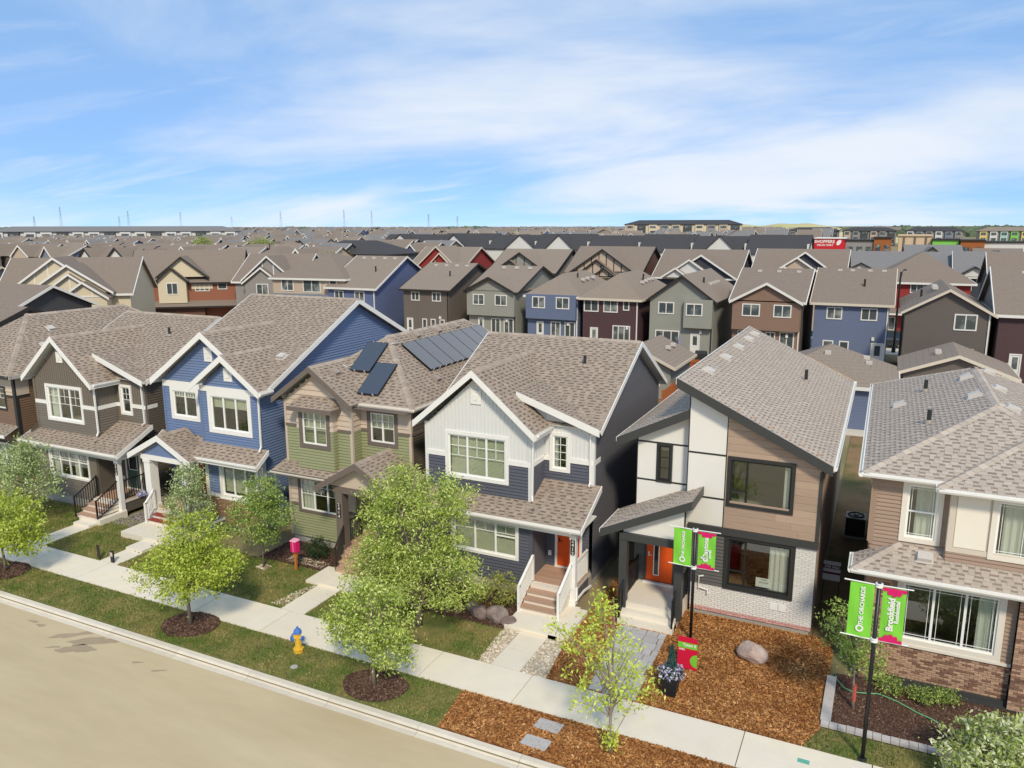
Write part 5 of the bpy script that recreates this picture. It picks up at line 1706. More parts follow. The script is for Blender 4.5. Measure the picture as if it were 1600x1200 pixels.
nR, _, _ = R.plane([(6.8, 23.4, z0), (6.8, 37.3, z0), (3.33, 33.8, zr), (3.33, 26.88, zr)], [(0, 'gutter_white', 0.12)])
nB, _, _ = R.plane([(6.8, 37.3, z0), (-0.15, 37.3, z0), (3.33, 33.8, zr)], [(0, 'gutter_white', 0.12)])
R.ridge((-0.15, 23.4, z0), (3.33, 26.88, zr), nL, nF); R.ridge((6.8, 23.4, z0), (3.33, 26.88, zr), nR, nF)
R.ridge((3.33, 33.8, zr), (3.33, 26.88, zr), nL, nR); R.ridge((-0.15, 37.3, z0), (3.33, 33.8, zr), nL, nB)
R.ridge((6.8, 37.3, z0), (3.33, 33.8, zr), nR, nB)
sF, _, _ = R.plane([(1.72, 23.0, 6.04), (6.85, 23.0, 6.04), (4.28, 25.56, 7.21)], [(0, 'gutter_white', 0.12)])
sL, _, _ = R.plane([(1.72, 23.5, 6.04), (1.72, 23.0, 6.04), (4.28, 25.56, 7.21), (4.28, 26.2, 7.21)], [(0, 'gutter_white', 0.12)])
R.ridge((1.72, 23.0, 6.04), (4.28, 25.56, 7.21), sL, sF)
kF, _, _ = R.plane([(-0.2, 22.62, 3.52), (6.9, 22.62, 3.52), (6.9, 23.8, 4.06), (0.98, 23.8, 4.06)], [(0, 'gutter_white', 0.12)])
kL, _, _ = R.plane([(-0.2, 23.8, 3.52), (-0.2, 22.62, 3.52), (0.98, 23.8, 4.06)], [(0, 'gutter_white', 0.12)])
R.ridge((-0.2, 22.62, 3.52), (0.98, 23.8, 4.06), kL, kF)
RO6 = R.finish()
gutter(T6, (-0.15, 23.4, z0), (1.74, 23.4, z0), (0, -1, 0)); gutter(T6, (1.74, 23.0, 6.04), (6.8, 23.0, 6.04), (0, -1, 0))
gutter(T6, (-0.15, 23.3, z0), (-0.15, 37.3, z0), (-1, 0, 0)); gutter(T6, (-0.22, 22.62, 3.52), (6.9, 22.62, 3.52), (0, -1, 0)); gutter(T6, (-0.2, 22.55, 3.52), (-0.2, 23.8, 3.52), (-1, 0, 0))
q = MB(); q.box(-0.1, 2.1, 23.45, 23.8, 5.98, 6.02, CT); T6.part('soffit', q)
q = MB(); q.box(-0.15, 6.5, 22.68, 23.22, 3.36, 3.40, CT); T6.part('soffit', q)
roof_vent(T6, RO6, (1.60, 23.35, 3.87), kF, (1, 0, 0), 'roof_vent_light', 0.36)
for p in ((0.8, 30.98), (1.57 - 0.3, 27.15)): vent_pipe(T6, RO6, (p[0], p[1], z0 + .448 * (p[0] + .15)), 0.42, 0.07) if False else None
vent_pipe(T6, RO6, (1.67 - 0.02, 32.31, z0 + .448 * 1.8), 0.42, 0.07); vent_pipe(T6, RO6, (1.57, 27.15, z0 + .448 * 1.72), 0.42, 0.07)
roof_vent(T6, RO6, (0.8, 30.98, z0 + .448 * .95), nL, (0, 1, 0), 'roof_vent_light', 0.4)
for y in (28.95, 32.35): roof_vent(T6, RO6, (2.91, y, z0 + .448 * 3.06), nL, (0, 1, 0), 'roof_vent_light', 0.4)
for y in (27.3, 30.51, 33.94): roof_vent(T6, RO6, (3.75, y, z0 + .448 * 3.05), nR, (0, 1, 0), 'roof_vent_light', 0.4)
downspout(T6, [(0.05, 23.6, 6.0), (0.14, 23.74, 5.85), (0.14, 23.76, 4.0)], 'siding_taupe')

# ---- brown house cut by the left edge
T0 = Thing('brown_house', 'brown house with dark trim beyond the olive house', 'house', (-42.0, 29.0, 0), 'houses along the street')
BN = 'siding_brown'
interior(T0, -45.0, -38.6, 23.5, 35.8, 5.3)
a, bb = (-45.0, 23.45), (-38.55, 23.45)
w = (3.9, 5.75, 3.95, 5.2); w2_ = (3.6, 5.85, 0.95, 2.35)
wall(T0, 'front_wall', a, bb, [(0, 0.3), (6.45, 0.3), (6.45, 5.8), (0, 5.8)], [(0.3, 4.75, 'lap', BN, 0.12), (4.75, 5.8, 'lap', 'siding_beige', 0.2)], [hole(*w), hole(*w2_)])
window(T0, a, bb, *w, tm='black_trim', cols=(1, 1), grid=(2, 2, 0.5)); window(T0, a, bb, *w2_, tm='black_trim', cols=(1, 1, 1), blind=('curtain', [(0.1, 0.95)], 'curtain_white'))
wall(T0, 'side_wall', (-38.55, 23.45), (-38.55, 35.8), [(0, 0.3), (12.35, 0.3), (12.35, 5.8), (0, 5.8)], [(0.3, 5.8, 'lap', BN, 0.12)])
band(T0, a, bb, 0, 6.45, 4.66, 4.78, BT, cuts=[(w[0], w[1])]); band(T0, (-38.55, 23.45), (-38.55, 35.8), 0, 0.7, 4.66, 4.78, BT)
q = MB(); Frame((-38.55, 23.45), (-38.55, 35.8)).box(q, 0.05, 0.7, 0.0, 0.045, 4.78, 5.7, 'siding_beige'); T0.part('corner_panel', q)
corner(T0, [(-38.55, 23.45, 0.3, 5.75, 1, -1)], w=0.14, m='black_trim')
wall(T0, 'side_wall', (-45.0, 35.8), (-45.0, 23.45), [(0, 0.3), (12.35, 0.3), (12.35, 5.8), (0, 5.8)], [(0.3, 5.8, 'lap', BN, 0.12)], boards=False)
wall(T0, 'back_wall', (-38.55, 35.8), (-45.0, 35.8), [(0, 0.3), (6.45, 0.3), (6.45, 5.8), (0, 5.8)], [(0.3, 5.8, 'lap', BN, 0.12)], boards=False)
R = Roof(T0, n_single=60)
z0, zr = 5.85, 8.35
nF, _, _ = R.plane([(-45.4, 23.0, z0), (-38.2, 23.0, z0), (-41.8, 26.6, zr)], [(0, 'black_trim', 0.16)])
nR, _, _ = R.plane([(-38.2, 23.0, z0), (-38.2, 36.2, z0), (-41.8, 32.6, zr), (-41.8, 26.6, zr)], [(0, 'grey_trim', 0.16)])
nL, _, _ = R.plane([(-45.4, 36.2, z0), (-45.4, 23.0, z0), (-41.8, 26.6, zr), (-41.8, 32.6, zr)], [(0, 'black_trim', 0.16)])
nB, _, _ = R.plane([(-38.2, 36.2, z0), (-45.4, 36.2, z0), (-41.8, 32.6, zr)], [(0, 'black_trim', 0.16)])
R.ridge((-38.2, 23.0, z0), (-41.8, 26.6, zr), nF, nR); R.ridge((-41.8, 32.6, zr), (-41.8, 26.6, zr), nL, nR); R.ridge((-38.2, 36.2, z0), (-41.8, 32.6, zr), nB, nR)
R.plane([(-45.2, 22.7, 2.9), (-38.6, 22.7, 2.9), (-38.6, 23.45, 3.25), (-45.2, 23.45, 3.25)], [(0, 'gutter_white', 0.14)])
RO = R.finish()
for p in ((-39.7, 24.4), (-40.7, 25.5)): roof_vent(T0, RO, (p[0], p[1] + 1.6, z0 + .694 * (-38.2 - p[0])), nR, (0, 1, 0), 'roof_vent_light', 0.34)
# ------------------------------------------------------------------ houses behind the street
def bgsid(name, rgb, period=0.2, dark=0.22):
    return stripes(mat(name, rgb, 0.6, 0.04, 0.8, spec=0.3), 'Z', period, 0.25, dark)


BG = dict(blue=(98, 110, 146), taupe=(112, 103, 95), greygreen=(150, 150, 140), plum=(84, 62, 64), brown=(140, 114, 98), slate=(104, 116, 142), darktaupe=(104, 96, 90),
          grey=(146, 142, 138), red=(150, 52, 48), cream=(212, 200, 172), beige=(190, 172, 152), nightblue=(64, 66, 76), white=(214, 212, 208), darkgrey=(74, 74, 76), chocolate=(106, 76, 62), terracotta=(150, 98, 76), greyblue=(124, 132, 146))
for k_, c_ in BG.items(): bgsid('bg_' + k_, c_)


def bgroof(name, rgb, band=0.16):
    m = mat(name, rgb, 0.95, 0.16, 5.5, 0.2, 8, stretch=(1, 1, 2.5))
    return stripes(m, 'Z', band, 0.3, 0.18)


bgroof('bg_roof_brown', (132, 119, 107)); bgroof('bg_roof_grey', (126, 124, 123)); bgroof('bg_roof_black', (70, 70, 72)); bgroof('bg_roof_tan', (140, 127, 114))
mat('bg_trim_white', (224, 221, 214), 0.6, 0.03); mat('bg_trim_dark', (50, 46, 44), 0.6, 0.04); mat('bg_trim_beige', (208, 196, 178), 0.6, 0.03)
mat('bg_pane', (74, 82, 84), 0.10, 0.25, 0.6, spec=0.7, rgb2=(150, 156, 150), mix_scale=0.9, mix_lo=0.5, mix_hi=0.7)
mat('pylon_steel', (150, 156, 164), 0.6, 0.03)
mat('bg_door', (222, 220, 214), 0.5, 0.03)


WTR, DTR, BTR = 'bg_trim_white', 'bg_trim_dark', 'bg_trim_beige'


class BGHouse:
    """house in its own frame: x along the front from 0 to w, y back from 0 to d; the root carries place and turn"""

    def __init__(s, name, label, x, y, w, d, ze, zr, axis, wallm, roofm, trim, rot=0.0, group='houses of the back rows', sidem=None, ov=0.35, zb=0.0, xr=None, cat='house', backfirst=False):
        s.T = T = Thing(name, label, cat, (0, 0, 0), group)
        s.w, s.d, s.ze, s.zr, s.trim, s.wallm, s.roofm, s.ov = w, d, ze, zr, trim, wallm, roofm, ov
        sidem = sidem or wallm
        b = MB()
        b.poly([(0, 0, zb), (w, 0, zb), (w, 0, ze), (0, 0, ze)] if axis != 'Y' else [(0, 0, zb), (w, 0, zb), (w, 0, ze), (w / 2, 0, zr - 0.1), (0, 0, ze)], wallm)
        b.poly([(w, d, zb), (0, d, zb), (0, d, ze), (w, d, ze)] if axis != 'Y' else [(w, d, zb), (0, d, zb), (0, d, ze), (w / 2, d, zr - 0.1), (w, d, ze)], wallm)
        b.poly([(w, 0, zb), (w, d, zb), (w, d, ze), (w, 0, ze)] if axis != 'X' else [(w, 0, zb), (w, d, zb), (w, d, ze), (w, d / 2, zr - 0.1), (w, 0, ze)], sidem)
        b.poly([(0, d, zb), (0, 0, zb), (0, 0, ze), (0, d, ze)] if axis != 'X' else [(0, d, zb), (0, 0, zb), (0, 0, ze), (0, d / 2, zr - 0.1), (0, d, ze)], sidem)
        s.walls = T.part('walls', b)
        r = MB(); f = MB(); o = ov
        t = 0.1

        def pl(pts):
            lo = [(p[0], p[1], p[2] - t) for p in pts]
            r.hexa(lo, pts, roofm)
        def fa(p, q):
            f.bar(p, q, 0.22, 0.07, trim, drop=True)
        s.zo = (zr - ze) / ((d if axis == 'X' else w) / 2) * o
        zl = ze - s.zo
        if axis == 'X':
            pl([(-o, -o, zl), (w + o, -o, zl), (w + o, d / 2, zr), (-o, d / 2, zr)]); pl([(w + o, d + o, zl), (-o, d + o, zl), (-o, d / 2, zr), (w + o, d / 2, zr)])
            for x_ in (-o - 0.04, w + o + 0.04):
                fa((x_, -o, zl + .02), (x_, d / 2, zr + .02)); fa((x_, d / 2, zr + .02), (x_, d + o, zl + .02))
            fa((-o, -o - .04, zl + .02), (w + o, -o - .04, zl + .02))
        elif axis == 'Y':
            pl([(w + o, -o, zl), (w + o, d + o, zl), (w / 2, d + o, zr), (w / 2, -o, zr)]); pl([(-o, d + o, zl), (-o, -o, zl), (w / 2, -o, zr), (w / 2, d + o, zr)])
            fa((-o, -o - .04, zl + .02), (w / 2, -o - .04, zr + .02)); fa((w / 2, -o - .04, zr + .02), (w + o, -o - .04, zl + .02))
            fa((w + o + .04, -o, zl + .02), (w + o + .04, d + o, zl + .02))
        else:
            h = min(w, d) / 2 + o
            if d >= w: A, B = (w / 2, h - o, zr), (w / 2, d + o - h, zr)
            else: A, B = (h - o, d / 2, zr), (w + o - h, d / 2, zr)
            c = [(-o, -o, zl), (w + o, -o, zl), (w + o, d + o, zl), (-o, d + o, zl)]
            if d >= w:
                pl([c[0], c[1], A]); pl([c[1], c[2], B, A]); pl([c[2], c[3], B]); pl([c[3], c[0], A, B])
            else:
                pl([c[0], c[1], B, A]); pl([c[1], c[2], B]); pl([c[2], c[3], A, B]); pl([c[3], c[0], A])
            for k in range(4):
                p, q = c[k], c[(k + 1) % 4]
                fa((p[0], p[1], p[2] + .02), (q[0], q[1], q[2] + .02))
        s.r, s.f = r, f
        T.root.location = (x, y, 0); T.root.rotation_euler = (0, 0, rot)

    def gable(s, xc, hw, z0, za, y=-0.3, depth=4.0, wm=None, trim=None, timber=None, zwall=None, th=0.24):
        """front-facing gable: wall triangle, two roof planes running back, barge boards, optional half-timber strips"""
        trim = trim or s.trim; wm = wm or s.wallm
        ov = 0.3
        b = MB()
        k = (za - z0) / hw
        zw = z0 if zwall is None else zwall
        b.poly([(xc - hw + ov, y, zw), (xc + hw - ov, y, zw), (xc + hw - ov, y, z0 + k * ov - 0.1), (xc, y, za - 0.12), (xc - hw + ov, y, z0 + k * ov - 0.1)], wm)
        for sx in (-1, 1):
            b.poly([(xc + sx * (hw - ov), y, zw), (xc + sx * (hw - ov), y + depth, zw), (xc + sx * (hw - ov), y + depth, z0 + k * ov - 0.1), (xc + sx * (hw - ov), y, z0 + k * ov - 0.1)][::sx], wm)
        G = s.T.part('gable_front', b)
        yf = y - 0.32
        for pts in ([(xc + hw, yf, z0), (xc + hw, y + depth, z0), (xc, y + depth, za), (xc, yf, za)], [(xc - hw, y + depth, z0), (xc - hw, yf, z0), (xc, yf, za), (xc, y + depth, za)]):
            s.r.hexa([(p[0], p[1], p[2] - 0.1) for p in pts], pts, s.roofm)
        q = MB()
        q.bar((xc - hw, yf - 0.04, z0 + 0.03), (xc, yf - 0.04, za + 0.03), th, 0.07, trim, drop=True)
        q.bar((xc, yf - 0.05, za + 0.03), (xc + hw, yf - 0.05, z0 + 0.03), th, 0.07, trim, drop=True)
        s.T.part('bargeboard', q)
        if timber:
            q = MB(); n = timber
            for i in range(1, n):
                xx = xc - hw + 2 * hw * i / n
                top = za - k * abs(xx - xc) - 0.2
                if top > z0 + 0.3: q.box(xx - 0.06, xx + 0.06, y - 0.03, y, z0 + 0.2, top, trim)
            q.box(xc - hw + 0.5, xc + hw - 0.5, y - 0.04, y - 0.001, z0 + 0.1, z0 + 0.24, trim)
            s.T.part('timber_strip', q)
        return s

    def win(s, x0, x1, z0, z1, n=2, y=0.0, trim=None, t=0.10, m='bg_pane', name='window', right=False):
        trim = trim or 'bg_trim_white'
        def P(u, nn, z): return (u, y - nn, z) if not right else (s.w + nn, u, z)
        def bx(q, a, b_, n0, n1, c, d_, mm):
            p0, p1 = P(a, n0, c), P(b_, n1, d_)
            q.box(p0[0], p1[0], p0[1], p1[1], c, d_, mm)
        q = MB()
        bx(q, x0, x1, 0, 0.06, z0, z0 + t, trim); bx(q, x0, x1, 0, 0.06, z1 - t, z1, trim)
        bx(q, x0, x0 + t, 0, 0.06, z0 + t, z1 - t, trim); bx(q, x1 - t, x1, 0, 0.06, z0 + t, z1 - t, trim)
        for i in range(1, n):
            xx = x0 + (x1 - x0) * i / n; bx(q, xx - t * 0.4, xx + t * 0.4, 0, 0.055, z0 + t, z1 - t, trim)
        W = s.T.part(name, q)
        q = MB(); bx(q, x0 + t * 0.9, x1 - t * 0.9, 0.0, 0.02, z0 + t * 0.9, z1 - t * 0.9, m)
        s.T.part('pane' if name == 'window' else 'door_leaf', q, W)
        if name == 'door':
            q = MB(); bx(q, x0 + (x1 - x0) * 0.28, x1 - (x1 - x0) * 0.28, 0.02, 0.03, z0 + (z1 - z0) * 0.45, z0 + (z1 - z0) * 0.88, 'bg_pane'); s.T.part('door_glass', q, W)
        return s

    def door(s, x0, x1, z0, z1, y=0.0): return s.win(x0, x1, z0, z1, 1, y, m='bg_door', name='door')

    def box(s, name, x0, x1, y0, y1, z0, z1, m):
        q = MB(); q.box(x0, x1, y0, y1, z0, z1, m); s.T.part(name, q); return s

    def lean(s, x0, x1, y0, y1, z0, z1, trim=None):
        """lean-to roof: eave at y0 (height z0) up to y1"""
        pts = [(x0, y0, z0), (x1, y0, z0), (x1, y1, z1), (x0, y1, z1)]
        s.r.hexa([(p[0], p[1], p[2] - 0.1) for p in pts], pts, s.roofm)
        s.f.bar((x0, y0 - 0.04, z0 + 0.02), (x1, y0 - 0.04, z0 + 0.02), 0.2, 0.07, trim or s.trim, drop=True)
        return s

    def vents(s, pts):
        for x, y, z in pts:
            q = MB(); q.box(x - 0.2, x + 0.2, y - 0.15, y + 0.15, z - 0.12, z + 0.14, 'roof_vent_light'); s.T.part('roof_vent', q)
        return s

    def pipe(s, x, y, z):
        q = MB(); q.tube([(x, y, z - 0.2), (x, y, z + 0.45)], 0.09, 'bg_trim_dark', 8); s.T.part('vent_pipe', q); return s

    def done(s):
        if s.T.root['category'] == 'house' and s.T.root.get('group') == 'houses of the back rows' and s.T.root.name.startswith('back'):
            q = MB(); q.box(s.w - 0.16, s.w - 0.06, -0.09, -0.01, 0.3, s.ze - 0.15, 'bg_trim_white' if s.trim != DTR else 'bg_trim_dark'); s.T.part('downspout', q)
            q = MB(); q.box(s.w * 0.9 - 0.6, s.w * 0.9 - 0.38, -0.16, -0.01, 3.0, 3.3, 'bg_trim_white'); s.T.part('wall_lamp', q)
            q = MB(); q.box(s.w * 0.12, s.w * 0.12 + 0.28, -0.14, -0.01, 1.3, 1.75, 'bg_grey'); s.T.part('meter_box', q)
        s.T.part('roof', s.r); s.T.part('fascia', s.f); return s


H = BGHouse('back_house', 'blue house with white rake boards behind the blue street house', -58.2, 72.5, 6.5, 12.5, 6.3, 9.5, 'X', 'bg_blue', 'bg_roof_tan', WTR)
H.win(.86, 2.17, 4.6, 5.75).win(3.70, 5.07, 4.6, 5.75).win(0.8, 2.2, 1.4, 2.9).door(4.2, 5.1, 0.9, 2.9).vents([(1.2, 5.6, 9.25), (2.6, 5.6, 9.25), (4.2, 5.6, 9.25), (5.6, 5.6, 9.25)]).pipe(4.6, 3.0, 8.0).done()
H = BGHouse('back_house', 'dark taupe house whose rear wall has two upper windows and a white door', -48.5, 73.4, 5.8, 12.6, 6.3, 8.8, 'X', 'bg_taupe', 'bg_roof_tan', DTR)
H.win(1.04, 2.12, 4.9, 5.9).win(3.73, 4.84, 4.9, 5.9).door(.4, 1.2, 1.0, 2.96).win(2.41, 3.01, 1.5, 2.95, 1).win(3.49, 4.12, 1.5, 2.97, 1).win(4.63, 5.26, 1.9, 2.95, 1).vents([(1.0, 5.6, 8.5), (2.4, 5.6, 8.5), (3.8, 5.6, 8.5), (5.1, 5.6, 8.5)]).pipe(4.3, 3.0, 7.6).done()
H = BGHouse('back_house', 'grey green house with a dark edged rear gable beside the taupe one', -40.45, 73.9, 5.6, 12.6, 6.3, 8.6, 'X', 'bg_greygreen', 'bg_roof_tan', DTR)
H.box('overhang', 0, 5.6, -0.5, 0.0, 3.65, 6.3, 'bg_greygreen').gable(2.75, 3.0, 6.25, 7.75, y=-0.5, depth=5.0)
H.win(.75, 2.12, 4.75, 5.9, y=-.5).win(3.37, 4.78, 4.75, 5.9, y=-.5).door(1.1, 1.8, 1.3, 3.4).win(2.66, 3.78, 1.5, 3.35).win(4.18, 5.33, 1.5, 3.4).vents([(1.6, 5.4, 8.4), (3.2, 5.4, 8.4), (4.8, 5.4, 8.4)]).done()
H = BGHouse('back_house', 'blue hip roofed house touching the plum one', -33.5, 73.9, 5.6, 12.4, 6.2, 8.1, 'hip', 'bg_slate', 'bg_roof_tan', WTR)
H.box('overhang', 0, 5.5, -0.5, 0, 3.6, 6.1, 'bg_slate').win(.73, 2.17, 4.7, 5.9, y=-.5).win(3.37, 4.83, 4.7, 5.9, y=-.5).door(1.03, 1.83, 1.2, 3.3).win(2.61, 3.72, 1.5, 3.35).win(4.16, 5.30, 1.5, 3.35).vents([(4.4, 4.6, 7.4), (4.3, 6.2, 7.45), (4.3, 8.0, 7.45)]).pipe(3.6, 5.0, 7.6).done()
H = BGHouse('back_house', 'dark plum house with three upper rear windows and a hip roof', -27.2, 73.4, 5.7, 12.6, 6.25, 8.3, 'hip', 'bg_plum', 'bg_roof_tan', BTR, ov=0.4)
H.win(.1, 1.65, 4.6, 6.0).win(2.15, 3.64, 4.6, 6.0).win(4.17, 4.8, 4.85, 6.0, 1).door(.8, 1.63, 1.1, 3.04).win(3.14, 4.94, 1.75, 3.35, 3).vents([(4.6, 5.0, 7.3), (4.5, 6.6, 7.35), (4.4, 8.2, 7.4), (4.4, 9.4, 7.4)]).pipe(4.2, 6.6, 7.6).done()
H = BGHouse('back_house', 'pale grey house with a big rear gable and folded patio umbrella', -20.35, 73.4, 6.05, 12.6, 6.25, 8.45, 'Y', 'bg_greygreen', 'bg_roof_tan', DTR)
H.win(.81, 2.35, 4.7, 5.85).win(3.61, 5.16, 4.7, 5.85).win(.6, 2.95, 1.5, 3.15, 3).box('overhang', 3.4, 6.05, -0.6, 0.0, 3.55, 6.2, 'bg_greygreen').win(3.61, 5.16, 4.7, 5.85, y=-.6).door(4.0, 4.91, 1.0, 2.96).vents([(4.6, 5, 7.3), (4.6, 6.3, 7.3), (4.6, 7.6, 7.3), (4.6, 8.9, 7.3)]).pipe(4.3, 3.5, 7.6).done()
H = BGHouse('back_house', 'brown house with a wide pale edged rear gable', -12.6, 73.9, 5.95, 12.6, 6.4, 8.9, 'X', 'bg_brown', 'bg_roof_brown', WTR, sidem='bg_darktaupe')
H.box('overhang', 0, 5.9, -0.5, 0, 3.6, 6.3, 'bg_brown').gable(2.95, 3.2, 6.2, 7.95, y=-.5, depth=5).win(.87, 2.46, 4.85, 6.0, y=-.5).win(3.62, 5.17, 4.85, 6.0, y=-.5).win(3.0, 3.86, 1.9, 3.46).win(4.21, 5.5, 1.9, 3.53).win(.5, 2.4, 1.9, 3.5).vents([(1.4, 5.6, 8.6), (3.2, 5.6, 8.6), (5.0, 5.6, 8.6)]).done()
H = BGHouse('back_house', 'slate blue house with two rear windows and a plain white door', -5.66, 75.0, 6.1, 12.5, 6.35, 9.0, 'X', 'bg_slate', 'bg_roof_brown', BTR)
H.win(1.04, 2.35, 4.75, 5.85).win(3.86, 5.2, 4.75, 5.85).win(4.88, 5.94, .75, 2.82, 1, m='bg_door', name='door').win(2.27, 3.09, 1.7, 2.84, 1).win(.9, 1.8, 1.7, 2.84, 1).vents([(1.6, 5.8, 8.75), (2.7, 5.8, 8.75), (4.2, 5.8, 8.75), (5.4, 5.8, 8.75)]).pipe(3.9, 2.8, 7.75).done()
H = BGHouse('back_house', 'dark taupe house with a beige edged rear gable behind its garage', 1.6, 71.0, 6.05, 12.6, 6.25, 8.0, 'Y', 'bg_darktaupe', 'bg_roof_brown', BTR)
H.win(3.52, 5.13, 4.75, 6.05, 2).vents([(2.2, 4.4, 7.75), (2.2, 5.3, 7.75), (2.2, 6.2, 7.75), (2.2, 7.1, 7.75)]).pipe(1.2, 5.0, 7.1).done()
H = BGHouse('back_house', 'plum house with a grey side wall at the right edge', 8.2, 71.2, 7.0, 12.6, 6.3, 9.5, 'X', 'bg_plum', 'bg_roof_brown', WTR, sidem='bg_grey')
H.door(.96, 1.8, .9, 3.1).win(3.0, 4.8, 1.6, 3.1).win(2.0, 3.6, 4.8, 5.9).vents([(2.0, 5.6, 9.1)]).done()
# garages in the back yards
H = BGHouse('garage', 'taupe garage with a beige edged gable in the back lane', 1.6, 60.5, 6.6, 6.4, 3.05, 4.3, 'Y', 'bg_darktaupe', 'bg_roof_tan', BTR, group='garages in the back lane', cat='garage')
H.vents([(2.2, 2.6, 4.0), (2.2, 3.4, 4.0)]).done()
H = BGHouse('garage', 'pale grey green garage behind the navy house', -19.4, 57.2, 5.3, 6.4, 2.75, 4.0, 'Y', 'bg_greygreen', 'bg_roof_tan', BTR, group='garages in the back lane', cat='garage', ov=0.4)
H.vents([(4.2, 3.4, 3.5), (4.2, 5.0, 3.5)]).win(3.9, 4.5, 1.0, 1.9, 1, right=False).done()
mat('osb', (216, 158, 76), 0.8, 0.15, 8)
H = BGHouse('garage', 'slate blue double garage with bare sheathing showing at its roof edge', -7.2, 53.8, 8.2, 8.5, 3.0, 4.9, 'hip', 'bg_slate', 'bg_roof_tan', WTR, group='garages in the back lane', cat='garage')
H.vents([(6.4, 5.0, 3.95), (6.6, 3.4, 3.85), (4.0, 3.0, 4.45), (4.0, 3.8, 4.5)]).done()

# rows facing us across the next street
H = BGHouse('row_house', 'red house with white barge boards above the back roofs', -68.5, 105.0, 9.5, 13.0, 6.4, 9.7, 'X', 'bg_red', 'bg_roof_tan', BTR)
H.gable(5.6, 4.0, 6.5, 9.95, y=-0.2, depth=6, wm='bg_red', trim=BTR).gable(6.6, 2.8, 6.4, 9.0, y=-0.9, depth=5, wm='bg_red', trim=BTR, timber=3).win(5.2, 6.4, 4.6, 5.8, y=-.9).done()
H = BGHouse('row_house', 'greyish house with dark half timbered gables left of the brown gabled one', -53.9, 105.0, 10.5, 13.0, 6.4, 9.5, 'X', 'bg_greygreen', 'bg_roof_tan', DTR)
H.gable(5.2, 4.6, 6.2, 9.2, y=-.3, depth=6, trim=DTR, timber=7).gable(3.9, 2.6, 6.1, 8.1, y=-.9, depth=4, trim=DTR, timber=3).win(6.5, 8.0, 4.7, 5.8, y=-.3).done()
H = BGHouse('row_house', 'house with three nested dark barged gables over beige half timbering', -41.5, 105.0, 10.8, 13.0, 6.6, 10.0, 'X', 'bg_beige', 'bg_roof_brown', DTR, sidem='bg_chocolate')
H.gable(5.5, 4.9, 6.5, 9.8, y=-.3, depth=6, trim=DTR, timber=9).gable(4.9, 3.0, 6.2, 8.4, y=-1.0, depth=4, trim=DTR, timber=5).gable(6.2, 2.0, 5.9, 7.3, y=-1.6, depth=3, trim=DTR, timber=3).win(5.6, 7.0, 4.2, 5.5, y=-1.6).done()
H = BGHouse('row_house', 'night blue house with pale grey shingled gables in white trim', -28.6, 105.0, 10.9, 13.0, 6.3, 9.7, 'X', 'bg_nightblue', 'bg_roof_brown', WTR)
H.gable(6.3, 4.8, 6.1, 9.2, y=-.3, depth=6, trim=WTR, wm='bg_nightblue').gable(4.9, 2.8, 6.7, 8.6, y=-.9, depth=4, trim=WTR, wm='bg_white').gable(3.2, 2.0, 6.2, 7.5, y=-1.4, depth=3, trim=WTR, wm='bg_white').box('eave_band', 5.6, 8.5, -.38, -.3, 6.0, 6.25, WTR).win(8.8, 10.0, 4.4, 5.6).done()
H = BGHouse('row_house', 'beige house with three stepped gables in white trim', -15.8, 105.0, 10.9, 13.0, 6.5, 9.9, 'X', 'bg_beige', 'bg_roof_brown', WTR)
H.gable(6.4, 3.8, 7.0, 9.75, y=-.3, depth=6, trim=WTR, wm='bg_nightblue').gable(5.5, 3.1, 7.0, 9.1, y=-.7, depth=5, trim=WTR, wm='bg_beige').gable(4.0, 1.8, 6.9, 8.0, y=-1.2, depth=3, trim=WTR, wm='bg_beige').win(6.3, 7.4, 4.4, 6.0, 1).done()
H = BGHouse('row_house', 'wide red house under a broad brown hip roof', -1.3, 100.0, 9.8, 13.0, 6.9, 9.9, 'hip', 'bg_red', 'bg_roof_brown', WTR, ov=0.5)
H.win(.9, 2.4, 5.0, 6.6).win(3.8, 5.8, 5.4, 6.6, 3).win(7.2, 8.4, 5.4, 6.6).lean(0, 9.8, -1.4, 0, 3.1, 3.6, WTR).win(1.2, 2.6, 1, 2.6).done()
H = BGHouse('row_house', 'brown roofed house beyond the plum one by the right edge', 10.8, 103.0, 11.0, 13.0, 6.0, 9.8, 'X', 'bg_darkgrey', 'bg_roof_brown', WTR)
H.win(1.0, 2.4, 4.2, 5.4).done()
# side street at the left: houses turned towards the right
r_ = RAD(50)
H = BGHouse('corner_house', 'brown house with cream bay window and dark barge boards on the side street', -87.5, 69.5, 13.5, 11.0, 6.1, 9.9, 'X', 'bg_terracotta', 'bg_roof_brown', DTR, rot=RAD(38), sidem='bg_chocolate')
H.gable(5.2, 2.0, 6.1, 7.9, y=-.9, depth=4, trim=DTR, wm='bg_cream', zwall=3.3).gable(6.4, 3.2, 6.6, 9.2, y=-.2, depth=5, trim=DTR, wm='bg_cream').win(4.5, 5.9, 4.4, 5.9, y=-.9).win(1.2, 2.6, 4.6, 5.7).win(7.8, 9.6, 4.7, 6.0, 3).win(10.6, 11.8, 4.9, 6.0, 1)
H.box('accent_panel', 7.4, 10.0, -0.05, 0.0, 5.0, 6.0, 'bg_cream').lean(0, 13.5, -1.8, 0, 2.9, 3.5, DTR).box('porch_wall', 1.0, 9.0, -1.2, 0, 0, 2.9, 'bg_chocolate').done()
H = BGHouse('corner_house', 'cream house with four nested white edged gables on the side street', -82.0, 49.5, 12.5, 11.0, 6.3, 9.7, 'X', 'bg_cream', 'bg_roof_brown', WTR, rot=RAD(38))
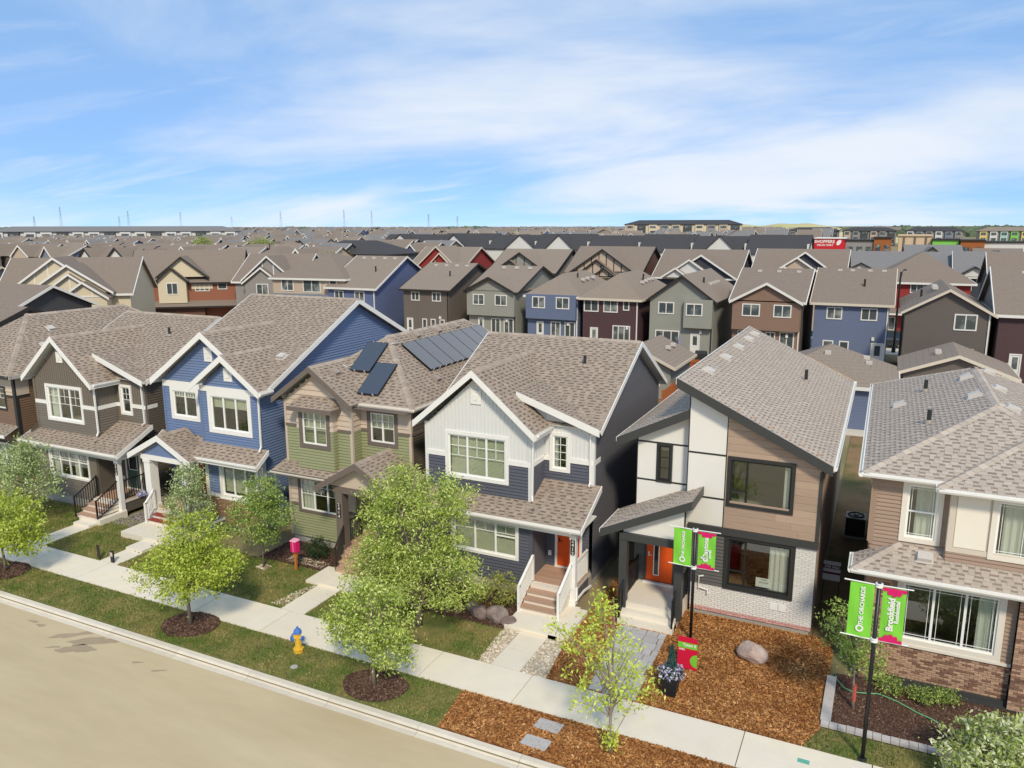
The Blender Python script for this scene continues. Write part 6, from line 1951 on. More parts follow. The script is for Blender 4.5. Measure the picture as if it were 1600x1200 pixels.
H.gable(5.6, 4.6, 6.5, 9.9, y=-.2, depth=6, wm='bg_cream', timber=7).gable(7.0, 4.2, 6.3, 9.2, y=-.8, depth=5, wm='bg_cream').gable(7.2, 3.0, 6.1, 8.3, y=-1.3, depth=4, wm='bg_cream', timber=4).gable(8.6, 2.4, 5.8, 7.5, y=-1.9, depth=4, wm='bg_cream', zwall=3.4, timber=3).win(7.9, 9.3, 4.3, 5.6, y=-1.9).done()
H = BGHouse('corner_house', 'hip roofed house with grey and beige walls on the side street', -66.0, 72.0, 9.8, 12.0, 7.2, 9.7, 'hip', 'bg_beige', 'bg_roof_brown', WTR, rot=RAD(6))
H.win(1.2, 2.9, 5.5, 7.0).win(4.2, 6.6, 5.4, 7.0).box('accent_wall', 0.0, 9.8, -0.04, 0.0, 3.6, 5.2, 'bg_greyblue').win(7.8, 8.8, 5.6, 7.0, 1).lean(0, 9.8, -1.6, 0, 3.2, 3.7, WTR).done()
H = BGHouse('corner_house', 'grey gabled house between the brown and hip roofed ones', -76.0, 76.0, 8.5, 12.0, 6.2, 9.4, 'X', 'bg_grey', 'bg_roof_brown', WTR, rot=RAD(20))
H.gable(4.6, 3.6, 6.2, 9.3, y=-.2, depth=5, wm='bg_grey', timber=5).gable(4.0, 2.6, 5.9, 7.9, y=-.9, depth=4, wm='bg_grey', zwall=3.2).win(3.2, 4.8, 4.2, 5.8, y=-.9).win(6.6, 8.0, 4.4, 6.2).done()
H = BGHouse('corner_house', 'house showing only a charcoal gable with white edges over the brown roof', -80.0, 39.3, 16.0, 7.4, 6.4, 8.15, 'X', 'bg_darkgrey', 'bg_roof_brown', WTR, ov=0.4)
H.done()
H = BGHouse('corner_house', 'grey roofed house by the left edge behind the brown house', -104.0, 50.0, 13.0, 11.0, 5.6, 8.6, 'X', 'bg_grey', 'bg_roof_brown', BTR)
H.gable(9.6, 2.2, 6.0, 7.4, y=-.4, depth=3).done()
H = BGHouse('street_house', 'next house along the street beyond the left edge', -53.0, 23.4, 6.4, 12.4, 5.8, 8.3, 'X', 'bg_taupe', 'bg_roof_brown', DTR, group='houses along the street')
H.win(1.0, 2.6, 4.0, 5.2).win(3.6, 5.4, 1.2, 2.6).gable(3.2, 2.4, 5.6, 7.4).done()
H = BGHouse('hip_house', 'black hip roofed house with dark grey walls among the grey roofs', -129.0, 152.0, 24.0, 14.0, 6.6, 9.6, 'hip', 'bg_darkgrey', 'bg_roof_black', DTR)
H.win(13.0, 14.8, 3.6, 5.9).win(17.6, 18.9, 3.2, 5.7).win(20, 21, 3.2, 5.7).box('porch_column', 19.2, 19.6, -.1, 0.2, 0, 6.2, WTR).done()
# black roofed terrace with white gables
for k, (xa, w_, gx, ghw) in enumerate(((-176, 27, 10, 5.6), (-148, 21, 7, 5.2), (-126, 18, 12.6, 5.4), (-107, 19, 9.2, 4.8), (-87, 17, 99, 0), (-69, 16, 99, 0), (-52, 15, 8.0, 4.6), (-36, 16, 99, 0))):
    lab = ('black roofed terrace with a white gable ' + ('beside the hip roofed house', 'behind the red house', 'behind the half timbered house', 'behind the three nested gables', '', '', 'behind the night blue house', '')[k]) if ghw else ('long plain black roof ' + {4: 'behind the nested dark gables', 5: 'between the two terraces', 7: 'beside the red shop'}[k])
    H = BGHouse('terrace', lab, xa * 0.9, 226 - k * 3, w_ * 0.9, 14, 6.2, 10.2 + (k % 2) * 0.4, 'X', 'bg_white', 'bg_roof_black', DTR, group='black roofed terraces')
    if ghw: H.gable(gx * 0.9, ghw * 0.95, 6.2, 10.4, y=-.6, depth=7, wm='bg_white', trim=DTR, zwall=3)
    H.box('party_wall', w_ * 0.9 - 0.2, w_ * 0.9 + 0.1, 0, 7, 6.0, 8.4, 'bg_trim_white').done()

# ---- rows of small far houses
FAR_W = ['bg_white', 'bg_beige', 'bg_grey', 'bg_greyblue', 'bg_cream', 'bg_taupe', 'bg_blue', 'bg_darktaupe']
FAR_R = ['bg_roof_brown', 'bg_roof_tan', 'bg_roof_grey', 'bg_roof_brown']


def far_house_faces(b, x, y, w, d, ze, zr, kind, wm, rm, trim, g=True):
    o = 0.4
    b.box(x, x + w, y, y + d, 0, ze, wm)
    if kind == 0:
        b.poly([(x - o, y - o, ze - .2), (x + w + o, y - o, ze - .2), (x + w + o, y + d / 2, zr), (x - o, y + d / 2, zr)], rm)
        b.poly([(x + w + o, y + d + o, ze - .2), (x - o, y + d + o, ze - .2), (x - o, y + d / 2, zr), (x + w + o, y + d / 2, zr)], rm)
        for xx in (x, x + w): b.poly([(xx, y, ze), (xx, y + d, ze), (xx, y + d / 2, zr - .15)], wm)
        for xx in (x - o - .03, x + w + o + .03):
            b.bar((xx, y - o, ze - .2), (xx, y + d / 2, zr), 0.3, 0.08, trim, drop=True)
        if g:
            xc, hw = x + w * 0.42, w * 0.34; za = zr - 0.3
            b.poly([(xc - hw + .4, y - 1.2, 1), (xc + hw - .4, y - 1.2, 1), (xc + hw - .4, y - 1.2, ze), (xc, y - 1.2, za - .2), (xc - hw + .4, y - 1.2, ze)], wm)
            b.poly([(xc + hw, y - 1.6, ze - .2), (xc + hw, y + d * .4, ze - .2), (xc, y + d * .4, za), (xc, y - 1.6, za)], rm)
            b.poly([(xc - hw, y + d * .4, ze - .2), (xc - hw, y - 1.6, ze - .2), (xc, y - 1.6, za), (xc, y + d * .4, za)], rm)
            b.bar((xc - hw, y - 1.66, ze - .1), (xc, y - 1.66, za + .1), 0.42, 0.1, trim, drop=True); b.bar((xc, y - 1.68, za + .1), (xc + hw, y - 1.68, ze - .1), 0.42, 0.1, trim, drop=True)
            b.box(xc - 0.8, xc + 0.8, y - 1.26, y - 1.2, 3.7, 5.2, 'bg_pane')
    else:
        A, B = (x + w / 2, y + w / 2, zr), (x + w / 2, y + d - w / 2, zr)
        c = [(x - o, y - o, ze - .2), (x + w + o, y - o, ze - .2), (x + w + o, y + d + o, ze - .2), (x - o, y + d + o, ze - .2)]
        b.poly([c[0], c[1], A], rm); b.poly([c[1], c[2], B, A], rm); b.poly([c[2], c[3], B], rm); b.poly([c[3], c[0], A, B], rm)
        b.box(x + 1, x + 2.6, y - .05, y, 3.8, 5.2, 'bg_pane'); b.box(x + w - 2.6, x + w - 1, y - .05, y, 3.8, 5.2, 'bg_pane')


FR = random.Random(11)
FAR_MESH = []
COLW = {'bg_white': 'white', 'bg_beige': 'beige', 'bg_grey': 'grey', 'bg_greyblue': 'grey blue', 'bg_cream': 'cream', 'bg_taupe': 'taupe', 'bg_blue': 'blue', 'bg_darktaupe': 'dark taupe'}
COLR = {'bg_roof_brown': 'brown', 'bg_roof_tan': 'tan', 'bg_roof_grey': 'grey'}
for k in range(24):
    b = MB()
    kd, wm, rm, tr_ = 0 if k % 5 else 1, FAR_W[k % 8], FAR_R[(k // 2) % 4], WTR if k % 4 else DTR
    far_house_faces(b, 0, 0, FR.uniform(7.5, 10.0), FR.uniform(11, 13), FR.uniform(5.6, 6.2), FR.uniform(8.3, 9.4), kd, wm, rm, tr_)
    FAR_MESH.append((b.mesh('far_house'), COLW[wm] + (' gabled' if kd == 0 else ' hip roofed') + ' house, ' + COLR[rm] + ' roof'))
rows = [126, 146, 178, 200, 234, 258, 296, 322, 364]
n_far = 0
for ri, y in enumerate(rows):
    x = -1.95 * y - 10
    while x < 0.16 * y + 6:
        a_ = x / y
        skip = (-0.61 < a_ < -0.05 and y < 250) or (-0.84 < a_ < -0.55 and y < 175) or (y < 135 and x > -75) or (a_ > -0.11 and y != 178) or (a_ > -0.05 and y == 178 and a_ < 0.0)
        if not skip and n_far < 262:
            me_, lab_ = FAR_MESH[FR.randrange(24)]
            o = link('far_house', me_, (x, y + FR.uniform(-1.5, 1.5), 0))
            o.rotation_euler = (0, 0, RAD(FR.uniform(-4, 4)))
            where = ('left of the skyline block' if a_ < -1.25 else 'below the skyline block' if a_ < -0.98 else 'left of the black hip roofed house' if a_ < -0.62 else 'behind the black terraces' if a_ < -0.05 else 'by the shops')
            where = ('nearer ' if y < 190 else 'mid ' if y < 290 else 'far ') + 'rows ' + where
            tag(o, lab_ + ' ' + where, 'house', 'houses of the far subdivision')
            n_far += 1
        x += FR.uniform(10.0, 12.5)
b = MB()
y = 395
while y < 2600:
    x = -1.95 * y
    while x < 0.2 * y:
        a_ = x / y
        if not (a_ > -0.075 and y < 980) and not (a_ > 0.0) and not (-0.13 < a_ < -0.02 and y > 900):
            far_house_faces(b, x, y + FR.uniform(-6, 6), FR.uniform(9, 13) * (1 + y / 3000), 12, FR.uniform(5.5, 7.5), FR.uniform(8.5, 11.0), 0 if FR.random() < 0.75 else 1, FR.choice(FAR_W), FR.choice(FAR_R[:3]), WTR, g=FR.random() < 0.6)
        x += FR.uniform(11, 17) * (1 + y / 1500)
    y += 34 + y * 0.045
tag(link('far_houses', b.mesh('far_houses')), 'hazy mass of roofs reaching the horizon', None, None, 'stuff')

# ---- apartments, shops, townhouses and field on the skyline
def block(name, label, x, y, w, d, h, wallm, roofm, bays, floors, rot=0.0, accent=None, roof_h=3.0, cat='apartments', z0=0.0):
    T = Thing(name, label, cat, (0, 0, 0))
    b = MB(); b.box(0, w, 0, d, z0, h, wallm); T.part('walls', b)
    b = MB(); o = 0.8
    c = [(-o, -o, h), (w + o, -o, h), (w + o, d + o, h), (-o, d + o, h)]
    A, B = (d / 2, d / 2, h + roof_h), (w - d / 2, d / 2, h + roof_h)
    b.poly([c[0], c[1], B, A], roofm); b.poly([c[1], c[2], B], roofm); b.poly([c[2], c[3], A, B], roofm); b.poly([c[3], c[0], A], roofm)
    b.box(-o, w + o, -o, d + o, h - 0.3, h - 0.01, 'bg_trim_dark')
    T.part('roof', b)
    for k in range(bays):
        xa = w * (k + 0.15) / bays; xb = w * (k + 0.85) / bays
        q = MB(); q.box(xa, xb, -1.2, -0.01, z0, h - 0.4, accent[k % len(accent)] if accent else wallm); P = T.part('bay', q)
        for f in range(floors):
            z = z0 + (h - z0) * f / floors
            q = MB(); q.box(xa + (xb - xa) * .15, xa + (xb - xa) * .85, -1.3, -1.21, z + 0.7, z + 2.3, 'bg_pane'); T.part('window', q, P)
    T.root.location = (x, y, 0); T.root.rotation_euler = (0, 0, rot)
    return T


block('apartment_block', 'long low apartment block on the left skyline', -408, 246, 118, 16, 10.6, 'bg_white', 'bg_roof_grey', 16, 3, rot=RAD(40), accent=['bg_white', 'bg_darkgrey', 'bg_white'], roof_h=2.6)
block('apartment_block', 'four storey apartment building on the skyline beside the bare field', -176, 560, 82, 18, 13.8, 'bg_cream', 'bg_roof_black', 10, 4, rot=RAD(8), accent=['bg_beige', 'bg_darkgrey', 'bg_cream', 'bg_grey'], roof_h=3.0)
TW = [('bg_grey', 'bg_white', 'bg_darkgrey'), ('bg_beige', 'bg_grey', 'bg_darkgrey'), ('bg_white', 'bg_greyblue', 'bg_grey')]
mat('paint_green', (128, 196, 88), 0.6, 0.05); mat('paint_yellow', (214, 192, 116), 0.6, 0.05); mat('paint_teal', (170, 200, 190), 0.6, 0.05); mat('shop_red', (198, 36, 48), 0.5, 0.05); mat('shop_brown', (156, 92, 46), 0.6, 0.06); mat('shop_beige', (206, 182, 150), 0.8, 0.05)
for k, (x, lab, ac) in enumerate(((-62, 'grey townhouses with dark frames beside the field', TW[0]), (-28, 'pale townhouses in the middle of the skyline terrace', TW[1]), (8, 'grey and white townhouses right of the skyline terrace', TW[2]),
                                  (46, 'yellow and green townhouses on the skyline', ('paint_yellow', 'bg_white', 'paint_teal', 'paint_green')), (76, 'bright green gable end townhouses on the skyline', ('paint_green', 'paint_green')))):
    block('townhouses', lab, x, 560 - k * 8, 31 if k < 4 else 20, 11, 9.4, 'bg_grey' if k < 4 else 'paint_green', 'bg_roof_black' if k < 3 else 'bg_roof_tan', 6, 3, accent=ac, roof_h=2.2, cat='townhouses')
# shops
T = Thing('red_shop', 'red shop front with white lettering and a white oval sign', 'shop', (0, 0, 0), 'shops beyond the houses')
b = MB(); b.box(0, 10.9, 0, 16, 0, 8.0, 'shop_red'); T.part('walls', b)
b = MB(); b.box(-0.2, 11.1, -0.4, 16, 8.0, 8.3, 'bg_trim_white'); T.part('parapet', b)
lettering(T, 'SHOPPERS', 1.55, 'white_paint', (3.6, -0.05, 6.9), (1, 0, 0), (0, 0, 1), None, 'sign_lettering', bold=0.04)
lettering(T, 'DRUG MART', 1.0, 'white_paint', (3.9, -0.05, 5.6), (1, 0, 0), (0, 0, 1), None, 'sign_lettering', bold=0.02)
b = MB()
b.prism([(8.6 + 0.75 * math.cos(a) + 0.35 * math.sin(a), -0.06, 6.6 + 1.0 * math.sin(a)) for a in [k * math.pi / 10 for k in range(20)]], (0, 0.1, 0), 'white_paint'); T.part('oval_sign', b)
T.root.location = (-25.8, 318, 0)
for nm, lab, x, w_, h_, m_, y in (('dark_store', 'dark grey store wall left of the red shop', -49, 22.8, 7.6, 'bg_darkgrey', 322), ('grey_store', 'pale grey store right of the red shop', -14.8, 9.4, 7.2, 'bg_grey', 318), ('brown_store', 'orange brown store block in the shop row', -5.3, 5.7, 8.2, 'shop_brown', 317),
                                  ('beige_store', 'beige pillared store wall in the shop row', 2.7, 10.6, 9.0, 'shop_beige', 320), ('green_store', 'store with green panels under a dark roof', 13.6, 8.2, 7.6, 'paint_green', 318), ('brick_store', 'small brown store at the right end of the shop row', 22.2, 7.2, 7.4, 'shop_brown', 316), ('white_store', 'low white store by the right edge', 29.8, 24.0, 6.8, 'bg_white', 320)):
    T = Thing(nm, lab, 'shop', (0, 0, 0), 'shops beyond the houses')
    b = MB(); b.box(0, w_, 0, 14, 0, h_, m_); T.part('walls', b)
    b = MB(); b.box(-0.3, w_ + 0.3, -0.5, 14.3, h_, h_ + 0.5, 'bg_trim_dark' if m_ != 'shop_beige' else 'shop_beige'); T.part('parapet', b)
    n = max(2, int(w_ / 3.0))
    for k in range(n):
        q = MB()
        if m_ == 'shop_beige': q.box(w_ * (k + .42) / n, w_ * (k + .58) / n, -0.35, -0.01, 0, h_ + 0.3, 'bg_taupe'); T.part('pillar', q)
        elif m_ == 'bg_darkgrey': q.box(w_ * (k + .1) / n, w_ * (k + .2) / n, -0.1, -0.01, 0, h_, 'bg_trim_dark'); T.part('wall_rib', q)
        else: q.box(w_ * (k + .2) / n, w_ * (k + .8) / n, -0.15, -0.01, 0.4, h_ * 0.72, 'bg_pane' if k % 2 or m_ != 'paint_green' else 'bg_darkgrey'); T.part('shop_window', q)
    T.root.location = (x, y, 0)
# grey roofed pair facing us beyond the red house
H = BGHouse('row_house', 'night blue house with a grey roof and small white gable left of the red house', -8.2, 136.0, 17.0, 12.0, 5.8, 8.8, 'X', 'bg_nightblue', 'bg_roof_grey', WTR)
H.gable(4.4, 3.4, 5.4, 7.2, y=-.5, depth=5, wm='bg_white', trim=DTR).win(3.4, 5.6, 3.4, 5.0, y=-.5).done()
H = BGHouse('row_house', 'night blue house with a grey roof and big front windows right of the red house', 9.2, 134.0, 15.0, 12.0, 5.6, 9.0, 'X', 'bg_nightblue', 'bg_roof_grey', WTR)
H.gable(2.4, 2.4, 5.5, 7.0, y=-.5, depth=5, wm='bg_white', trim=DTR).win(4.4, 7.2, 2.9, 5.2).win(0.8, 2.2, 3.4, 4.8, y=-.5).done()
mat('dry_field', (206, 190, 142), 0.95, 0.08, 0.02, rgb2=(178, 176, 116), mix_scale=0.01)
b = MB()
N_ = 24; ring = []
for j in range(6):
    row = []
    for k in range(N_):
        x = -300 + 330 * k / (N_ - 1); yy = 640 + j * 260
        z = (2.0 + j * 2.6 + 2.2 * math.sin(k * 0.55) * (j > 1) + 1.4 * math.sin(k * 1.3 + j)) * (1 if 0 < j else 0) * min(1, k / 4, (N_ - 1 - k) / 4)
        row.append((x - j * 22, yy, max(z, -0.02)))
    ring.append(row)
for j in range(5):
    for k in range(N_ - 1): b.poly([ring[j][k], ring[j][k + 1], ring[j + 1][k + 1], ring[j + 1][k]], 'dry_field')
structure('field', b, True)

# street lamps and pylons
def street_lamp(label, x, y, h, arm, rot):
    T = Thing('street_lamp', label, 'street lamp', (0, 0, 0), 'street lamps among the houses')
    b = MB(); b.tube([(0, 0, 0), (0, 0, h * 0.9), (0, 0, h)], [0.13, 0.09, 0.07], 'black_metal', 8); b.lathe((0, 0, 0), [(0.2, 0), (0.2, 0.5), (0.14, 0.55)], 'black_metal', 10); T.part('pole', b)
    b = MB(); b.tube([(0, 0, h - 0.5), (arm * 0.3, 0, h - 0.05), (arm * 0.7, 0, h + 0.15), (arm, 0, h + 0.15)], 0.05, 'black_metal', 6); b.tube([(0, 0, h - 1.1), (arm * 0.35, 0, h - 0.15)], 0.03, 'black_metal', 6); T.part('arm', b)
    b = MB(); b.hexa([(arm - 0.35, -0.13, h + 0.06), (arm + 0.35, -0.1, h + 0.06), (arm + 0.35, 0.1, h + 0.06), (arm - 0.35, 0.13, h + 0.06)], [(arm - 0.3, -0.1, h + 0.22), (arm + 0.3, -0.07, h + 0.18), (arm + 0.3, 0.07, h + 0.18), (arm - 0.3, 0.1, h + 0.22)], 'black_metal'); T.part('lamp_head', b)
    T.root.location = (x, y, 0); T.root.rotation_euler = (0, 0, rot)


street_lamp('black street lamp between the slate blue and taupe back houses', 1.25, 89.5, 8.3, 1.6, RAD(75))
street_lamp('black street lamp with a side arm above the charcoal gable', -88.7, 62.0, 7.2, 2.6, RAD(-8))
street_lamp('thin street lamp among the far grey roofs', -125.0, 136.0, 9.4, 2.4, RAD(10))
for k, (px_, h_) in enumerate(((70, 22), (111, 36), (200, 24), (214, 30), (294, 30), (372, 24), (447, 30), (544, 34), (586, 34), (673, 26), (717, 24))):
    a_ = math.atan((px_ - 800) / 1217.2) - _y
    D_ = 1900.0 + (k % 3) * 120
    T = Thing('pylon', ('leftmost', 'second', 'third', 'fourth', 'fifth', 'sixth', 'seventh', 'eighth', 'ninth', 'tenth', 'rightmost')[k] + ' of the thin power pylons along the horizon', 'pylon', (0, 0, 0), 'power pylons along the horizon')
    b = MB(); w_ = 2.6; hh = h_ * 1.55
    for sx in (-1, 1):
        for sy in (-1, 1): b.bar((sx * w_, sy * w_, 0), (sx * 0.4, sy * 0.4, hh), 0.35, 0.35, 'pylon_steel')
    T.part('legs', b)
    for q_ in (0.7, 0.82, 0.94):
        b = MB(); b.bar((-6 + q_ * 3, 0, hh * q_), (6 - q_ * 3, 0, hh * q_), 0.5, 0.4, 'pylon_steel'); T.part('cross_arm', b)
    T.root.location = (math.sin(a_) * D_ * -1 if False else math.sin(a_) * D_, math.cos(a_) * D_, 0)
# ------------------------------------------------------------------ plants and ground cover
def ramp_mat(name, cols, rough=0.8, trans=0.0, noise=0.0, nscale=1.0, cols2=None, lo=0.42, hi=0.62, spec=0.2):
    """colour picked per loose piece from a ramp; optional large-scale drift towards a second ramp"""
    m = bpy.data.materials.new(name); m.use_nodes = True
    N, L = m.node_tree.nodes, m.node_tree.links
    bs = N['Principled BSDF']; bs.inputs['Roughness'].default_value = rough; bs.inputs['Specular IOR Level'].default_value = spec
    geo = N.new('ShaderNodeNewGeometry')

    def ramp(cs):
        r = N.new('ShaderNodeValToRGB'); r.color_ramp.interpolation = 'LINEAR'
        el = r.color_ramp.elements
        while len(el) < len(cs): el.new(0.5)
        for k, c in enumerate(cs):
            el[k].position = k / (len(cs) - 1); el[k].color = lin(c) + (1,)
        L.new(geo.outputs['Random Per Island'], r.inputs[0])
        return r.outputs[0]
    c = ramp(cols)
    if cols2:
        n = N.new('ShaderNodeTexNoise'); n.inputs['Scale'].default_value = nscale; n.inputs['Detail'].default_value = 4
        L.new(geo.outputs['Position'], n.inputs['Vector'])
        r = N.new('ShaderNodeMapRange'); r.inputs['From Min'].default_value = lo; r.inputs['From Max'].default_value = hi
        L.new(n.outputs['Fac'], r.inputs['Value'])
        mx = N.new('ShaderNodeMix'); mx.data_type = 'RGBA'
        L.new(r.outputs[0], mx.inputs['Factor']); L.new(c, mx.inputs['A']); L.new(ramp(cols2), mx.inputs['B'])
        c = mx.outputs['Result']
    L.new(c, bs.inputs['Base Color'])
    if trans:
        t = N.new('ShaderNodeBsdfTranslucent'); L.new(c, t.inputs['Color'])
        ms = N.new('ShaderNodeMixShader'); ms.inputs[0].default_value = trans
        L.new(bs.outputs[0], ms.inputs[1]); L.new(t.outputs[0], ms.inputs[2])
        L.new(ms.outputs[0], N['Material Output'].inputs['Surface'])
    MATS[name] = m
    return m


ramp_mat('leaf_lime', [(109, 129, 32), (172, 191, 66), (220, 228, 118), (144, 163, 51)], 0.6, 0.3)
ramp_mat('leaf_green', [(81, 109, 40), (140, 166, 77), (198, 215, 124), (107, 135, 55)], 0.6, 0.3)
ramp_mat('leaf_silver', [(99, 120, 64), (157, 178, 109), (224, 232, 178), (127, 150, 81)], 0.6, 0.3)
ramp_mat('leaf_willow', [(99, 124, 36), (166, 187, 75), (237, 243, 157), (133, 157, 55)], 0.6, 0.3)
ramp_mat('leaf_sparse', [(148, 168, 45), (200, 217, 86), (232, 243, 129), (174, 194, 66)], 0.6, 0.3)
ramp_mat('leaf_blossom', [(120, 140, 62), (184, 198, 110), (238, 238, 204), (156, 174, 82)], 0.6, 0.3)
ramp_mat('leaf_dark', [(34, 54, 30), (52, 78, 44), (70, 94, 54)], 0.7, 0.2)
ramp_mat('leaf_shrub', [(107, 123, 54), (156, 170, 79), (193, 193, 105), (147, 135, 72)], 0.7, 0.25)
ramp_mat('leaf_far', [(104, 128, 48), (150, 172, 76), (178, 194, 98)], 0.8, 0.2)
ramp_mat('needle_blue', [(44, 76, 74), (66, 98, 94), (84, 116, 108)], 0.7, 0.1)
ramp_mat('petals', [(232, 230, 240), (120, 108, 168), (240, 240, 244), (70, 66, 110), (206, 200, 226)], 0.7, 0.2)
ramp_mat('grass_blade', [(118, 122, 58), (150, 146, 82), (184, 170, 112), (128, 132, 62)], 0.85, 0.2, cols2=[(72, 98, 36), (98, 124, 50), (122, 138, 62)], nscale=1.1, lo=0.42, hi=0.6)
ramp_mat('mulch_chip', [(108, 66, 34), (174, 118, 66), (200, 146, 88), (150, 96, 50), (228, 184, 130)], 0.85, cols2=[(98, 58, 30), (152, 98, 52), (184, 128, 74)], nscale=1.3, lo=0.4, hi=0.65)
ramp_mat('bark_chip', [(66, 48, 40), (104, 78, 66), (134, 108, 94), (84, 60, 50)], 0.9)
ramp_mat('pebble', [(214, 198, 168), (236, 226, 206), (176, 156, 128), (198, 186, 170), (150, 132, 112)], 0.7)
ramp_mat('grey_pebble', [(132, 124, 120), (168, 160, 156), (106, 98, 96)], 0.7)
mat('bark', (128, 116, 104), 0.9, 0.15, 9, 0.5, 40, stretch=(1, 1, 0.2))
mat('bark_pale', (150, 138, 124), 0.9, 0.12, 9, 0.4, 40, stretch=(1, 1, 0.2))
mat('rock_pink', (206, 184, 170), 0.9, 0.14, 5, 0.8, 9, rgb2=(164, 142, 132), mix_scale=2.2)
mat('rock_grey', (150, 136, 128), 0.9, 0.16, 5, 0.8, 9, rgb2=(120, 104, 98), mix_scale=2.2)
mat('tree_wrap', (196, 96, 80), 0.6, 0.08)


def in_poly(x, y, poly):
    inside = np.zeros(len(x), bool)
    n = len(poly)
    for k in range(n):
        (x0, y0), (x1, y1) = poly[k][:2], poly[(k + 1) % n][:2]
        if y0 == y1: continue
        c = ((y0 > y) != (y1 > y)) & (x < (x1 - x0) * (y - y0) / (y1 - y0) + x0)
        inside ^= c
    return inside


def np_mesh(name, verts, faces_n, mat_name, off=(0, 0, 0)):
    """verts: (n_faces, faces_n, 3) loose faces"""
    nf = verts.shape[0]
    me = bpy.data.meshes.new(name)
    v = verts.reshape(-1, 3) - np.array(off)
    me.vertices.add(nf * faces_n); me.vertices.foreach_set('co', v.astype(np.float32).ravel())
    me.loops.add(nf * faces_n); me.loops.foreach_set('vertex_index', np.arange(nf * faces_n, dtype=np.int32))
    me.polygons.add(nf); me.polygons.foreach_set('loop_start', np.arange(0, nf * faces_n, faces_n, dtype=np.int32))
    try: me.polygons.foreach_set('loop_total', np.full(nf, faces_n, dtype=np.int32))
    except Exception: pass
    me.materials.append(MATS[mat_name])
    me.update(calc_edges=True)
    return me


def unit(v): return v / np.maximum(np.linalg.norm(v, axis=-1, keepdims=True), 1e-9)


def leaf_quads(c, l, w, up=0.5, rng=RNG):
    """diamond leaves around centres c"""
    n = len(c)
    nrm = unit(rng.normal(size=(n, 3)) + np.array([0, 0, up]))
    a = unit(np.cross(nrm, rng.normal(size=(n, 3))))
    b = np.cross(nrm, a)
    s = rng.uniform(0.65, 1.3, size=(n, 1))
    A, B = a * l * s * 0.5, b * w * s * 0.5
    dro = np.array([0, 0, -1.0]) * (l * s * 0.18)
    return np.stack([c - A, c + B - A * 0.1, c + A + dro, c - B - A * 0.1], axis=1)


def tree(name, label, base, trunk_h, trunk_r, blobs, n_tips, per_tip, leaf, lsize, spread, group='young trees along the street', bark='bark', wrap=None, seed=1, n_limb=16, lean=(0, 0), cat='tree', inner=0.35, off_centre=None):
    """blobs: crown volumes (x, y, z, rx, ry, rz, weight) relative to the base"""
    rng = np.random.default_rng(seed); rnd = random.Random(seed)
    T = Thing(name, label, cat, base, group)
    B = Vector(base)
    ws = np.array([b[6] for b in blobs], float); ws /= ws.sum()
    tips = []
    while len(tips) < n_tips:
        k = rng.choice(len(blobs), p=ws); x, y, z, rx, ry, rz, _ = blobs[k]
        d = unit(rng.normal(size=3)); r = rng.uniform(inner, 1.0) ** 0.6
        tips.append(np.array([x + d[0] * rx * r, y + d[1] * ry * r, z + d[2] * rz * r]))
    tips = np.array(tips)
    ztop = max(b[2] + b[5] * 0.75 for b in blobs)
    q = MB()
    tp = []
    for k in range(7):
        f = k / 6
        tp.append(B + Vector((lean[0] * f + 0.05 * math.sin(3.1 * f + seed), lean[1] * f + 0.05 * math.cos(2.3 * f + seed) - 0.05 * math.cos(seed), ztop * f - 0.02)))
    tp[0] = B + Vector((0, 0, -0.03))
    q.tube(tp, [trunk_r * (1.25 if k == 0 else 1 - 0.14 * k) for k in range(7)], bark, 8)
    T.part('trunk', q, smooth=True)
    if wrap:
        q = MB(); q.tube([tp[0] + Vector((0, 0, wrap[0])), tp[0] + Vector((0, 0, wrap[1]))], trunk_r * 1.35, 'tree_wrap', 8); T.part('trunk_wrap', q)
    order = list(range(len(tips))); rnd.shuffle(order)
    limbs = []
    for i in order[:n_limb]:
        t = tips[i]
        z0 = trunk_h + (t[2] - trunk_h) * rnd.uniform(0.05, 0.5)
        z0 = max(trunk_h * 0.85, min(z0, ztop * 0.9)); f = z0 / ztop
        s = tp[min(5, int(f * 6))].lerp(tp[min(6, int(f * 6) + 1)], f * 6 - int(f * 6))
        e = B + Vector(t)
        m = s.lerp(e, 0.5) + Vector((0, 0, 0.08 * (e - s).length))
        q = MB(); q.tube([s, m, e], [trunk_r * 0.45, trunk_r * 0.28, trunk_r * 0.08], bark, 5)
        T.part('branch', q)
        limbs.append((s, m, e))
    q = MB()
    for i in order[n_limb:n_limb + 90]:
        e = B + Vector(tips[i])
        best = min(limbs, key=lambda l: (l[1].lerp(l[2], 0.4) - e).length)
        s = best[1].lerp(best[2], rnd.uniform(0, 0.8))
        q.tube([s, s.lerp(e, 0.5) + Vector((0, 0, 0.04)), e], [trunk_r * 0.13, trunk_r * 0.09, trunk_r * 0.04], bark, 3, cap=False)
    if q.f: T.part('twigs', q, kind='stuff')
    n = n_tips * per_tip
    c = np.repeat(tips, per_tip, axis=0) + rng.normal(size=(n, 3)) * np.array([spread, spread, spread * 0.75]) * rng.uniform(0.5, 1.25, size=(n, 1))
    c[:, 2] = np.maximum(c[:, 2], 0.12)
    v = leaf_quads(c, lsize[0], lsize[1], 0.6, rng)
    o = link('crown', np_mesh('crown', v, 4, leaf), (0, 0, 0), T.root)
    o['kind'] = 'stuff'
    return T


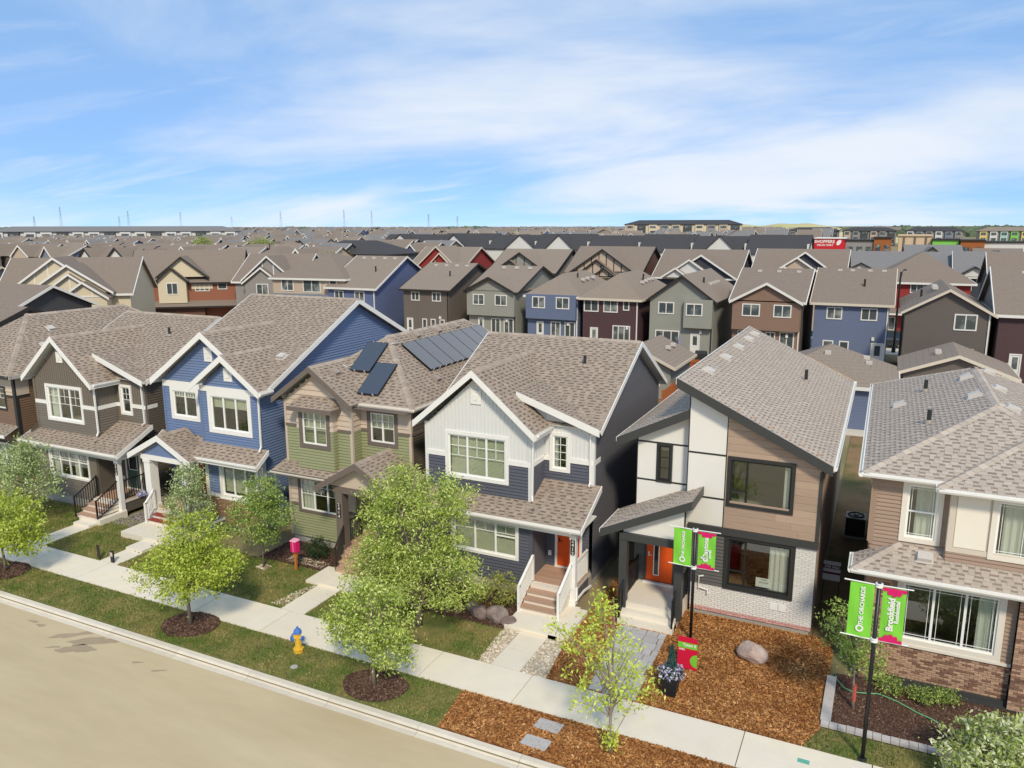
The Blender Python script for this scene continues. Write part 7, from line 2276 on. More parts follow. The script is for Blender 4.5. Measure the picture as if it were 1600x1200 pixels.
tree('street_tree', 'lime green round street tree with a straight trunk, left of the fire hydrant', (-19.96, 16.88, 0), 1.0, 0.065,
     [(0.1, 0, 2.05, 1.75, 1.5, 1.0, 5), (0.35, 0.1, 3.1, 0.95, 0.9, 0.95, 2), (1.2, 0, 2.4, 0.9, 0.8, 0.5, 1)], 330, 44, 'leaf_lime', (0.095, 0.048), 0.15, seed=3, n_limb=22)
tree('street_tree', 'street tree in a bark ring just right of the fire hydrant', (-12.35, 16.58, 0), 0.75, 0.06,
     [(0.1, 0, 2.2, 1.15, 1.1, 1.1, 5), (-0.95, 0, 1.55, 0.65, 0.6, 0.6, 1.5), (0.6, 0, 1.3, 0.75, 0.7, 0.55, 1.2)], 240, 40, 'leaf_willow', (0.095, 0.045), 0.16, seed=5, n_limb=20)
tree('street_tree', 'street tree cut by the left edge with its bark ring on the verge', (-29.71, 16.84, 0), 0.9, 0.055,
     [(0.35, 0, 2.1, 1.6, 1.4, 1.1, 5), (1.2, 0.2, 1.5, 0.9, 0.8, 0.6, 2)], 240, 26, 'leaf_lime', (0.12, 0.06), 0.16, seed=8, n_limb=18)
tree('young_tree', 'sparse young tree with yellow green leaves in the bark mulch verge', (-5.3, 16.71, 0), 0.9, 0.045,
     [(-0.1, 0, 1.9, 1.25, 1.2, 0.7, 4), (-0.2, 0, 3.0, 0.9, 0.9, 0.95, 3), (-0.25, 0, 3.9, 0.35, 0.35, 0.5, 1), (0, 0, 0.5, 0.12, 0.12, 0.35, 0.4), (-1.2, 0, 2.9, 0.5, 0.5, 0.5, 0.6)], 150, 17, 'leaf_sparse', (0.11, 0.05), 0.13, bark='bark_pale', seed=12, n_limb=30, inner=0.15)
tree('garden_tree', 'large willowy tree covering the porch between the green and navy houses', (-13.05, 20.1, 0), 0.5, 0.10,
     [(-0.2, 0.2, 3.4, 1.75, 1.5, 1.7, 7), (0.7, 0, 1.9, 1.5, 1.3, 1.1, 4), (-1.45, -0.2, 1.8, 1.1, 1.1, 1.0, 2.5), (-0.6, 0.2, 4.6, 0.75, 0.8, 0.8, 1.3), (1.3, 0.2, 4.6, 0.6, 0.6, 0.75, 1.0), (-1.5, 0.1, 4.1, 0.6, 0.7, 0.8, 0.8)], 620, 52, 'leaf_willow', (0.105, 0.040), 0.19, seed=21, n_limb=34, group='garden trees in the front yards')
tree('garden_tree', 'small round tree in a pebble ring on the blue house lawn', (-20.95, 21.36, 0), 0.7, 0.035,
     [(0.0, 0, 2.0, 1.35, 1.2, 0.95, 5), (0.2, 0, 3.0, 0.75, 0.7, 0.7, 2)], 220, 38, 'leaf_green', (0.095, 0.048), 0.15, seed=31, group='garden trees in the front yards')
tree('garden_tree', 'silvery young tree standing before the blue house porch', (-25.45, 21.9, 0), 0.5, 0.04,
     [(0.0, 0, 1.6, 1.1, 1.0, 1.0, 4), (0.2, 0, 2.7, 0.75, 0.7, 0.85, 3)], 210, 26, 'leaf_silver', (0.095, 0.045), 0.15, seed=33, group='garden trees in the front yards')
tree('garden_tree', 'bushy pale tree before the brown house, behind the leftmost street tree', (-33.9, 20.5, 0), 0.5, 0.05,
     [(0.2, 0, 1.7, 1.6, 1.4, 1.1, 4), (0.5, 0, 3.0, 0.9, 0.9, 0.95, 2.5), (-0.3, 0, 2.7, 1.0, 0.9, 0.8, 2)], 280, 26, 'leaf_silver', (0.12, 0.05), 0.16, seed=35, group='garden trees in the front yards')
tree('young_tree', 'slim young tree with a red wrapped trunk at the corner of the planting bed', (0.15, 21.32, 0), 0.95, 0.035,
     [(-0.25, 0, 2.3, 0.75, 0.8, 0.85, 4), (0.2, 0, 1.6, 0.6, 0.6, 0.5, 2)], 120, 20, 'leaf_green', (0.10, 0.045), 0.15, bark='bark_pale', wrap=(0.25, 0.75), seed=41, n_limb=18)
tree('flowering_bush', 'pale blossoming bush in the near right corner', (3.25, 19.4, 0), 0.3, 0.05,
     [(-0.1, 0, 0.8, 1.15, 1.1, 0.75, 4), (0.3, 0, 1.3, 0.8, 0.9, 0.65, 2), (1.6, 0, 0.9, 1.1, 1.1, 0.8, 3)], 330, 24, 'leaf_blossom', (0.13, 0.06), 0.13, group='shrubs in the front yards', seed=45, cat='bush', n_limb=16)


def shrub(name, label, base, r, h, n, leaf, ls, seed, group='shrubs in the front yards'):
    return tree(name, label, base, 0.08, 0.018, [(0, 0, h * 0.55, r, r, h * 0.5, 1)], n, 16, leaf, ls, 0.08, group=group, seed=seed, n_limb=9, cat='bush', inner=0.2)


shrub('shrub', 'loose yellow green shrub below the navy house window', (-11.25, 22.5, 0), 0.75, 1.15, 150, 'leaf_shrub', (0.07, 0.035), 51)
shrub('shrub', 'dark green juniper beside the green house stairs', (-19.55, 22.9, 0), 0.6, 0.85, 170, 'leaf_dark', (0.07, 0.025), 52)
shrub('shrub', 'small brownish shrub next to the stones of the navy house bed', (-12.1, 22.3, 0), 0.5, 0.5, 60, 'leaf_shrub', (0.06, 0.03), 53)
for k, (px_, py_, r_, h_) in enumerate(((1388, 1082, 0.42, 0.45), (1438, 1098, 0.4, 0.42), (1478, 1100, 0.35, 0.4))):
    p = px_ground(px_, py_, 0.02)
    shrub('shrub', 'low green plant in the brick house bed, ' + ('nearest the banner pole', 'in the middle of its row', 'nearest the blossoming bush')[k], (p.x, p.y, 0.02), r_, h_, 50, 'leaf_green', (0.07, 0.03), 60 + k)
for k, (px_, py_) in enumerate(((300, 838), (272, 822), (345, 832), (20, 905 - 100))):
    p = px_ground(px_, py_, 0.0)
    shrub('shrub', ('ground shrub at the foot of the silvery tree', 'low shrub beside the blue house landing', 'low shrub under the blue house stone wall', 'shrub under the bushy pale tree')[k], (p.x, p.y, 0.0), 0.4, 0.45, 50, 'leaf_green', (0.07, 0.03), 70 + k)
# trees among the houses behind
for k, (x, y, h, r, lf, lab) in enumerate(((-47.0, 52.0, 7.3, 1.3, 'leaf_far', 'leafy tree top showing left of the blue street house roof'), (-88.0, 112.0, 8.2, 3.4, 'leaf_far', 'yellow green willow behind the hip roofed corner house'), (-190.0, 178.0, 10.5, 3.2, 'leaf_far', 'bright green tree among the far roofs at left'),
                                          (-168.0, 180.0, 10.0, 4.0, 'leaf_far', 'broad yellow green tree among the far roofs'), (-3.5, 63.5, 1.8, 1.2, 'leaf_shrub', 'garden shrub behind the slate blue garage'))):
    tree('background_tree', lab, (x, y, 0), h * 0.3, 0.12, [(0, 0, h * 0.68, r, r, h * 0.3, 1)], 90, 26, lf, (0.34, 0.2), r * 0.2, group='trees among the houses behind', seed=80 + k, n_limb=8)

# distant woods along the horizon
mat('far_wood', (92, 104, 78), 0.95, 0.2, 0.02, island=0.3)
b = MB(); wr = random.Random(5)
for k in range(2600):
    a_ = wr.uniform(-1.12, 0.2)
    clump = math.sin(a_ * 23) + math.sin(a_ * 61 + 1) + 0.6 * math.sin(a_ * 140)
    if clump < -0.5 and wr.random() < 0.75: continue
    D_ = wr.uniform(1500, 2900) if wr.random() < 0.8 else wr.uniform(950, 1500)
    x, y = math.sin(a_) * D_, math.cos(a_) * D_
    h_ = wr.uniform(5, 11) * (1.25 if clump > 1.2 else 1); r_ = wr.uniform(5, 13)
    n = 6; c0 = [(x + r_ * math.cos(6.283 * j / n), y + r_ * math.sin(6.283 * j / n), 0) for j in range(n)]
    c1 = [(x + r_ * wr.uniform(.8, 1.1) * math.cos(6.283 * j / n), y + r_ * wr.uniform(.8, 1.1) * math.sin(6.283 * j / n), h_ * wr.uniform(.4, .7)) for j in range(n)]
    for j in range(n):
        i = (j + 1) % n
        b.poly([c0[j], c0[i], c1[i], c1[j]], 'far_wood'); b.poly([c1[j], c1[i], (x, y, h_)], 'far_wood')
tag(link('distant_woods', b.mesh('distant_woods')), 'woods along the horizon', None, None, 'stuff')


# ---- grass, mulch, pebbles
def scatter(polys, density, rng):
    out = []
    for p in polys:
        xs = [q[0] for q in p]; ys = [q[1] for q in p]
        n = int((max(xs) - min(xs)) * (max(ys) - min(ys)) * density)
        x = rng.uniform(min(xs), max(xs), n); y = rng.uniform(min(ys), max(ys), n)
        k = in_poly(x, y, p)
        out.append(np.stack([x[k], y[k]], 1))
    return np.concatenate(out)


rg = np.random.default_rng(99)
gp = [[(-36, 15.77), (-9.75, 15.77), (-9.95, 17.5), (-36, 17.5)]] + [l[1] for l in LAWNS[1:4]] + [[(-40, 19.05), (-31.72, 19.05), (-31.72, 22.7), (-40, 22.7)], LAWNS[5][1], [(-1.9, 15.76), (3, 15.76), (3, 17.5), (-1.9, 17.5)]]
c = scatter(gp, 620, rg)
RINGS = [(-19.96, 16.88, 1.0), (-12.35, 16.6, 0.98), (-29.71, 16.84, 0.95), (-20.95, 21.36, 0.34), (-12.75, 20.1, 0.8)]
keep = np.ones(len(c), bool)
for x, y, r in RINGS: keep &= (((c[:, 0] - x) / r) ** 2 + ((c[:, 1] - y) / (r * 0.8)) ** 2) > 1
c = c[keep]
n = len(c)
ang = rg.uniform(0, 6.283, n); h = rg.uniform(0.03, 0.075, n); w = rg.uniform(0.010, 0.022, n)
d = np.stack([np.cos(ang), np.sin(ang)], 1)
ti = np.stack([rg.normal(0, 0.03, n), rg.normal(0, 0.03, n)], 1)
z0 = np.full(n, -0.005)
tri = np.stack([np.concatenate([c - d * w[:, None], z0[:, None]], 1), np.concatenate([c + d * w[:, None], z0[:, None]], 1), np.concatenate([c + ti, h[:, None]], 1)], 1)
tag(link('grass', np_mesh('grass', tri, 3, 'grass_blade')), 'short patchy grass of the lawns and verge', None, None, 'stuff')


def chips(name, polys, density, m, lo, hi, zoff=0.012, rng=None, keepfn=None, lab='loose chips'):
    rng = rng or rg
    c = scatter(polys, density, rng)
    if keepfn is not None: c = c[keepfn(c)]
    n = len(c)
    l = rng.uniform(lo, hi, n)[:, None]
    a = rng.uniform(0, 6.283, n); dr = np.stack([np.cos(a), np.sin(a), rng.normal(0, 0.28, n)], 1)
    sd = np.stack([-np.sin(a), np.cos(a), rng.normal(0, 0.4, n)], 1) * rng.uniform(0.25, 0.5, n)[:, None]
    C3 = np.concatenate([c, (zoff + rng.uniform(0, 0.018, n))[:, None]], 1)
    v = np.stack([C3 - dr * l / 2 - sd * l / 2, C3 + dr * l / 2 - sd * l / 2, C3 + dr * l / 2 + sd * l / 2, C3 - dr * l / 2 + sd * l / 2], 1)
    return tag(link(name, np_mesh(name, v, 4, m)), lab, None, None, 'stuff')


PAVE = [(-7.15, 19.06), (-5.2, 19.06), (-5.4, 22.95), (-7.12, 22.95)]
chips('mulch', [[(-8.02, 19.05), (-0.96, 19.05), (-0.56, 20.1), (-0.56, 24.9), (-8.23, 24.9), (-8.23, 21.0)], [(-9.75, 15.77), (-1.91, 15.77), (-1.91, 17.5), (-9.95, 17.5)], [(-8.24, 24.92), (-7.3, 24.92), (-7.3, 33), (-8.24, 33)]], 850, 'mulch_chip', 0.035, 0.085,
      keepfn=lambda c: ~in_poly(c[:, 0], c[:, 1], [(-6.75, 19.06), (-5.35, 19.06), (-5.45, 22.95), (-7.08, 22.95)]), lab='orange brown bark mulch')
chips('bark_litter', [[(-0.40, 20.36), (6, 20.36), (6, 22.95), (-0.40, 22.95)], [(-16.4, 21.06), (-10.43, 21.06), (-10.43, 23.5), (-16.4, 23.5)], [(-21.8, 22.01), (-18.6, 22.01), (-18.6, 23.95), (-21.8, 23.95)]], 420, 'bark_chip', 0.03, 0.08, 0.022, lab='dark bark litter in the beds')
b = MB()
for x, y, r in RINGS[:3]: b.poly(blob(x, y, r, r * 0.8, 0.022, 'bed_soil', 24, 0.08), 'bed_soil')
tag(link('bark_ring', b.mesh('bark_ring')), kind='structure')
chips('bark_mulch', [[(x + r * math.cos(k * .3927), y + r * .8 * math.sin(k * .3927)) for k in range(16)] for x, y, r in RINGS[:3]], 900, 'bark_chip', 0.03, 0.08, 0.03, lab='bark rings round the street trees')


def pebbles(name, polys, density, m, lo, hi, lab, z=0.01):
    c = scatter(polys, density, rg); n = len(c)
    s = rg.uniform(lo, hi, (n, 1)) * rg.uniform(0.6, 1.2, (n, 3)) * np.array([1, 1, 0.6])
    a = rg.uniform(0, 6.283, n); ca, sa = np.cos(a)[:, None], np.sin(a)[:, None]
    ex = np.concatenate([ca, sa, 0 * ca], 1) * s[:, :1]; ey = np.concatenate([-sa, ca, 0 * ca], 1) * s[:, 1:2]; ez = np.array([[0, 0, 1.0]]) * s[:, 2:]
    C3 = np.concatenate([c, np.full((n, 1), z)], 1)
    k = 0.7
    ring = [C3 + ex * math.cos(t) + ey * math.sin(t) for t in np.arange(6) * math.pi / 3]
    top = [C3 + (ex * math.cos(t) + ey * math.sin(t)) * k + ez * 0.75 for t in np.arange(6) * math.pi / 3]
    V = np.stack(ring + top, 1).reshape(-1, 3)
    me = bpy.data.meshes.new(name)
    F = []
    base = (np.arange(n) * 12)
    for j in range(6):
        i = (j + 1) % 6
        F.append(np.stack([base + j, base + i, base + 6 + i, base + 6 + j], 1))
    quads = np.concatenate(F); hexs = np.stack([base + 6 + j for j in range(6)], 1)
    me.from_pydata(V.tolist(), [], quads.tolist() + hexs.tolist())
    me.materials.append(MATS[m]); me.update()
    return tag(link(name, me), lab, None, None, 'stuff')


pebbles('pebbles', [[(-10.28, 19.05), (-9.86, 19.05), (-9.86, 21.12), (-10.42, 21.05)], [(-8.85, 19.05), (-8.05, 19.05), (-8.25, 21.0), (-8.58, 21.1), (-8.85, 21.12)]], 620, 'pebble', 0.022, 0.05, 'pale river pebbles beside the navy house path')
pebbles('pebbles', [[(-18.6, 19.2), (-18.03, 19.2), (-18.03, 20.9), (-18.25, 20.9)], [(-21.22, 21.16), (-20.7, 21.16), (-20.7, 21.56), (-21.22, 21.56)], [(-20.6, 22.2), (-18.8, 22.2), (-18.8, 22.7), (-20.6, 22.7)]], 260, 'pebble', 0.022, 0.05, 'pale pebbles about the green house bed')
pebbles('pebbles', [[(-30.4, 22.0), (-29.0, 22.0), (-29.0, 24.2), (-30.4, 24.2)]], 260, 'grey_pebble', 0.025, 0.05, 'grey stones between the olive and blue houses')


def boulder(label, x, y, r, m, seed, sq=(1, 1, 0.7)):
    bm = bmesh.new(); bmesh.ops.create_icosphere(bm, subdivisions=3, radius=1.0)
    rb = np.random.default_rng(seed); pl = unit(rb.normal(size=(14, 3))); pd = rb.uniform(0.72, 0.95, 14)
    for v in bm.verts:
        c = np.array(v.co)
        for q, d_ in zip(pl, pd):
            t = c @ q
            if t > d_: c = c - q * (t - d_)
        c = c * (1 + 0.03 * math.sin(5 * c[0] + seed) * math.sin(6 * c[1]))
        v.co = Vector((c[0] * r * sq[0], c[1] * r * sq[1], c[2] * r * sq[2]))
    me = bpy.data.meshes.new('boulder'); bm.to_mesh(me); bm.free(); me.materials.append(MATS[m])
    o = link('boulder', me, (x, y, r * sq[2] * 0.55)); o.rotation_euler = (0, 0, seed * 1.3)
    return tag(o, label, 'boulder', 'garden boulders')


boulder('pinkish boulder lying alone in the orange mulch', -2.75, 22.75, 0.5, 'rock_pink', 2, (1, 0.85, 0.68))
boulder('smaller grey bed stone leaning leftmost by the navy house lawn', -11.95, 21.8, 0.26, 'rock_grey', 3)
boulder('grey boulder second from the left in the navy house bed edge', -11.5, 21.5, 0.34, 'rock_grey', 4)
boulder('largest grey boulder in the navy house bed edge', -10.9, 21.55, 0.42, 'rock_grey', 5)
boulder('rounded grey boulder next to the navy house landing', -10.4, 21.42, 0.28, 'rock_grey', 6)
# ------------------------------------------------------------------ street furniture and small things
mat('banner_green', (126, 204, 66), 0.6, 0.04, 4); mat('banner_pink', (214, 28, 104), 0.6, 0.04, 4)
mat('sign_red', (206, 26, 62), 0.5, 0.04); mat('sign_green', (118, 196, 60), 0.5, 0.04)
mat('hydrant_yellow', (226, 182, 62), 0.45, 0.06, 6); mat('hydrant_blue', (74, 116, 190), 0.45, 0.06, 6)
mat('hot_pink', (220, 40, 112), 0.45, 0.05); mat('pink_light', (238, 170, 196), 0.45, 0.05); mat('post_wood', (190, 116, 52), 0.7, 0.12, 8)
mat('hose_green', (112, 178, 128), 0.45, 0.05); mat('stone_edging', (186, 180, 176), 0.85, 0.08, 5, objrand=0.08); mat('paver', (176, 174, 172), 0.9, 0.1, 6, 0.3, 50, objrand=0.1)
mat('sale_grey', (206, 202, 202), 0.5, 0.04); mat('sale_maroon', (92, 20, 44), 0.5, 0.05); mat('fence_wood', (170, 98, 52), 0.75, 0.14, 4, objrand=0.1)
mat('teal_paint', (98, 170, 152), 0.8, 0.08); mat('lilac_cloth', (140, 132, 158), 0.8, 0.06); mat('dark_wood', (58, 50, 42), 0.8, 0.12, 8)
mat('ac_rim', (196, 192, 184), 0.5, 0.04); mat('pot_black', (34, 36, 40), 0.4, 0.05)


def banner(T, x0, x1, z0, z1, y, scallop, words):
    """cloth panel with gentle folds, printed logo and lettering"""
    nx, nz = 8, 14
    def yy(i, j): return y + 0.012 * math.sin(i * 0.9 + j * 0.35) + 0.008 * math.sin(j * 0.7 - i * 0.4)
    P = [[(x0 + (x1 - x0) * i / nx, yy(i, j), z0 + (z1 - z0) * j / nz) for i in range(nx + 1)] for j in range(nz + 1)]
    b = MB()
    for j in range(nz):
        for i in range(nx):
            b.poly([P[j][i], P[j][i + 1], P[j + 1][i + 1], P[j + 1][i]], 'banner_green')
            b.poly([(p[0], p[1] + 0.004, p[2]) for p in (P[j + 1][i], P[j + 1][i + 1], P[j][i + 1], P[j][i])], 'banner_green')
    B = T.part('banner', b, smooth=True)
    w = x1 - x0; xm = (x0 + x1) / 2; yf = y - 0.026
    UPW, RT = (-1, 0, 0), (0, 0, 1)
    if scallop:
        for zc, sg in ((z1, -1), (z0, 1)):
            q = MB()
            n = 5; pts = [(x0, yf, zc), (x1, yf, zc)] if sg > 0 else [(x1, yf, zc), (x0, yf, zc)]
            arc = []
            for k in range(n):
                cx = x0 + w * (k + 0.5) / n; dep = (z1 - z0) * (0.04, 0.10, 0.125, 0.10, 0.04)[k]
                for t in range(7):
                    a = math.pi * t / 6
                    arc.append((cx - w / n / 2 * math.cos(a), yf, zc + sg * (dep + w / n / 2 * math.sin(a) * 0.8)))
            for k in range(len(arc) - 1):
                q.poly([(arc[k][0], yf, zc), (arc[k + 1][0], yf, zc), arc[k + 1], arc[k]], 'banner_pink')
            T.part('scallop_print', q, B)
    for body, size, fx, fz, bold in words:
        lettering(T, body, size, 'white_paint', (x0 + w * fx, yf - 0.004, z0 + (z1 - z0) * fz), RT, UPW, B, 'printed_lettering', bold=bold)
    return B


def ring_print(T, B, x, y, z, r, m='white_paint', inner=0.55, thick=None):
    q = MB(); n = 24
    for k in range(n):
        a, c = 6.2832 * k / n, 6.2832 * (k + 1) / n
        q.poly([(x + r * math.cos(a), y, z + r * math.sin(a)), (x + r * math.cos(c), y, z + r * math.sin(c)), (x + r * inner * math.cos(c), y, z + r * inner * math.sin(c)), (x + r * inner * math.cos(a), y, z + r * inner * math.sin(a))], m)
    T.part('printed_ring', q, B)


def banner_pole(label, x, y, h, zlo, zhi, lx, rx, words):
    T = Thing('banner_pole', label, 'banner pole', (x, y, 0), 'banner poles of the show homes')
    b = MB(); b.tube([(x, y, -0.02), (x, y, h)], 0.05, 'black_metal', 10); T.part('pole', b, smooth=True)
    b = MB(); b.lathe((x, y, 0), [(0.11, 0), (0.11, 0.03), (0.06, 0.06)], 'black_metal', 12); T.part('base_plate', b)
    for z in (zlo - 0.02, zhi + 0.02):
        b = MB(); b.lathe((x, y, z), [(0.055, -0.05), (0.085, -0.045), (0.085, -0.02), (0.06, 0.0), (0.085, 0.02), (0.085, 0.045), (0.055, 0.05)], 'white_paint', 12); T.part('clamp_ring', b)
        for s, e in ((-1, lx[0] - 0.14), (1, rx[1] + 0.14)):
            b = MB(); b.tube([(x + s * 0.06, y, z), (e, y - 0.01, z + 0.02)], 0.016, 'white_paint', 6); T.part('banner_arm', b)
    B = banner(T, lx[0], lx[1], zlo, zhi, y, False, [('THE ORCHARDS', (zhi - zlo) * 0.098, 0.55, 0.58, 0.004)])
    ring_print(T, B, lx[0] + (lx[1] - lx[0]) * 0.52, y - 0.03, zlo + (zhi - zlo) * 0.16, (lx[1] - lx[0]) * 0.17)
    B2 = banner(T, rx[0], rx[1], zlo, zhi, y, True, words)
    return T, B2


hh = 1.2
T, B2 = banner_pole('black pole with green banners before the modern house entrance', -4.7, 23.0, 3.8, 2.52, 3.72, (-5.36, -4.8), (-4.6, -4.06), [('Daytona', 0.20, 0.46, 0.58, 0.006), ('HOMES', 0.085, 0.72, 0.42, 0.005), ('d', 0.30, 0.42, 0.26, 0.012)])
T, B2 = banner_pole('black pole with green banners on the grass before the brick fronted house', 0.45, 19.15, 4.72, 3.27, 4.64, (-0.17, 0.36), (0.54, 1.04), [('Brookfield', 0.20, 0.42, 0.52, 0.008), ('Residential', 0.13, 0.68, 0.58, 0.004)])

# model-home sign board
T = Thing('sign_board', 'red and green show home sign beside the flower pot', 'sign', (-4.4, 21.25, 0))
x0, x1, z0, z1, y = -4.70, -4.12, 0.04, 1.04, 21.25
r = 0.13
out = [(x0, z0), (x1, z0), (x1, z1 - r)] + [(x1 - r + r * math.cos(a), z1 - r + r * math.sin(a)) for a in (0.3, 0.7, 1.1, 1.5708)] + [(x0, z1)]
b = MB(); b.prism([(a, y, c) for a, c in out], (0, 0.05, 0), 'sign_red'); S = T.part('board', b)
b = MB(); b.box(x0, x1, y - 0.004, y, 0.70, 0.88, 'sign_green'); T.part('green_band', b, S)
b = MB(); b.prism([(x1, y - 0.004, 0.12)] + [(x1 + 0.17 * math.cos(a) * 1.2, y - 0.004, 0.33 + 0.21 * math.sin(a)) for a in [4.712 - k * 0.2618 for k in range(13)]] + [(x1, y - 0.004, 0.54)], (0, 0.003, 0), 'sign_green'); T.part('green_disc', b, S)
lettering(T, 'Tyson II', 0.12, 'white_paint', (-4.36, y - 0.006, 0.81), (1, 0, 0), (0, 0, 1), S, bold=0.003)
lettering(T, 'OPEN', 0.07, 'white_paint', (-4.58, y - 0.006, 0.65), (1, 0, 0), (0, 0, 1), S, bold=0.002)
for x in (x0 + 0.08, x1 - 0.08):
    b = MB(); b.box(x - 0.02, x + 0.02, y + 0.051, y + 0.09, -0.02, 0.9, 'black_metal'); T.part('post', b)

# planter
T = Thing('planter', 'black pot with a small blue conifer and white and violet flowers', 'planter', (-4.55, 19.85, 0))
px0, py0 = -4.55, 19.85
b = MB(); b.hexa([(px0 - .17, py0 - .17, 0.01), (px0 + .17, py0 - .17, 0.01), (px0 + .17, py0 + .17, 0.01), (px0 - .17, py0 + .17, 0.01)], [(px0 - .24, py0 - .24, 0.58), (px0 + .24, py0 - .24, 0.58), (px0 + .24, py0 + .24, 0.58), (px0 - .24, py0 + .24, 0.58)], 'pot_black'); b.box(px0 - .26, px0 + .26, py0 - .26, py0 + .26, 0.56, 0.62, 'pot_black'); T.part('pot', b)
rp = np.random.default_rng(4); n = 2600
zz = rp.uniform(0, 1, n) ** 1.4; aa = rp.uniform(0, 6.283, n); rr = 0.20 * (1 - zz) * rp.uniform(0.5, 1, n) + 0.015
c = np.stack([px0 + rr * np.cos(aa), py0 + rr * np.sin(aa), 0.62 + zz * 0.9], 1)
o = link('conifer', np_mesh('conifer', leaf_quads(c, 0.075, 0.02, 0.3, rp), 4, 'needle_blue', T.off), parent=T.root); o['kind'] = 'stuff'
n = 700; d_ = unit(rp.normal(size=(n, 3))) * rp.uniform(0.6, 1.0, (n, 1)); c = np.array([px0, py0, 0.70]) + d_ * np.array([0.40, 0.38, 0.24]); c[:, 2] = np.maximum(c[:, 2], 0.45)
o = link('flowers', np_mesh('flowers', leaf_quads(c, 0.065, 0.06, 0.6, rp), 4, 'petals', T.off), parent=T.root); o['kind'] = 'stuff'
n = 900; d_ = unit(rp.normal(size=(n, 3))) * rp.uniform(0.4, 0.95, (n, 1)); c = np.array([px0, py0, 0.68]) + d_ * np.array([0.38, 0.36, 0.22])
o = link('flower_leaves', np_mesh('flower_leaves', leaf_quads(c, 0.06, 0.035, 0.5, rp), 4, 'leaf_dark', T.off), parent=T.root); o['kind'] = 'stuff'

# fire hydrant
T = Thing('fire_hydrant', 'yellow fire hydrant with blue caps on the verge', 'fire hydrant', (-15.57, 17.1, 0))
hx, hy = -15.57, 17.1
b = MB(); b.lathe((hx, hy, 0), [(0.15, 0), (0.15, 0.05), (0.105, 0.06), (0.10, 0.30), (0.095, 0.60), (0.12, 0.61), (0.12, 0.645)], 'hydrant_yellow', 16); T.part('barrel', b, smooth=False)
b = MB(); b.lathe((hx, hy, 0.08), [(0.10, 0), (0.165, 0.01), (0.165, 0.05), (0.10, 0.06)], 'hydrant_yellow', 8); T.part('flange', b)
b = MB(); b.lathe((hx, hy, 0.645), [(0.13, 0), (0.125, 0.05), (0.10, 0.11), (0.05, 0.15), (0.035, 0.155), (0.035, 0.20), (0.02, 0.215)], 'hydrant_blue', 16); T.part('bonnet', b)
for dx, dy, rr_ in ((-1, 0, 0.062), (1, 0, 0.062), (-0.45, -0.9, 0.08)):
    b = MB(); b.tube([(hx + dx * 0.07, hy + dy * 0.07, 0.50), (hx + dx * 0.16, hy + dy * 0.16, 0.50)], rr_ * 0.8, 'hydrant_yellow', 10); N_ = T.part('nozzle', b)
    b = MB(); b.tube([(hx + dx * 0.155, hy + dy * 0.155, 0.50), (hx + dx * 0.21, hy + dy * 0.21, 0.50)], rr_ * 1.15, 'hydrant_blue', 8); b.tube([(hx + dx * 0.21, hy + dy * 0.21, 0.50), (hx + dx * 0.24, hy + dy * 0.24, 0.50)], 0.022, 'hydrant_blue', 6); T.part('cap', b, N_)
for k in range(8):
    a = k * 0.785; b = MB(); b.lathe((hx + 0.14 * math.cos(a), hy + 0.14 * math.sin(a), 0.14), [(0.015, 0), (0.015, 0.02)], 'hydrant_yellow', 6); T.part('bolt', b)

# pink box on a wooden post
T = Thing('lending_box', 'bright pink box on a wooden post in the green house lawn', 'box', (-19.62, 21.7, 0))
bx_, by_ = -19.62, 21.7
b = MB(); b.box(bx_ - .04, bx_ + .04, by_ - .04, by_ + .04, -0.02, 0.78, 'post_wood'); b.bar((bx_ - .10, by_, 0.76), (bx_ - 0.03, by_, 0.50), 0.04, 0.04, 'post_wood'); b.bar((bx_ + .10, by_, 0.76), (bx_ + 0.03, by_, 0.50), 0.04, 0.04, 'post_wood'); T.part('post', b)
b = MB(); b.box(bx_ - .13, bx_ + .13, by_ - .11, by_ + .11, 0.76, 1.20, 'hot_pink'); K = T.part('case', b)
b = MB(); b.hexa([(bx_ - .15, by_ - .14, 1.20), (bx_ + .15, by_ - .14, 1.20), (bx_ + .15, by_ + .13, 1.20), (bx_ - .15, by_ + .13, 1.20)], [(bx_ - .13, by_ - .12, 1.23), (bx_ + .13, by_ - .12, 1.23), (bx_ + .13, by_ + .11, 1.26), (bx_ - .13, by_ + .11, 1.26)], 'pink_light'); T.part('lid', b)
for s in (-1, 1):
    b = MB(); b.box(bx_ + s * .065 - .045, bx_ + s * .065 + .045, by_ - .122, by_ - .111, 0.79, 1.17, 'hot_pink'); T.part('door', b, K)
b = MB(); b.box(bx_ - .010, bx_ + .010, by_ - .120, by_ - .111, 0.77, 1.19, 'pink_light'); T.part('door_strip', b, K)

# two stakes by the pavement
b = MB(); b.hexa([(-27.5, 19.12, -0.02), (-27.34, 19.10, -0.02), (-27.33, 19.14, -0.02), (-27.49, 19.16, -0.02)], [(-27.58, 19.16, 0.56), (-27.42, 19.14, 0.58), (-27.41, 19.17, 0.58), (-27.57, 19.2, 0.56)], 'dark_wood')
single('wooden_stake', b, (-27.42, 19.13, 0), 'dark wooden stake leaning at the pavement edge of the olive house lawn', 'stake')
T = Thing('path_marker', 'grey and black marker post beside the blue house path', 'marker post', (-26.62, 19.12, 0))
b = MB(); b.box(-26.70, -26.54, 19.09, 19.15, -0.02, 0.50, 'black_metal'); T.part('post', b)
b = MB(); b.box(-26.68, -26.56, 19.075, 19.09, 0.28, 0.44, 'stone_edging'); T.part('plate', b)

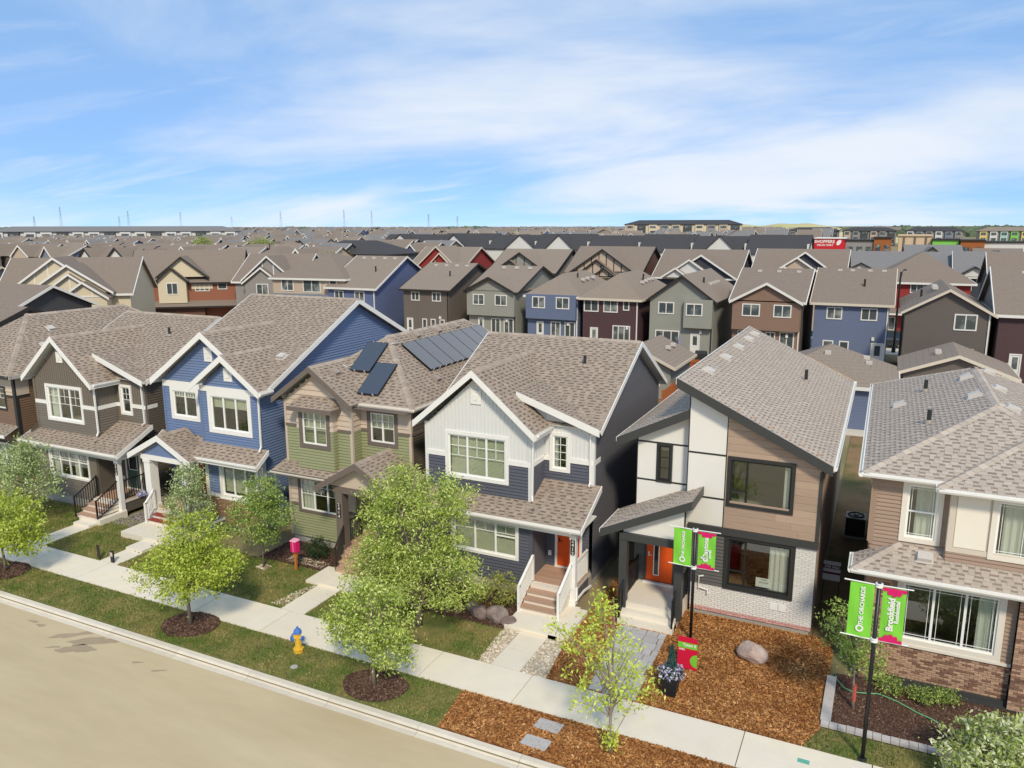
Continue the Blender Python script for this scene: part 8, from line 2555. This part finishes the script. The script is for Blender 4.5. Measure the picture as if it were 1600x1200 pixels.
# for-sale sign
T = Thing('sale_sign', 'grey and maroon for sale sign standing in the gap by the modern house', 'sign', (-0.9, 27.7, 0))
b = MB(); b.box(-1.16, -0.60, 27.70, 27.73, 0.80, 1.50, 'sale_grey'); S = T.part('panel', b)
for a_, c_ in ((1.24, 1.37), (1.04, 1.11)):
    b = MB(); b.box(-1.158, -0.602, 27.69, 27.70, a_, c_, 'sale_maroon'); T.part('stripe', b, S)
lettering(T, 'FOR SALE', 0.11, 'white_paint', (-0.88, 27.685, 1.305), (1, 0, 0), (0, 0, 1), S, bold=0.003)
for x in (-1.14, -0.62):
    b = MB(); b.box(x - 0.015, x + 0.015, 27.73, 27.76, -0.02, 1.5, 'black_metal'); T.part('post', b)
# air conditioner
T = Thing('air_conditioner', 'black air conditioner with a round fan grille between two houses', 'air conditioner', (-0.33, 34.6, 0))
ax, ay = -0.33, 34.6
b = MB(); b.box(ax - .45, ax + .45, ay - .45, ay + .45, -0.01, 0.08, 'foundation'); T.part('pad', b)
b = MB(); b.box(ax - .38, ax + .38, ay - .38, ay + .38, 0.08, 0.86, 'black_trim'); C_ = T.part('cabinet', b)
for k in range(9):
    b = MB(); b.box(ax - .37, ax + .37, ay - .387, ay - .381, 0.14 + k * .08, 0.165 + k * .08, 'dark_bronze'); T.part('louvre', b, C_)
b = MB(); b.box(ax - .40, ax + .40, ay - .40, ay + .40, 0.86, 0.90, 'ac_rim'); T.part('top_rim', b)
b = MB(); b.lathe((ax, ay, 0.90), [(0.33, 0.0), (0.33, 0.03), (0.29, 0.045), (0.28, 0.01), (0.10, 0.008)], 'black_trim', 20); T.part('fan_guard', b)
b = MB(); b.lathe((ax, ay, 0.91), [(0.09, 0), (0.09, 0.05), (0.05, 0.06)], 'ac_rim', 12); T.part('fan_hub', b)

# garden hose
pts = []
for px_, py_ in ((1305, 1052), (1308, 1062), (1318, 1074), (1332, 1081), (1350, 1083), (1372, 1084), (1388, 1090), (1402, 1096), (1420, 1106), (1438, 1116), (1455, 1123), (1466, 1130)):
    p = px_ground(px_, py_, 0.05); pts.append((p.x, p.y, 0.05))
b = MB(); b.tube(pts, 0.017, 'hose_green', 6); single('garden_hose', b, pts[0], 'pale green hose lying across the brick house bed', 'hose', smooth=True)

# bed edging blocks
T = Thing('bed_edging', 'row of pale grey edging blocks round the brick house bed', 'edging', (-0.47, 20.2, 0))
def blockrow(p, q, step, w, h=0.09):
    p, q = Vector((p[0], p[1], 0)), Vector((q[0], q[1], 0)); L_ = (q - p).length; d = (q - p) / L_; s = Vector((-d.y, d.x, 0)) * w / 2
    n = int(L_ / step)
    for k in range(n):
        a, c = p + d * (k * step + 0.006), p + d * ((k + 1) * step - 0.006); jz = random.uniform(-0.008, 0.012)
        b = MB(); b.hexa([a - s, c - s, c + s, a + s], [v + Vector((0, 0, h + jz)) for v in (a - s, c - s, c + s, a + s)], 'stone_edging'); T.part('edging_block', b)
blockrow((-0.49, 20.32), (-0.47, 22.65), 0.33, 0.26); blockrow((-0.6, 20.2), (3.2, 20.22), 0.21, 0.2)

# stepping stones and paver path
for k, (px_, py_) in enumerate(((857, 1134), (837, 1160))):
    p = px_ground(px_, py_, 0.02)
    b = MB(); pts = blob(p.x, p.y, 0.36, 0.24, 0, 'paver', 4, 0.0, rot=0.785); pts = [(p.x - .36, p.y - .2), (p.x + .34, p.y - .22), (p.x + .37, p.y + .2), (p.x - .33, p.y + .22)]
    b.hexa([(a, c, -0.03) for a, c in pts], [(a, c, 0.035) for a, c in pts], 'paver')
    single('stepping_stone', b, (p.x, p.y, 0), ('flat stepping stone in the mulch verge, the one nearer the pavement', 'flat stepping stone in the mulch verge, the one nearer the kerb')[k], 'stepping stone', 'stepping stones in the mulch verge')
path = tag(bpy.data.objects.new('paver_path', None), kind='structure'); COL.objects.link(path)
y = 19.08
while y < 22.9:
    f = (y - 19) / 4.0; xa, xb = -6.75 - 0.33 * f, -5.35 - 0.1 * f; x = xa; hrow = random.uniform(0.30, 0.46)
    while x < xb - 0.12:
        w_ = min(random.uniform(0.24, 0.62), xb - x); j = lambda: random.uniform(-0.012, 0.012); e = 0.012
        z = 0.022 + random.uniform(-0.004, 0.006)
        q4 = [(x + e + j(), y + e + j()), (x + w_ - e + j(), y + e + j()), (x + w_ - e + j(), y + hrow - e + j()), (x + e + j(), y + hrow - e + j())]
        b = MB(); b.hexa([(a, c, -0.03) for a, c in q4], [(a, c, z) for a, c in q4], 'paver'); link('paver', b.mesh('paver'), parent=path); x += w_
    y += hrow
pebbles('gravel', [[(-6.78, 19.06), (-5.33, 19.06), (-5.45, 22.95), (-7.1, 22.95)]], 500, 'grey_pebble', 0.012, 0.024, 'grey gravel in the joints of the paver path', 0.0)
b = MB(); b.box(-1.0, -0.72, 18.36, 18.52, 0.012, 0.016, 'teal_paint'); tag(link('painted_mark', b.mesh('painted_mark')), kind='structure')
b = MB(); b.lathe((-15.1, 16.35, 0.0), [(0.11, 0), (0.11, 0.03), (0.09, 0.035)], 'stone_edging', 14); single('valve_cover', b, (-15.1, 16.35, 0), 'small pale round valve cover in the verge near the hydrant', 'valve cover')

# flower basket on the blue house porch
T = Thing('flower_basket', 'dark basket of pale flowers on the blue house porch column', 'flower basket', (-28.9, 22.55, 1.35))
b = MB(); b.lathe((-28.9, 22.55, 1.2), [(0.08, 0), (0.17, 0.08), (0.2, 0.18)], 'pot_black', 12); T.part('basket', b)
n = 260; d_ = unit(rp.normal(size=(n, 3))) * rp.uniform(0.5, 1.0, (n, 1)); c = np.array([-28.9, 22.55, 1.42]) + d_ * np.array([0.26, 0.26, 0.16])
o = link('flowers', np_mesh('flowers', leaf_quads(c, 0.075, 0.06, 0.5, rp), 4, 'petals', T.off), parent=T.root); o['kind'] = 'stuff'

# fences behind the houses
def fence(label, p, q, h=1.75):
    T = Thing('fence', label, 'fence', (p[0], p[1], 0), 'timber fences in the back yards')
    P, Q = Vector((p[0], p[1], 0)), Vector((q[0], q[1], 0)); L_ = (Q - P).length; d = (Q - P) / L_; s = Vector((-d.y, d.x, 0))
    n = int(L_ / 0.15)
    def bx(a, c, t0, t1, z0, z1):
        b = MB(); b.hexa([P + d * a + s * t0 + Vector((0, 0, z0)), P + d * c + s * t0 + Vector((0, 0, z0)), P + d * c + s * t1 + Vector((0, 0, z0)), P + d * a + s * t1 + Vector((0, 0, z0))],
                         [P + d * a + s * t0 + Vector((0, 0, z1)), P + d * c + s * t0 + Vector((0, 0, z1)), P + d * c + s * t1 + Vector((0, 0, z1)), P + d * a + s * t1 + Vector((0, 0, z1))], 'fence_wood'); return b
    for k in range(n): T.part('fence_board', bx(k * .15 + .005, k * .15 + .145, -.01, .01, 0.05, h + random.uniform(-.01, .01)))
    for z in (0.3, h - 0.3): T.part('rail', bx(0, L_, .011, .05, z, z + .09))
    k = 0.0
    while k <= L_ + 0.01:
        T.part('post', bx(k - .05, k + .05, -.05, .05, -0.03, h + 0.12)); k += 2.4
    return T


fence('orange brown timber fence running back beside the pale grey green garage', (-13.35, 52.0), (-13.35, 66.0))
fence('orange brown timber fence before the pale grey back house', (-13.3, 66.1), (-20.0, 66.1))
fence('timber fence between the slate blue garage and the taupe garage', (1.1, 61.0), (1.1, 70.5))
fence('timber fence beside the taupe garage under the plum house', (8.6, 60.0), (8.6, 70.0))
# folded umbrella and barbecue behind the pale grey house
T = Thing('patio_umbrella', 'folded lilac patio umbrella behind the pale grey house', 'umbrella', (-17.1, 72.3, 0))
b = MB(); b.tube([(-17.1, 72.3, 0), (-17.1, 72.3, 3.1)], 0.03, 'black_metal', 6); T.part('pole', b)
b = MB(); b.lathe((-17.1, 72.3, 1.2), [(0.16, 0), (0.24, 0.3), (0.17, 1.0), (0.04, 1.85)], 'lilac_cloth', 10); T.part('canopy', b)
T = Thing('barbecue', 'black covered barbecue behind the pale grey house', 'barbecue', (-15.0, 72.0, 0))
b = MB(); b.box(-15.5, -14.5, 71.8, 72.4, 0.6, 1.3, 'black_trim'); T.part('body', b)
b = MB(); b.tube([(-15.5, 72.1, 1.3), (-14.5, 72.1, 1.3)], 0.3, 'black_trim', 12); T.part('lid', b)
for x in (-15.4, -14.6):
    b = MB(); b.box(x - .04, x + .04, 71.9, 72.3, 0, 0.6, 'black_trim'); T.part('leg', b)
# unfinished roof edge sheathing and green house-wrap on the modern house
b = MB(); b.bar((-3.2, 39.36, 6.88), (-1.0, 39.36, 5.83), 0.16, 0.05, 'osb', drop=True); T5.part('bare_sheathing', b)
mat('house_wrap', (176, 214, 168), 0.7, 0.06, 1.5)
b = MB(); b.box(-1.27, -1.262, 33.6, 38.8, 1.2, 5.6, 'house_wrap'); T5.part('house_wrap', b)


# parked cars seen in the gaps behind
mat('car_white', (226, 226, 224), 0.25, 0.02, spec=0.6); mat('car_dark', (52, 54, 60), 0.25, 0.02, spec=0.6); mat('car_glass', (36, 42, 46), 0.08, 0.02, spec=0.7); mat('tyre', (26, 26, 26), 0.9, 0.05)


def parked_car(label, x, y, rot, m):
    T = Thing('parked_car', label, 'car', (0, 0, 0), 'cars parked behind the houses')
    side = [(-2.2, 0.35), (2.2, 0.35), (2.25, 0.75), (2.1, 0.95), (1.2, 1.05), (-1.9, 1.08), (-2.25, 0.9)]
    b = MB(); b.hexa([(a, -0.88, c) for a, c in side], [(a, 0.88, c) for a, c in side], m); T.part('body', b)
    cab = [(-1.8, 1.06), (1.15, 1.04), (0.35, 1.58), (-1.35, 1.62)]
    b = MB(); b.hexa([(a, -0.76, c) for a, c in cab], [(a, 0.76, c) for a, c in cab], 'car_glass'); T.part('windows', b)
    b = MB(); b.box(-1.32, 0.32, -0.72, 0.72, 1.585, 1.64, m); T.part('roof_panel', b)
    for sx in (-1.35, 1.35):
        for sy in (-0.82, 0.82):
            b = MB(); b.tube([(sx, sy - 0.1, 0.33), (sx, sy + 0.1, 0.33)], 0.33, 'tyre', 14); T.part('wheel', b)
    for sy in (-0.6, 0.6):
        b = MB(); b.box(2.2, 2.27, sy - 0.2, sy + 0.2, 0.72, 0.86, 'white_paint'); T.part('headlight', b)
    T.root.location = (x, y, 0); T.root.rotation_euler = (0, 0, rot)


parked_car('white car parked in the gap between the brown and slate blue back houses', -6.25, 92.0, RAD(90), 'car_white')
parked_car('dark car parked in the gap beside the slim black lamp post', 1.1, 94.5, RAD(90), 'car_dark')
b = MB(); b.box(-12.5, 4.5, 88.0, 100.0, -0.045, -0.03, 'lane_concrete'); structure('driveway', b)
